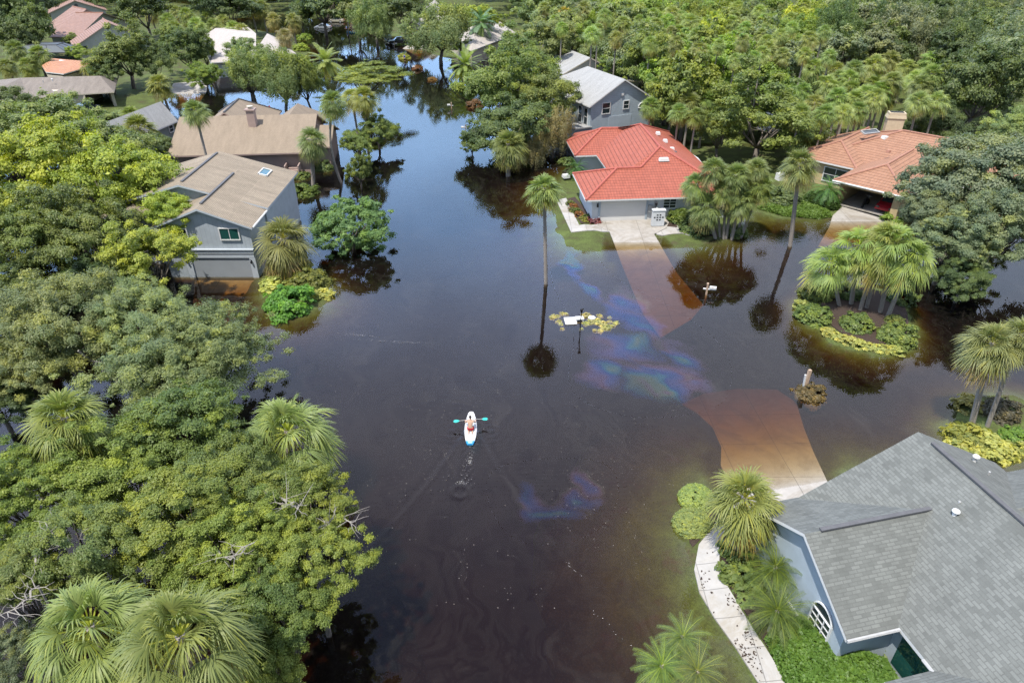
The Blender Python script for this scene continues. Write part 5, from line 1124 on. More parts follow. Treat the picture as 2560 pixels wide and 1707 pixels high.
lean([(300, 895, .8), (235, 848, 2.6), (180, 805, 4.4)], 'thick bare trunk leaning in the dark gap of the olive canopy')
lean([(325, 900, .8), (300, 862, 2.2), (280, 838, 3.4)], 'thinner bare trunk leaning in the same dark gap')
# darker olive stand behind
for a in [
 ('mid', 110, 320, 240, 4.8, 'olive', 'olive-green tree at the left edge in front of the carport house', .7),
 ('mid', 230, 345, 195, 4.2, 'olive', 'olive-green tree just above the yellow-green pair', .75),
 ('mid', 25, 265, 130, 4.2, 'dark', 'dark green tree on the left edge beside the carport house', .9),
 ('mid', 370, 350, 90, 2.4, 'dark', 'dark green bushy tree at the corner of the pink house', .8),
 ('mid', 185, 285, 80, 2.6, 'bright', 'small bright green tree left of the dark car in the carport', .8),
 ('mid', 260, 275, 80, 2.0, 'olive', 'small yellow-green tree right of the dark car in the carport', .7),
 ('round', 806, 520, 152, 2.3, 'blue', 'round blue-green tree standing alone in the flooded street', .82),
 ('flat', 838, 182, 150, 4.6, 'lime', 'flat-topped bright green tree spreading over the flooded street', .38),
 ('mid', 868, 300, 86, 2.5, 'mid', 'dark leafy tree behind the pair of yellow palms', .9),
 ('mid', 820, 330, 80, 2.6, 'mid', 'mid-green tree in front of the pair of yellow palms', .85),
 ('mid', 826, 395, 58, 2.0, 'mid', 'narrow green tree below the pair of yellow palms', 1.3),
 ('moss', 572, 165, 120, 5.6, 'olive', 'mossy oak in front of the pale-roofed house, leftmost of the three', .9),
 ('moss', 645, 180, 125, 5.6, 'olive', 'mossy oak with two thick trunks in the water, middle of the three', .95),
 ('moss', 705, 190, 78, 4.6, 'mid', 'mossy oak nearest the street, rightmost of the three', .95),
 ('mid', 560, 120, 90, 6.0, 'olive', 'loose olive crown overlapping the pale cream roof', .6),
 ('mid', 470, 172, 78, 3.0, 'bright', 'bright green tree at the water in front of the pale-roofed house', .85),
 ('mid', 432, 120, 100, 4.6, 'dark', 'dark green tree left of the pale-roofed house', .95),
 ('mid', 470, 120, 50, 4.2, 'yel', 'narrow yellow-green tree against the pale cream roof', 1.2),
 ('mid', 285, 125, 150, 6.2, 'mid', 'big spreading tree in front of the pink townhouses', .75),
 ('mid', 350, 140, 90, 5.2, 'dark', 'dark spreading tree right of the pink townhouses', .85),
 ('mid', 250, 165, 70, 4.2, 'dark', 'dark tree behind the small orange tile roof', .9),
 ('far', 72, 60, 95, 6.0, 'dark', 'tall dark tree left of the pink townhouses', 1.05),
 ('far', 45, 95, 80, 4.0, 'dark', 'dark tree left of the townhouses, behind the yellow palms at the left edge', .9),
 ('far', 25, 40, 100, 7.5, 'deep', 'very dark tree at the top left corner', .9),
 ('far', 85, 8, 80, 7.0, 'deep', 'very dark tree at the top edge above the townhouses', .8),
 ('mid', 172, 98, 44, 2.2, 'mid', 'small green tree by the front wall of the townhouses', .8),
 ('mid', 178, 122, 44, 2.0, 'bright', 'small bright tree below the white lean-to of the townhouses', .7),
 ('far', 330, 20, 110, 7.5, 'dark', 'dark spreading tree right of the farthest townhouse', .7),
 ('far', 395, 85, 60, 4.5, 'mid', 'green tree between the townhouses and the yellow palms', .8),
 ('far', 520, 15, 110, 7.5, 'deep', 'dark tree at the top edge left of the side canal', .7),
 ('far', 740, 15, 120, 7.0, 'dark', 'dark tree at the top edge behind the silver car', .7),
 ('far', 690, 30, 70, 5.0, 'dark', 'dark green tree at the top left of the silver car', .8),
 ('far', 820, 25, 70, 6.5, 'olive', 'olive tree at the top edge behind the thin palm trunks', .8),
 ('moss', 862, 55, 100, 5.2, 'olive', 'drooping olive tree left of the two black vehicles', .9),
 ('far', 930, 25, 90, 7.5, 'dark', 'dark spreading tree behind the two black vehicles', .8),
 ('moss', 1010, 75, 140, 6.2, 'olive', 'big olive tree in front of the cream house', .8),
 ('far', 1095, 40, 70, 7., 'yel', 'pale yellow-green tree rising behind the cream house', .8),
 ('far', 1062, 108, 44, 2.6, 'mid', 'bushy green tree under the tall palm by the cream house', .8),
 ('mid', 1205, 155, 165, 6.6, 'mid', 'upper crown of the big oak mass beside the street', .75),
 ('mid', 1250, 105, 130, 7.0, 'olive', 'olive crown behind the big oak mass, left of the grey gabled house', .8),
 ('mid', 1150, 215, 190, 5.8, 'mid', 'street-side crown of the big oak mass', .85),
 ('mid', 1240, 235, 160, 5.2, 'mid', 'big oak crown touching the pale-blue house', .85),
 ('mid', 1165, 300, 180, 3.8, 'dark', 'lowest crown of the big oak mass, overhanging its own reflection', .7),
 ('mid', 1085, 330, 55, 2.0, 'mid', 'small leafy tree at the water on the street side of the oaks', .9),
 ('willow', 1272, 300, 95, 3.6, 'tan', 'drooping tan willow-like tree beside the coral-red roof', 1.05),
 ('willow', 1225, 345, 75, 2.0, 'tan', 'low drooping tan tree right of the fan palm by the oaks', .9),
 ('mid', 1752, 285, 250, 5.0, 'mid', 'wide green tree in front of the terracotta roof', .72),
 ('mid', 1655, 300, 110, 4.0, 'mid', 'green tree right of the coral-red roof ridge', .85),
 ('near', 2250, 420, 300, 6.2, 'grey', 'huge grey-green oak on the right hiding the garage corner', .8),
 ('near', 2145, 500, 165, 4.0, 'grey', 'grey-green oak beside the red car garage', .85),
 ('near', 2300, 520, 220, 5.0, 'grey', 'grey-green oak over dark water at the right edge', .85),
 ('near', 2180, 560, 170, 3.8, 'grey', 'low grey-green oak crown behind the bright island palms', .75),
 ('near', 2330, 320, 160, 6.4, 'olive', 'olive-green oak at the right edge above the huge oak', .8),
 ('near', 2215, 640, 130, 2.2, 'dark', 'low dark crown between the island palms and the dark oak trunk', .6),
 ('mid', 2240, 215, 210, 5.6, 'dark', 'round dark green tree right of the palm thicket', .95),
 ('mid', 2150, 290, 120, 3.6, 'deep', 'dark green tree right of the big chimney', .9),
 ('mid', 1420, 65, 90, 6, 'dark', 'dark mossy tree left of the orange-topped palm', 1.),
 ('mid', 1400, 165, 70, 4., 'bright', 'bright tree behind the grey gabled house', .9),
 ('mid', 1540, 245, 110, 4.4, 'mid', 'green tree right of the pale-blue house', .9),
]:
    tree(*a[:7], rzf=a[7])
# ---------------------------------------------------------------- wood in the top right: individual crowns
def inpoly(x, y, P):
    c = False; n = len(P)
    for i in range(n):
        (ax, ay), (bx, by) = P[i], P[(i+1) % n]
        if (ay > y) != (by > y) and x < (bx-ax)*(y-ay)/(by-ay)+ax: c = not c
    return c
WOOD = [(1150, -60), (1200, 20), (1210, 60), (1330, 110), (1430, 130), (1500, 190), (1540, 235), (1620, 235), (1640, 190), (1850, 190), (2120, 205), (2352, 160), (2420, -60)]
rngF = np.random.default_rng(21); n_ = 0
for yy in np.arange(98, 236, 6.8):
    for xx in np.arange(-40, 190, 6.8):
        x = xx+rngF.normal(0, 1.6)+(3.4 if int(yy/6.8) % 2 else 0); y = yy+rngF.normal(0, 1.6); zc = rngF.uniform(5.6, 8.4)
        dep = y*CP-(zc-CAMH)*SP; px = (CX+FOC*x/dep)/K; py = (CY+FOC*(-y*SP-(zc-CAMH)*CP)/dep)/K
        if px < 1120 or px > 2400 or py < -45 or not inpoly(px, py, WOOD): continue
        # keep open the lawn, the canal and the far roof
        if 2095 < px < 2190 and 95 < py < 205: continue
        if 2105 < px < 2180 and 5 < py < 75 and y < 222: continue
        if 2290 < px and 205 < py < 290: continue
        if px < 1215 and py > 22: continue
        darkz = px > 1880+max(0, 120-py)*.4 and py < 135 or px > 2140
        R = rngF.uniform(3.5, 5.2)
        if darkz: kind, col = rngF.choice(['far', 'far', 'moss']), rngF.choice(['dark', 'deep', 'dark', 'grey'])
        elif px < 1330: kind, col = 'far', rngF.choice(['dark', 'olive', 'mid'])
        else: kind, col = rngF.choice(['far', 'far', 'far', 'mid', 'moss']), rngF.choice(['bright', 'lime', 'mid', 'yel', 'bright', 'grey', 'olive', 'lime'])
        if 1830 < px < 2160 and py > 130: continue
        lab = 'dark green tree in the dark wood along the top right edge' if darkz else 'leafy green tree in the light green wood behind the coral-red roof'
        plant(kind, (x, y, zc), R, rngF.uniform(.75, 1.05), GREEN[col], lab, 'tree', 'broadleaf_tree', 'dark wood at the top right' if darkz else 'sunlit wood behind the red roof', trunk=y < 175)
        n_ += 1
        if n_ >= 215: break
    if n_ >= 215: break
print('wood trees', n_)
# far wood beyond them, one mass
def farwood():
    rg = np.random.default_rng(5); V = []; F = []; T = []; o = 0
    for y0 in np.arange(232, 420, 13):
        for x0 in np.arange(-330, 340, 11):
            if abs(x0+26-(y0-200)*.08) < 9 and y0 < 300: continue
            x, y = x0+rg.normal(0, 3), y0+rg.normal(0, 3); n = 520; R = rg.uniform(5, 7.5); u = unit(rg.normal(size=(n, 3))); u[:, 2] = np.abs(u[:, 2])*1.0-.15*(rg.random(n))
            ks = unit(rg.normal(size=(5, 3))); env = 1+.16*np.sin(u @ ks.T*5+rg.uniform(0, 6, 5)).sum(1)
            P = u*np.array([R, R, R*.95])*(env*rg.uniform(.75, 1.0, n))[:, None]+np.array([x, y, rg.uniform(4.5, 7.5)])
            v, f = leaves(P, unit(u+rg.normal(0, .4, (n, 3))+[0, 0, .3]), 1.3, .9, rg, .1); V.append(v); F.append(f+o); o += len(v); T.append(np.clip(rg.normal(.4, .12)+rg.normal(0, .12, n), 0, 1))
    me = np_mesh('distant_woods', np.concatenate(V), np.concatenate(F), np.concatenate(T), mats=[M['leaf']]); tag(link('distant_woods', me, color=GREEN['dark']), kind='stuff')
farwood()
# ---------------------------------------------------------------- palms
palm('near', 660, 985, 215, 'big fan palm with pale fronds leaning over the water in the near left', (655, 1130), col=(.145, .155, .055))
palm('skirt', 145, 955, 195, 'shaggy yellowish palm with a dead skirt at the left edge', diam=3.9, col=(.125, .115, .035))
palm('near', 205, 1435, 285, 'leftmost of the two huge fan palms at the bottom', diam=4.0, seed=1, col=(.125, .13, .04))
palm('near', 412, 1455, 305, 'right-hand one of the two huge fan palms at the bottom', diam=4.0, seed=2, col=(.12, .125, .04))
palm('fan', 1250, 430, 98, 'tall slim palm standing alone in open water beside the red-roofed house', (1255, 652), r=.17)
palm('fan', 1167, 328, 92, 'fan palm standing in the water in front of the big oaks', (1167, 405), col=(.125, .13, .04), r=.2)
palm('fan', 448, 252, 72, 'slim palm rising in front of the broad pinkish roof', diam=3.3, bend=-.15)
palm('skirt', 716, 318, 82, 'shaggy palm at the corner of the pink house', (717, 425), r=.2)
palm('skirt', 650, 545, 148, 'fan palm in front of the garage house, rising from the yellow shrub bed', (674, 636), col=(.12, .125, .04), r=.22)
palm('fan', 764, 232, 76, 'palm with a curved trunk standing in the side channel', (789, 420), bend=-.9, col=(.12, .13, .045))
palm('fan', 808, 222, 62, 'yellowish palm left of its twin above the flooded street', (826, 330), col=(.15, .14, .045))
palm('fan', 836, 220, 70, 'yellowish palm right of its twin above the flooded street', (845, 345), col=(.16, .15, .045))
palm('fan', 1838, 372, 98, 'tall palm standing in the water left of the terracotta garage', (1817, 566), r=.18)
GC = 'palm clump between the red and the terracotta roofs'
for x, y, w, bx, by, t in [(1600, 420, 78, 1648, 540, 'leftmost palm overlapping the coral-red roof'), (1640, 385, 74, 1660, 545, 'upper left palm of the clump over the coral-red roof'), (1690, 400, 82, 1668, 548, 'central yellowish palm of the clump beside the coral-red roof'), (1738, 385, 72, 1690, 540, 'upper right palm of the clump beside the coral-red roof'), (1748, 425, 80, 1698, 545, 'rightmost palm of the clump with leaning trunk'), (1625, 470, 92, 1652, 548, 'lowest left palm of the clump, nearest the white wall'), (1700, 455, 90, 1680, 550, 'lowest central palm of the clump with thick trunk'), (1668, 435, 76, 1664, 549, 'palm in the heart of the clump beside the coral-red roof')]:
    palm('fan', x, y, w, t, (bx, by), group=GC, col=(.115, .13, .045))
GI = 'bright fan palms on the round mulch island'
for x, y, w, bx, by, t in [(1910, 600, 118, 1940, 706, 'leftmost bright palm on the round mulch island'), (1975, 560, 128, 1958, 703, 'second bright palm from the left on the mulch island'), (2010, 590, 115, 1975, 717, 'bright palm with the straight leaning trunk on the island'), (2060, 555, 130, 2022, 722, 'tallest bright palm of the mulch island'), (2095, 590, 130, 2034, 735, 'rightmost bright palm of the mulch island'), (2035, 540, 110, 1990, 712, 'bright palm at the back of the mulch island')]:
    palm('bright', x, y, w, t, (bx, by), group=GI, col=(.145, .165, .05), r=.14)
palm('skirt', 2280, 785, 150, 'palm with a pale straight trunk above the yellow shrub bed at the right edge', (2235, 985), r=.16)
palm('skirt', 2345, 765, 120, 'palm with a leaning trunk cut by the right edge', (2270, 982), r=.16)
palm('skirt', 1712, 1140, 195, 'dense fan palm beside the curved white walk and the grey roof', (1690, 1278), col=(.125, .13, .04), r=.2)
palm('pygmy', 1782, 1300, 150, 'upper pygmy date palm by the blue-grey wall', zc=1.9, col=(.066, .08, .02))
palm('pygmy', 1788, 1400, 150, 'lower pygmy date palm by the blue-grey wall, nearest the hedge', zc=1.8, col=(.066, .08, .02))
GB = 'feathery palms at the bottom edge'
for x, y, w, t in [(1568, 1462, 120, 'topmost of the three feathery palms at the bottom edge'), (1520, 1528, 125, 'leftmost of the three feathery palms at the bottom edge'), (1602, 1540, 135, 'rightmost of the three feathery palms at the bottom edge')]:
    palm('pygmy', x, y, w, t, diam=2.4, group=GB, col=(.10, .12, .034))
palm('feather', 1105, 50, 66, 'tall feathery palm beside the cream house', (1101, 128), col=(.08, .12, .055))
palm('date', 1068, 148, 82, 'broad date palm with orange lower fronds at the water by the cream house', zc=3.4, col=(.13, .14, .045))
palm('feather', 748, 138, 78, 'pale feathery palm on the left bank of the street', zc=3.2, col=(.15, .16, .05))
palm('pygmy', 1905, 432, 78, 'dark feathery palm by the open terracotta garage', zc=2.2, col=(.06, .10, .03))
palm('pygmy', 1325, 382, 58, 'dark feathery palm in the courtyard of the red-roofed house', zc=1.6, col=(.05, .09, .03))
palm('feather', 960, 78, 24, 'small golden feathery palm at the corner of the cream house', zc=2.4, col=(.28, .2, .03))
palm('skirt', 653, 80, 48, 'nearest of the three golden palms beside the pale cream roof', zc=6, col=(.16, .14, .06))
palm('skirt', 628, 42, 42, 'left of the three golden palms beside the pale cream roof', zc=5.5, col=(.16, .14, .055))
palm('skirt', 672, 44, 46, 'right of the three golden palms beside the pale cream roof', zc=5.5, col=(.16, .14, .055))
GY = 'yellow palms behind the pale-roofed house'
for i, (x, y, w) in enumerate([(385, 45, 48), (400, 62, 46), (428, 32, 48), (450, 55, 50), (475, 40, 46), (490, 58, 50), (512, 48, 46), (535, 62, 44), (555, 66, 40), (405, 25, 40), (345, 25, 40), (360, 12, 40)]):
    palm('skirt', x, y, w, 'yellow palm in the thicket between the townhouses and the pale-roofed house', zc=5.2, group=GY, col=(.15, .155, .05))
for x, y, w, zc, t in [(575, 12, 46, 7, 'palm at the top edge left of the canal bend, with a leaning trunk'), (600, 14, 46, 7, 'palm at the top edge over the canal bend'), (365, 190, 66, 4.5, 'drooping golden palm beside the oak trunk near the carport'), (318, 292, 92, 4.4, 'green fan palm in front of the small grey house'), (300, 262, 60, 3.2, 'low fan palm behind the small grey house'), (88, 122, 60, 4.8, 'yellow-green palm left of the orange tile roof'), (35, 110, 56, 4.6, 'pale palm at the left edge above the carport house'), (62, 148, 55, 3.2, 'small yellow-green palm just above the carport house roof'), (15, 150, 50, 4., 'palm at the left edge over the canal glimpse'), (205, 150, 55, 3.4, 'dark fan palm right of the small orange tile roof')]:
    palm('fan', x, y, w, t, zc=zc, col=(.125, .13, .04))
palm('fan', 1297, 28, 44, 'orange-topped palm rising out of the wood at the top', zc=9.2, col=(.30, .20, .05))
palm('fan', 795, -8, 30, 'tall palm whose thin trunk crosses the top edge, nearest the blue canoe', (800, 82), col=(.13, .13, .05))
palm('fan', 812, -14, 30, 'tall palm whose thin trunk crosses the top edge, right of its twin', (822, 72), col=(.13, .13, .05))
GT = 'thicket of palms behind the terracotta roof'
k_ = 0
for yy in (150, 176, 202, 228, 250):
    for xx in range(1845, 2150, 46):
        x = xx+rngP.normal(0, 9)+(20 if (yy//30) % 2 else 0); y = yy+rngP.normal(0, 7)
        if y > 240 and x > 1990: continue
        palm('fan' if k_ % 3 else 'bright', x, y, rngP.uniform(52, 66), 'green fan palm in the thicket behind the terracotta roof', zc=rngP.uniform(5.8, 8.6), group=GT, col=(.145, .16, .055)); k_ += 1
GW = 'palms in the wood behind the pale-blue house'
for x, y, w in [(1500, 30, 40), (1535, 45, 44), (1565, 38, 42), (1600, 52, 44), (1640, 40, 44), (1680, 48, 44), (1715, 60, 42), (1755, 45, 40), (1470, 45, 38), (1560, 70, 44), (1625, 78, 44), (1690, 82, 40), (1275, 45, 38), (1250, 15, 36), (1290, 62, 36)]:
    palm('skirt' if rngP.random() < .5 else 'fan', x, y, w, 'yellowish palm rising out of the wood behind the pale-blue house', zc=10.8, group=GW, col=(.15, .165, .05))
for yy in (12, 34, 56, 80, 104, 128):
    for xx in range(1335 if yy < 90 else 1560, 1880, 44):
        x = xx+rngP.normal(0, 11)+(22 if (yy//22) % 2 else 0); y = yy+rngP.normal(0, 7)
        if rngP.random() < .3: continue
        palm('skirt' if rngP.random() < .4 else 'fan', x, y, rngP.uniform(38, 50), 'yellowish palm rising out of the wood behind the pale-blue house', zc=rngP.uniform(10.4, 12.2), group=GW, col=(.165, .17, .06))
GR = 'palms beside the coral-red roof ridge'
for x, y, w in [(1510, 195, 62), (1550, 210, 60), (1585, 232, 62), (1620, 225, 60), (1495, 240, 54), (1560, 255, 56), (1600, 262, 54)]:
    palm('fan', x, y, w, 'fan palm crowding between the pale-blue house and the wide green tree', zc=6.6, group=GR, col=(.125, .135, .045))
# ---------------------------------------------------------------- shrubs
Y_ = (.33, .325, .09)
for a in [
 ('broad', 622, 655, 52, 'yellow shrub at the left end of the bed below the garage house palm', Y_),
 ('broad', 742, 675, 48, 'yellow shrub at the right tip of the bed below the garage house palm', Y_),
 ('broad', 650, 632, 40, 'yellow shrub behind the palm trunk by the garage house', Y_),
 ('bush', 705, 640, 90, 'olive shrub behind the bright green one in the bed by the garage house', (.13, .13, .03)),
 ('bush', 662, 690, 112, 'bright green shrub at the front of the bed by the garage house', (.09, .20, .03)),
 ('bush', 698, 442, 66, 'round green shrub in the water right of the garage house', (.10, .14, .025)),
 ('bush', 740, 385, 52, 'dark leafy shrub beside the shaggy palm of the pink house', 'dark'),
 ('bush', 690, 405, 44, 'low green shrub below the steps of the pink house', 'mid'),
 ('bush', 635, 372, 62, 'pale olive shrub beside the steps of the pink house', (.14, .15, .07)),
 ('bush', 752, 345, 26, 'yellow-green shrub behind the shaggy palm of the pink house', (.22, .25, .02)),
 ('bush', 1870, 722, 76, 'round green shrub at the left end of the mulch island', (.125, .165, .04)),
 ('bush', 1968, 742, 74, 'round green shrub in the middle front of the mulch island', (.125, .165, .04)),
 ('bush', 2062, 768, 88, 'largest round green shrub at the right front of the mulch island', (.125, .165, .04)),
 ('bush', 1878, 668, 78, 'dark leafy shrub at the back left of the mulch island', 'mid'),
 ('bush', 1952, 672, 62, 'dark shrub behind the trunks of the mulch island', 'dark'),
 ('bush', 2068, 680, 74, 'dark shrub at the back right of the mulch island', 'dark'),
 ('bush', 2055, 735, 40, 'small green shrub behind the largest shrub of the mulch island', 'mid'),
 ('broad', 1846, 700, 34, 'yellow shrub at the left shore of the mulch island', Y_),
 ('ball', 1602, 1140, 82, 'clipped round shrub half hidden by the dense fan palm', (.21, .25, .07)),
 ('ball', 1592, 1198, 88, 'clipped round shrub at the water beside the curved walk', (.21, .25, .07)),
 ('broad', 1690, 1262, 72, 'dark green shrub at the foot of the dense fan palm', 'mid'),
 ('broad', 1700, 1318, 90, 'dark green shrub between the curved walk and the upper pygmy palm', 'mid'),
 ('broad', 1755, 1235, 60, 'dark shrub against the blue-grey wall behind the upper pygmy palm', 'dark'),
 ('bush', 1712, 1378, 40, 'small grassy tuft in the mulch beside the curved walk', (.14, .17, .06)),
 ('broad', 2020, 1478, 54, 'spiky green shrub in the recessed entry of the grey-roofed house', 'mid'),
 ('bush', 1862, 902, 72, 'red and green croton growing round the leaning white post', (.11, .085, .032)),
 ('broad', 2195, 990, 48, 'yellow-green shrub at the left tip of the bed below the leaning palms', (.24, .22, .03)),
 ('broad', 2235, 1000, 90, 'olive-yellow shrub under the pale straight palm trunk', (.19, .19, .04)),
 ('broad', 2225, 1032, 74, 'yellow shrub against the grey roof edge at the right', Y_),
 ('broad', 2290, 1035, 80, 'yellow shrub in the middle of the bed by the grey roof', Y_),
 ('broad', 2342, 1030, 60, 'yellow shrub at the right edge of the frame', Y_),
 ('bush', 2328, 1000, 60, 'bright green shrub right of the leaning palm trunk', (.12, .19, .03)),
 ('bush', 2300, 940, 84, 'dark brownish shrub behind the leaning palm trunk', (.07, .06, .035)),
 ('broad', 2228, 925, 60, 'sparse yellow shrub at the back of the bed left of the palm trunk', (.25, .22, .06)),
 ('bush', 1568, 498, 62, 'clipped green hedge shrub right of the white screen wall', (.10, .14, .03)),
 ('bush', 1600, 520, 70, 'dark shrub at the foot of the palm clump', 'dark'),
 ('bush', 1690, 532, 56, 'low dark shrub right of the palm clump trunks', 'dark'),
 ('bush', 1800, 455, 74, 'dark shrub in front of the terracotta house', 'dark'),
 ('bush', 1870, 455, 50, 'dark shrub under the feathery palm of the terracotta house', 'dark'),
 ('bush', 2050, 500, 46, 'bright shrub at the right corner of the open garage', 'bright'),
 ('broad', 1362, 505, 36, 'red-leaved spiky shrub at the corner of the white garage', (.16, .05, .05)),
 ('broad', 1310, 400, 40, 'dark red-green shrub in the courtyard of the red-roofed house', (.06, .05, .025)),
 ('broad', 1300, 372, 40, 'dark shrub under the willow-like tree', 'dark'),
 ('bush', 700, 88, 34, 'bright green shrub right of the golden palms', 'bright'),
 ('bush', 690, 112, 34, 'yellow-green shrub on the grass bank by the golden palms', 'yel'),
 ('bush', 960, 158, 26, 'orange-leaved shrub standing in the water below the cream house', (.17, .075, .03)),
 ('bush', 992, 183, 22, 'orange-yellow shrub top just breaking the water far down the street', (.20, .12, .03)),
 ('bush', 930, 133, 30, 'yellow-green shrub tops drowned near the far wading person', (.26, .25, .05)),
 ('bush', 530, 252, 28, 'reddish-yellow shrub tops in the water behind the pink house', (.24, .15, .04)),
 ('bush', 1090, 242, 40, 'orange shrub in the water beside the street-side oak', (.14, .07, .03)),
]:
    bush(*a[:6], rzf=.62 if a[0] == 'broad' else .75)
GBD = 'yellow border shrubs along the front of the mulch island'
for i, (x, y) in enumerate([(1902, 762), (1920, 770), (1938, 777), (1957, 783), (1976, 789), (1996, 795), (2016, 799), (2036, 801), (2055, 803)]):
    bush('broad', x, y, 34, 'yellow border shrub edging the front of the mulch island', Y_, rzf=.6, group=GBD)
GFB = 'low flowering shrubs beside the white garage'
for i, (x, y, c) in enumerate([(1312, 468, (.12, .13, .03)), (1320, 476, (.24, .10, .03)), (1325, 485, (.10, .13, .03)), (1333, 493, (.22, .10, .03)), (1340, 500, (.15, .15, .03)), (1346, 508, (.20, .19, .03)), (1352, 498, (.10, .12, .03)), (1316, 482, (.12, .12, .03))]):
    bush('broad', x, y, 20, 'low red, yellow and green shrub in the bed along the white garage wall', c, rzf=.8, group=GFB)
GDR = 'drowned yellow shrub tops round the lamp post'
for i, (x, y, w) in enumerate([(1269, 726, 12), (1278, 724, 12), (1283, 735, 11), (1292, 717, 11), (1300, 717, 8), (1288, 740, 10), (1293, 752, 8), (1345, 722, 17), (1347, 740, 13), (1337, 752, 8), (1360, 737, 14), (1372, 735, 18), (1378, 722, 11), (1385, 741, 18), (1393, 750, 18), (1400, 735, 9), (1401, 725, 8), (1414, 740, 11), (1366, 755, 9), (1380, 757, 12), (1405, 745, 9)]):
    bush('broad', x, y, w*1.25, 'drowned yellow shrub top poking out of the water by the lamp post', (.40, .37, .16), rzf=.8, zb=-.12, group=GDR)
def hedge(name, poly, h, label, col, n, ll=.13, lw=.09, cat='hedge', seed=1):
    rg = np.random.default_rng(seed); P = np.array(poly); c = P.mean(0); x0, y0 = P.min(0); x1, y1 = P.max(0); out = []
    while sum(len(o) for o in out) < n:
        q = np.stack([rg.uniform(x0, x1, 4*n), rg.uniform(y0, y1, 4*n)], 1); out.append(q[sdf(q[:, 0], q[:, 1], poly) > 0])
    q = np.concatenate(out)[:n]; e = np.clip(sdf(q[:, 0], q[:, 1], poly)/.5, 0, 1); cl = vnoise(q[:, 0], q[:, 1], 3.2, seed)
    zt = h*(np.sqrt(e)*.85+.15)*(1+.13*cl+.10*vnoise(q[:, 0], q[:, 1], 7.5, seed+1)); z = height(q[:, 0], q[:, 1])+zt*(1-rg.random(n)**2.5*.9)
    Pn = np.stack([q[:, 0]-c[0], q[:, 1]-c[1], z], 1); V, F = leaves(Pn, unit(rg.normal(0, .5, (n, 3))+[0, 0, .8]), ll, lw, rg, .12)
    t = np.clip(.45+.16*cl+rg.normal(0, .14, n), 0, 1); me = np_mesh('foliage', V, F, t, mats=[M['leaf']])
    r = tag(empty(name, (c[0], c[1], 0)), label, cat); link('foliage', me, r, color=tuple(1.3*c for c in col))
hedge('hedge', P2([(1752, 1478), (1790, 1440), (1835, 1435), (1905, 1490), (2025, 1535), (2062, 1590), (2055, 1660), (1830, 1660), (1795, 1568)]), .85, 'broad bright green hedge filling the bed between the white walk and the grey-roofed house', (.085, .15, .025), 26000)
hedge('ground_cover', P2([(1735, 480), (1760, 474), (1820, 478), (1835, 470), (1905, 490), (1910, 500), (1880, 504), (1800, 498)]), .45, 'low bright green ground cover along the water in front of the terracotta house', (.10, .155, .03), 9000, .2, .14, 'ground cover', 3)
hedge('hedge', P2([(1835, 474), (1850, 462), (1930, 468), (1925, 486), (1900, 487)]), 1.1, 'clipped dark green hedge beside the open garage of the terracotta house', (.06, .10, .025), 6000, .2, .14, 'hedge', 5)
hedge('hedge', P2([(1537, 512), (1540, 505), (1580, 508), (1582, 520), (1555, 522)]), 1.2, 'square clipped hedge under the window of the red-roofed house', (.10, .14, .03), 5000, .18, .12, 'hedge', 6)
# ---------------------------------------------------------------- person on the paddle board
def body_mesh(name, verts, edges, radii, m, parent, root=0, sub=2):
    me = bpy.data.meshes.new(name); me.from_pydata(verts, edges, []); o = link(name, me, parent)
    sk = o.modifiers.new('skin', 'SKIN')
    for i, r in enumerate(radii):
        rr = r if isinstance(r, tuple) else (r, r); me.skin_vertices[0].data[i].radius = rr
    me.skin_vertices[0].data[root].use_root = True
    s = o.modifiers.new('sub', 'SUBSURF'); s.levels = sub; s.render_levels = sub
    bpy.context.view_layer.update(); dg = bpy.context.evaluated_depsgraph_get(); em = bpy.data.meshes.new_from_object(o.evaluated_get(dg))
    o.modifiers.clear(); o.data = em; em.materials.clear(); em.materials.append(m); em.polygons.foreach_set('use_smooth', [True]*len(em.polygons)); return o
def hand(V, E, R, wrist, d, up, side, curl=.6):
    """palm with four bent fingers and a thumb, gripping"""
    d, up, side = Vector(d).normalized(), Vector(up).normalized(), Vector(side).normalized(); w0 = Vector(V[wrist])
    pm = len(V); V.append(tuple(w0+d*.05)); E.append((wrist, pm)); R.append((.026, .018))
    for k, (o_, l_) in enumerate(((-.030, .070), (-.010, .080), (.010, .076), (.029, .060))):
        a = len(V); p0 = w0+d*.088+side*o_; V.append(tuple(p0)); E.append((pm, a)); R.append(.0095)
        p1 = p0+d*l_*.45*math.cos(curl)-up*l_*.45*math.sin(curl); V.append(tuple(p1)); E.append((a, a+1)); R.append(.0088)
        p2 = p1+d*l_*.5*math.cos(curl*2.6)-up*l_*.5*math.sin(curl*2.6); V.append(tuple(p2)); E.append((a+1, a+2)); R.append(.0078)
    a = len(V); p0 = w0+d*.04-side*.038-up*.008; V.append(tuple(p0)); E.append((pm, a)); R.append(.0105)
    V.append(tuple(p0+d*.03-up*.028)); E.append((a, a+1)); R.append(.0088)
s0 = D(1081.5, 983); SX, SY = s0.x, s0.y-.1
sup = tag(empty('paddle_board', (SX, SY, 0), rad(1.5)), 'white paddle board with a blue tail, carrying the kneeling paddler', 'paddle board')
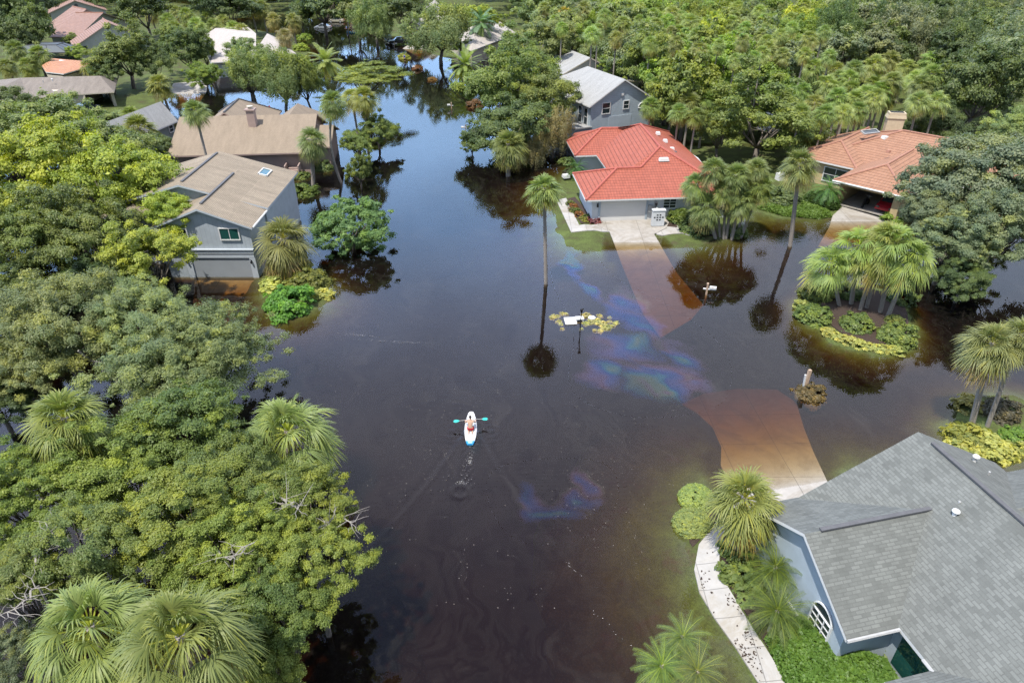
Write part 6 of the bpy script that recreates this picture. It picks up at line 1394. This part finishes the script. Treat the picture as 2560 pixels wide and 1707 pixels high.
def board_part(name, y0, y1, m, parent, z0=-.06, z1=.09, sc=1.0, N_=26):
    b = MB(); rows = []
    for i in range(N_+1):
        y = y0+(y1-y0)*i/N_; t = (y+1.62)/3.24; w = .41*(math.sin(math.pi*min(1, max(.0, .06+.90*t)))**.48)*sc; w = max(.02, w)*(1 if t < .98 else .8)
        rk = .10*max(0, (t-.72)/.28)**2
        rows.append([(-w, y, z0+.045+rk), (-w*1.02, y, (z0+z1)/2+rk), (-w*.93, y, z1+rk), (-w*.4, y, z1+.008+rk), (w*.4, y, z1+.008+rk), (w*.93, y, z1+rk), (w*1.02, y, (z0+z1)/2+rk), (w, y, z0+.045+rk), (w*.5, y, z0+rk), (-w*.5, y, z0+rk)])
    for i in range(N_):
        for k in range(10):
            k2 = (k+1) % 10; b.poly([rows[i][k], rows[i][k2], rows[i+1][k2], rows[i+1][k]])
    b.poly(list(reversed(rows[0]))); b.poly(rows[-1]); return b.build(name, m, parent)
board_part('hull', -1.28, 1.62, M['board'], sup); board_part('tail', -1.62, -1.281, M['boardblue'], sup)
pad = board_part('deck_pad', -1.05, .55, simple('deck_pad', (.62, .66, .68), .8, .05, 8), sup, .088, .104, .62)
b = MB()
for k in range(3): b.box((0, -1.35-.09*k, .106), (.34-.05*k, .03, .012))
b.build('tail_stripes', M['board'], sup)
b = MB()
for sx_ in (-1, 1): b.tube([(sx_*.36, 1.0, .115), (sx_*.10, .72, .12)], .014, 5); b.tube([(sx_*.30, .55, .115), (sx_*.33, -.4, .113)], .008, 4)
b.build('bungee_cord', M['black'], sup)
b = MB(); b.tube([(0, -1.3, -.06), (0, -1.42, -.25), (0, -1.5, -.3)], [.05, .035, .01], 6); b.build('fin', M['black'], sup)
per = tag(empty('person', (SX, SY, .105), rad(1.5)), 'bare-backed person in red shorts kneeling on the white paddle board, holding a double paddle', 'person')
# kneeling, facing +Y, leaning slightly forward; z from the deck
V = [(0, -.40, .24), (0, -.34, .36), (0, -.24, .52), (0, -.14, .66), (0, -.11, .75), (0, -.08, .83), (0, -.045, .93), (0, -.03, .985)]
E_ = [(0, 1), (1, 2), (2, 3), (3, 4), (4, 5), (5, 6), (6, 7)]; R_ = [(.155, .125), (.15, .105), (.165, .115), (.17, .11), (.075, .07), (.058, .06), (.082, .10), (.07, .085)]
for sx_ in (-1, 1):
    i = len(V); V += [(sx_*.115, -.36, .19), (sx_*.155, -.08, .13), (sx_*.165, .12, .075), (sx_*.15, -.12, .06), (sx_*.12, -.44, .055), (sx_*.11, -.58, .05), (sx_*.11, -.70, .025)]
    E_ += [(0, i), (i, i+1), (i+1, i+2), (i+2, i+3), (i+3, i+4), (i+4, i+5), (i+5, i+6)]; R_ += [.10, .085, .066, .062, .056, .042, .03]
    j = len(V); V += [(sx_*.20, -.13, .69), (sx_*.33, -.06, .50), (sx_*.34, .17, .47)]; E_ += [(3, j), (j, j+1), (j+1, j+2)]; R_ += [.068, .046, .034]
    hand(V, E_, R_, j+2, (0, 1, .12), (0, 0, 1), (sx_, 0, 0), .75)
body_mesh('body', V, E_, R_, M['skin'], per)
for nm, c_, r_, m_ in (('hair', (0, -.055, .965), (.098, .108, .10), M['hair']), ):
    b = MB(); b.ell(c_, r_, 14, 9); b.ell((0, -.155, 1.0), (.045, .045, .045), 8, 6); b.build(nm, m_, per, smooth=True)
b = MB(); b.ell((0, .055, .945), (.016, .026, .02), 6, 4)
for sx_ in (-1, 1): b.ell((sx_*.085, -.03, .94), (.014, .026, .036), 6, 4)
b.build('face', M['skin'], per, smooth=True)
b = MB()
for sx_ in (-1, 1): b.ell((sx_*.035, .052, .963), (.012, .008, .009), 6, 4)
b.ell((0, .048, .905), (.026, .008, .008), 6, 4); b.build('eyes_and_mouth', M['hair'], per)
V2 = [(0, -.405, .25), (0, -.345, .345)]; E2 = [(0, 1)]; R2 = [(.172, .142), (.162, .118)]
for sx_ in (-1, 1):
    i = len(V2); V2 += [(sx_*.115, -.365, .195), (sx_*.148, -.12, .145)]; E2 += [(0, i), (i, i+1)]; R2 += [.118, .105]
body_mesh('shorts', V2, E2, R2, M['redcloth'], per)
pd = tag(empty('paddle', (SX, SY, .105), rad(1.5)), 'double-bladed paddle with bright teal blades held across the paddle board', 'paddle'); pd.scale = (.74, .93, .93); per.scale = (.93,)*3; sup.scale = (.93, .93, 1)
b = MB(); b.tube([(-1.02, .20, .44), (0, .275, .50), (1.02, .34, .46)], .016, 8); b.build('shaft', M['gutter'], pd)
for sx_ in (-1, 1):
    b = MB(); c0 = Vector((sx_*.92, .20+.07*(sx_+1), .45)); d_ = Vector((sx_, .065*sx_*sx_*1.0, -.05)).normalized(); d_ = Vector((sx_*.996, .07*sx_, -.03)); up_ = Vector((0, .9, .42)); nn = d_.cross(up_).normalized()
    pr = [(0, .02), (.08, .06), (.2, .10), (.36, .105), (.46, .085), (.5, .04)]
    for s_ in (1, -1):
        ring = [c0+d_*t+up_*w_+nn*.008*s_ for t, w_ in pr]+[c0+d_*t-up_*w_+nn*.008*s_ for t, w_ in reversed(pr)]
        b.poly(ring if s_ > 0 else list(reversed(ring)))
    n2_ = len(pr)*2
    for k in range(n2_): b.f.append([k, n2_+(n2_-1-k), n2_+(n2_-1-(k+1) % n2_), (k+1) % n2_]); b.m.append(0)
    b.build('blade', M['teal'], pd)
# far people wading beside a blue canoe, and one further off
def wader(px, py, label, cloth, h=1.35, rot=0., arm=.3):
    p = D(px, py, 0); t = tag(empty('person', (p.x, p.y, 0), rot), label, 'person'); z = h-1.0
    V = [(0, 0, z), (0, .02, z+.16), (0, .03, z+.34), (0, .03, z+.50), (0, .04, z+.60), (0, .05, z+.70), (0, .06, z+.82), (0, .06, z+.88)]; E = [(i, i+1) for i in range(7)]; R = [(.16, .12), (.145, .10), (.16, .11), (.165, .105), (.075, .07), (.055, .055), (.08, .095), (.07, .08)]
    for s in (-1, 1):
        i = len(V); V += [(s*.09, 0, z-.1), (s*.11, .02, z-.45), (s*.12, 0, z-.85), (s*.12, .12, z-.92)]; E += [(0, i), (i, i+1), (i+1, i+2), (i+2, i+3)]; R += [.095, .07, .045, .035]
        j = len(V); V += [(s*.2, .03, z+.50), (s*.27, .08, z+.25), (s*.25, .08+arm, z+.12)]; E += [(3, j), (j, j+1), (j+1, j+2)]; R += [.062, .045, .033]; hand(V, E, R, j+2, (0, 1, -.2), (0, 0, 1), (s, 0, 0), .5)
    body_mesh('body', V, E, R, M['skin'], t, sub=1)
    Vs = [(0, 0, z+.02), (0, .02, z+.16), (0, .03, z+.34), (0, .03, z+.50), (0, .04, z+.57)]; Es = [(i, i+1) for i in range(4)]; Rs = [(.18, .14), (.165, .12), (.178, .128), (.18, .122), (.09, .085)]
    for s in (-1, 1): i = len(Vs); Vs += [(s*.2, .03, z+.50), (s*.255, .07, z+.30)]; Es += [(3, i), (i, i+1)]; Rs += [.08, .066]
    body_mesh('shirt', Vs, Es, Rs, cloth, t, sub=1)
    b = MB(); b.ell((0, .045, z+.86), (.092, .1, .09), 10, 6); b.build('hair', M['hair'], t, smooth=True)
    Vt = [(0, 0, z+.0)]; Et = []; Rt = [(.165, .125)]
    for s in (-1, 1): i = len(Vt); Vt += [(s*.09, 0, z-.12), (s*.11, .02, z-.42)]; Et += [(0, i), (i, i+1)]; Rt += [.11, .095]
    body_mesh('shorts', Vt, Et, Rt, M['black'], t, sub=1)
wader(930, 140, 'person in dark blue wading far down the flooded street', M['bluecloth'], 1.5, 2.6)
wader(797, 72, 'person in bright blue at the left end of the blue canoe', simple('bright_blue_shirt', (.03, .22, .75), .7, .1, 9), 1.55, 2.0)
wader(806, 72, 'person in dark clothes at the right of the blue-shirted one', M['black'], 1.55, 1.6)
cp = D(812, 77); cn_ = tag(empty('canoe', (cp.x, cp.y, 0), rad(-25)), 'pale blue canoe lying low in the water beside the two wading people', 'canoe'); b = MB(); rows = []
for i in range(13):
    t = i/12*2-1; w = .42*(1-t*t)**.6+.02; z = .28+.18*t*t; rows.append([(t*2.2, -w, z), (t*2.2, -w*.75, .02), (t*2.2, 0, -.08), (t*2.2, w*.75, .02), (t*2.2, w, z), (t*2.2, w*.9, z), (t*2.2, w*.6, .08), (t*2.2, -w*.6, .08), (t*2.2, -w*.9, z)])
for i in range(12):
    for k in range(9): b.poly([rows[i][k], rows[i+1][k], rows[i+1][(k+1) % 9], rows[i][(k+1) % 9]])
b.build('hull', simple('canoe_blue', (.12, .38, .55), .4, .06, 4), cn_); b = MB(); b.box((.7, 0, .24), (.25, .7, .03)); b.box((-.7, 0, .24), (.25, .7, .03)); b.build('seat', M['wood'], cn_)
# ---------------------------------------------------------------- vehicles
def car(px, py, rot, label, paint, kind='sedan', cat='car', z=0.0, name='car'):
    p = D(px, py, z+.5); t = tag(empty(name, (p.x, p.y, z), rot), label, cat)
    if kind == 'sedan': prof = [(-2.25, .35), (-2.3, .62), (-2.15, .88), (-1.55, .95), (.95, .92), (1.95, .78), (2.28, .60), (2.3, .35)]; cab = [(-1.55, .93), (-.95, 1.38), (-.1, 1.46), (.35, 1.42), (1.15, .90)]
    elif kind == 'suv': prof = [(-2.35, .4), (-2.4, .8), (-2.3, 1.05), (.9, 1.08), (2.0, 1.0), (2.35, .8), (2.38, .4)]; cab = [(-2.25, 1.04), (-2.0, 1.68), (.0, 1.76), (.45, 1.68), (1.15, 1.06)]
    else: prof = [(-2.8, .5), (-2.82, 1.05), (-.75, 1.08), (1.3, 1.12), (2.5, 1.05), (2.75, .85), (2.78, .45)]; cab = [(-.75, 1.05), (-.65, 1.72), (.3, 1.78), (.75, 1.72), (1.5, 1.1)]
    b = MB(); hw = .92
    def loft(pf, w0, w1, zb):
        n = len(pf); zs = [q[1] for q in pf]; zt = max(zs)
        secs = []
        for s in (-1, -.86, .86, 1):
            k = abs(s) == 1; secs.append([(x*(.985 if k else 1), s*(w0+(w1-w0)*((z-zb)/(zt-zb+1e-6))), z-(.05 if k and z > zb+.2 else 0)) for x, z in pf])
        return secs
    S = loft(prof, hw, hw*.95, .35); n = len(prof)
    for a in range(3):
        for k in range(n): b.poly([S[a][k], S[a][(k+1) % n], S[a+1][(k+1) % n], S[a+1][k]])
    b.poly(S[0]); b.poly(list(reversed(S[3])))
    C = loft(cab, hw*.93, hw*.74, cab[0][1]); n = len(cab)
    for k in range(1, n-2): b.poly([C[0][k], C[0][k+1], C[3][k+1], C[3][k]])
    b.box(((cab[1][0]+cab[-2][0])/2, 0, max(q[1] for q in cab)-.02), (cab[-2][0]-cab[1][0], hw*1.42, .05))
    for s in (-1, 1):
        for k in (0, n-2): a_, e_ = Vector(C[0 if s < 0 else 3][k]), Vector(C[0 if s < 0 else 3][k+1]); b.tube([a_, e_], .045, 4)
        mx_ = cab[2][0]; b.tube([(mx_, s*hw*.93, cab[0][1]), (mx_, s*hw*.75, max(q[1] for q in cab)-.03)], .045, 4)
    if kind == 'pickup':
        pass
    b.build('body', paint, t)
    g = MB()
    for a, s in ((0, 1), (3, -1)):
        g.poly([tuple(Vector(q)*.995+Vector((0, 0, .005))) for q in C[a]])
    g.poly([C[0][0], C[3][0], C[3][1], C[0][1]]); g.poly([C[0][-2], C[3][-2], C[3][-1], C[0][-1]]); g.build('window', M['glass'], t)
    L_ = 1.38 if kind == 'sedan' else 1.5 if kind == 'suv' else 1.75
    for x in (-L_, L_):
        for s in (-1, 1):
            w = MB(); w.tube([(x, s*.74, .34), (x, s*.94, .34)], .34, 14); o = w.build('wheel', M['tyre'], t); w = MB(); w.tube([(x, s*.93, .34), (x, s*.955, .34)], .2, 10); w.build('rim', M['gutter'], o)
    xr = prof[1][0]; xf = prof[-2][0]
    for s in (-1, 1):
        q = MB(); q.box((xr+.03, s*.68, prof[2][1]-.16), (.12, .36, .2)); q.build('tail_light', M['redlamp'], t); q = MB(); q.box((xf-.06, s*.66, prof[-2][1]+.02), (.14, .36, .14)); q.build('headlight', M['glass'], t)
    q = MB(); q.box((xr-.02, 0, .48), (.12, 1.7, .18)); q.box((xf+.03, 0, .45), (.12, 1.7, .18)); q.build('bumper', M['gutter'] if kind != 'sedan' else paint, t)
    if kind == 'pickup': q = MB(); q.box((-1.8, 0, 1.075), (1.8, 1.6, .03)); q.build('bed_cover', M['dark'], t)
    return t
car(742, 63, rad(176), 'silver sedan standing in the flood at the top of the street', M['silver'], z=-.28)
car(772, 48, rad(180), 'beige car half under trees behind the silver sedan', M['carbeige'], z=-.15)
car(893, 95, rad(-75), 'black sport utility car parked left of the black pickup', M['blackcar'], 'suv', z=-.1)
car(918, 98, rad(200), 'black pickup truck standing at the water by the cream house', M['blackcar'], 'pickup', 'pickup', z=-.05, name='pickup_truck')
car(201, 255, rad(90), 'dark car with red tail lights backed out of the open carport', M['blackcar'], 'suv', z=.5)
pcar = Vector(eP(4.2, 1.6, .42)); pc = proj_ = None
def place_car_world(v, rot, *a, **k):
    t = car(0, 1000, rot, *a, **k); t.location = v; return t
place_car_world(Vector(eP(3.6, 1.55, .42)), t45+math.pi, 'red car parked inside the open terracotta-roofed garage', M['carred'], name='car')
mb = Vector(eP(2.2, -.6, .42)); mt_ = tag(empty('motorcycle', mb, t45), 'dark motorcycle parked inside the open garage beside the red car', 'motorcycle')
for x in (-.7, .7): b = MB(); b.tube([(x, -.06, .32), (x, .06, .32)], .32, 14); b.build('wheel', M['tyre'], mt_)
b = MB(); b.tube([(-.7, 0, .32), (-.2, 0, .55), (.35, 0, .6), (.7, 0, .32)], .06, 6); b.ell((.15, 0, .78), (.3, .15, .14)); b.box((-.1, 0, .42), (.45, .3, .35)); b.build('frame', M['black'], mt_)
b = MB(); b.ell((-.35, 0, .78), (.35, .14, .07)); b.build('seat', M['dark'], mt_); b = MB(); b.tube([(.5, -.35, 1.0), (.58, 0, .98), (.5, .35, 1.0)], .02, 6); b.tube([(.58, 0, .98), (.7, 0, .32)], .03, 6); b.build('handlebar', M['gutter'], mt_)
# ---------------------------------------------------------------- street furniture standing in the water
lp = D(1332, 762); lamp = tag(empty('lamp_post', (lp.x, lp.y, 0)), 'thin black post lamp rising out of the drowned yellow shrubs', 'lamp post')
b = MB(); b.tube([(0, 0, -.8), (.0, 0, 1.0), (.05, .02, 1.75)], [.045, .038, .034], 8); b.tube([(.04, .01, 1.35), (-.18, .01, 1.52)], .014, 5); b.build('pole', M['black'], lamp)
b = MB(); b.tube([(.05, .02, 1.72), (.05, .02, 1.80), (.05, .02, 1.95), (.05, .02, 2.02)], [.06, .09, .13, .03], 8); b.build('lantern', M['black'], lamp)
b = MB(); b.tube([(.05, .02, 1.84), (.05, .02, 1.93)], [.10, .115], 8); b.build('lamp_glass', M['trimgrey'], lamp)
wp = D(1310, 738); pn = tag(empty('white_board', (wp.x, wp.y, 0), rad(4)), 'square white board floating left of the lamp post', 'floating board'); b = MB(); b.box((0, 0, .05), (.92, 1.05, .07), top=.98); b.build('panel', M['white'], pn)
b = MB(); b.tube([(0, 0, -.9), (0, 0, .03)], .05, 6); b.build('stake', M['wood'], pn)
wp = D(1331, 735); pn = tag(empty('white_box', (wp.x, wp.y, 0)), 'small white drowned box directly behind the lamp post', 'box'); b = MB(); b.box((0, 0, .0), (.55, .45, .34), .1); b.box((0, 0, .19), (.62, .5, .05), .1); b.build('body', M['white'], pn); b = MB(); b.box((0, -.24, .05), (.4, .02, .12), .1); b.build('slot', M['dark'], pn)
wp = D(1359, 735); pn = tag(empty('white_pot', (wp.x, wp.y, 0)), 'white pot rim among the drowned yellow shrubs right of the lamp post', 'pot'); b = MB(); b.tube([(0, 0, -.3), (0, 0, .2), (0, 0, .24)], [.2, .27, .29], 12); b.build('rim', M['white'], pn)
def mailbox(px, py, label, h=1.05, rot=0., s=1.0, arm=True, group='wooden mailbox posts standing in the flood'):
    p = D(px, py); t = tag(empty('mailbox', (p.x, p.y, 0), rot), label, 'mailbox', group)
    b = MB(); b.box((0, 0, (h-.9)/2), (.13*s, .13*s, h+.9)); b.box((0, 0, h+.03), (.17*s, .17*s, .07), top=.6); b.build('post', M['wood'], t)
    b = MB(); b.box((.18*s, -.02, h*.52), (.95*s, .10, .10)); b.build('cross_arm', M['white'], t)
    b = MB(); pts = [(-.1, 0), (.1, 0), (.1, .13), (.07, .19), (0, .215), (-.07, .19), (-.1, .13)]
    A_ = [(.18, y*s, h*.52+.05+z*s) for y, z in pts]; B_ = [(.66*s, y*s, h*.52+.05+z*s) for y, z in pts]; n = len(pts)
    for k in range(n): b.poly([A_[k], A_[(k+1) % n], B_[(k+1) % n], B_[k]])
    b.poly(list(reversed(A_))); b.poly(B_); o = b.build('box', M['white'], t); b = MB(); b.box((.4*s, -.105*s, h*.52+.2), (.03, .015, .12)); b.build('flag', M['redlamp'], o); return t
mailbox(1622, 676, 'white mailbox on a wooden post in the dark water right of the submerged driveway', 1.0, rad(-12), 1.1)
mailbox(1037, 250, 'mailbox on a post left of the big oaks, farther of two there', .95, rad(190))
mailbox(1070, 302, 'mailbox at the street edge under the oaks, nearer of the two there', .9, rad(175))
mailbox(906, 107, 'mailbox on a post in the water left of the far driveway', .95, rad(20))
mailbox(955, 160, 'white mailbox beside the orange shrub far down the street', .8, rad(160))
mailbox(725, 71, 'mailbox at the left end of the silver sedan', .9, rad(20))
p = D(1846, 895); t = tag(empty('leaning_post', (p.x, p.y, 0)), 'pale wooden post with a white slat leaning out of the red croton', 'post')
b = MB(); b.box((.05, .02, .35), (.2, .18, 2.4), rot=Euler((-.05, .06, .2)).to_matrix()); b.build('post', M['wood'], t); b = MB(); b.box((-.12, -.04, .5), (.09, .12, 1.5), rot=Euler((0, -.08, 0)).to_matrix()); b.build('slat', M['white'], t)
for x, y, lab, r_ in ((526, 254, 'red hydrant top at the left in the flooded side street', .16), (620, 254, 'red hydrant top by the oak trunk in the flooded side street', .16)):
    p = D(x, y); t = tag(empty('hydrant', (p.x, p.y, 0)), lab, 'hydrant', 'red hydrants behind the pink house'); b = MB(); b.tube([(0, 0, -.6), (0, 0, .5), (0, 0, .62), (0, 0, .72)], [r_, r_, r_*1.2, .06], 10); b.tube([(-.28, 0, .35), (.28, 0, .35)], .07, 8); b.build('barrel', M['redcloth'], t)
for x, y, w, h, lab in ((1795, 410, 1.3, .8, 'white outdoor unit beside the terracotta house behind the tall palm'), (1300, 404, .8, .3, 'white stone block at the front walk of the red-roofed house')):
    p = D(x, y, .5); t = tag(empty('white_block', (p.x, p.y, .3)), lab, 'block'); b = MB(); b.box((0, 0, h/2), (w, .8, h), .3, top=.95); b.box((0, 0, h+.03), (w*.9, .7, .06), .3); b.build('body', M['white'], t)
# ---------------------------------------------------------------- floating leaves and specks
M['foam'] = simple('foam', (.5, .49, .46), .8, .1, 5)
def specks():
    rg = np.random.default_rng(9); n = 1100; poly = P2([(780, 560), (760, 900), (900, 1500), (1400, 1500), (1560, 1200), (1560, 900), (1330, 760), (1260, 640), (1000, 520), (900, 520)])
    q = np.stack([rg.uniform(-18, 14, 12000), rg.uniform(16, 64, 12000)], 1); q = q[sdf(q[:, 0], q[:, 1], poly) > -1]
    den = vnoise(q[:, 0]+2*np.sin(q[:, 1]*.3), q[:, 1]*.6, .9, 31)+.5*vnoise(q[:, 0], q[:, 1], 2.3, 32); q = q[den+rg.normal(0, .25, len(q)) > .12][:n]; q = q[q[:, 1] > 20]
    m = len(q); P = np.stack([q[:, 0], q[:, 1], np.full(m, .012)], 1); Nn = unit(rg.normal(0, .06, (m, 3))+[0, 0, 1]); sz = np.minimum(.05, np.exp(rg.normal(-3.35, .4, (m, 1))))
    t = unit(np.cross(Nn, rg.normal(size=(m, 3)))); b_ = np.cross(Nn, t)
    V = np.stack([P-t*sz*.6, P+b_*sz*.35, P+t*sz*.6, P-b_*sz*.35], 1).reshape(-1, 3)
    me = np_mesh('floating_leaves', V, np.arange(m*4).reshape(m, 4), mats=[M['flotsam']]); tag(link('floating_leaves', me), kind='stuff')
    # dark litter stranded on the curved walk
    w = P2([(1600, 1290), (1606, 1362), (1640, 1420), (1690, 1490), (1740, 1568), (1800, 1568), (1752, 1490), (1700, 1410), (1668, 1355), (1650, 1310), (1650, 1250)])
    q = np.stack([rg.uniform(6, 14, 9000), rg.uniform(10, 26, 9000)], 1); d = sdf(q[:, 0], q[:, 1], w); q = q[(d > .03) & (vnoise(q[:, 0], q[:, 1], 2.2, 41)+rg.normal(0, .22, len(q)) > .32)][:420]
    m = len(q); z = np.maximum(height(q[:, 0], q[:, 1]), -.03)+.105; P = np.stack([q[:, 0], q[:, 1], z], 1); Nn = unit(rg.normal(0, .2, (m, 3))+[0, 0, 1]); V, F = leaves(P, Nn, .11, .07, rg, .1)
    me = np_mesh('leaf_litter', V, F, mats=[M['mulch']]); tag(link('leaf_litter', me), kind='stuff')
    # foam flecks drifting on the surface
    V = []; F = []
    for (x, y, ln, an, k) in ((905, 785, 2.6, -.1, 70), (820, 770, 2.2, -.15, 60), (1305, 1295, 1.0, -.9, 10), (1400, 1440, 1.0, -.8, 10), (1060, 1108, .4, 0, 30), (1080, 1060, .25, 1.5, 30)):
        c = D(x, y)
        for i in range(k):
            s_ = rg.normal(0, ln*.5); px, py = c.x+s_*math.cos(an)+rg.normal(0, .07), c.y+s_*math.sin(an)+rg.normal(0, .07); r = rg.uniform(.006, .016); b0 = len(V)
            for j in range(5): V.append((px+r*1.8*math.cos(j*1.256), py+r*math.sin(j*1.256), .03))
            F.append(list(range(b0, b0+5)))
    rgk = np.random.default_rng(8)
    for i in range(70):
        s_ = rgk.random()**1.2*3.6; px = BX+rgk.normal(0, .07+.03*s_)+.12*math.sin(s_*2); py = BY-.1-s_; r = rgk.uniform(.006, .018); b0 = len(V)
        for j in range(5): V.append((px+r*math.cos(j*1.256), py+r*1.3*math.sin(j*1.256), .05))
        F.append(list(range(b0, b0+5)))
    me = bpy.data.meshes.new('foam'); me.from_pydata(V, [], F); me.materials.append(M['foam']); tag(link('foam', me), kind='stuff')
specks()
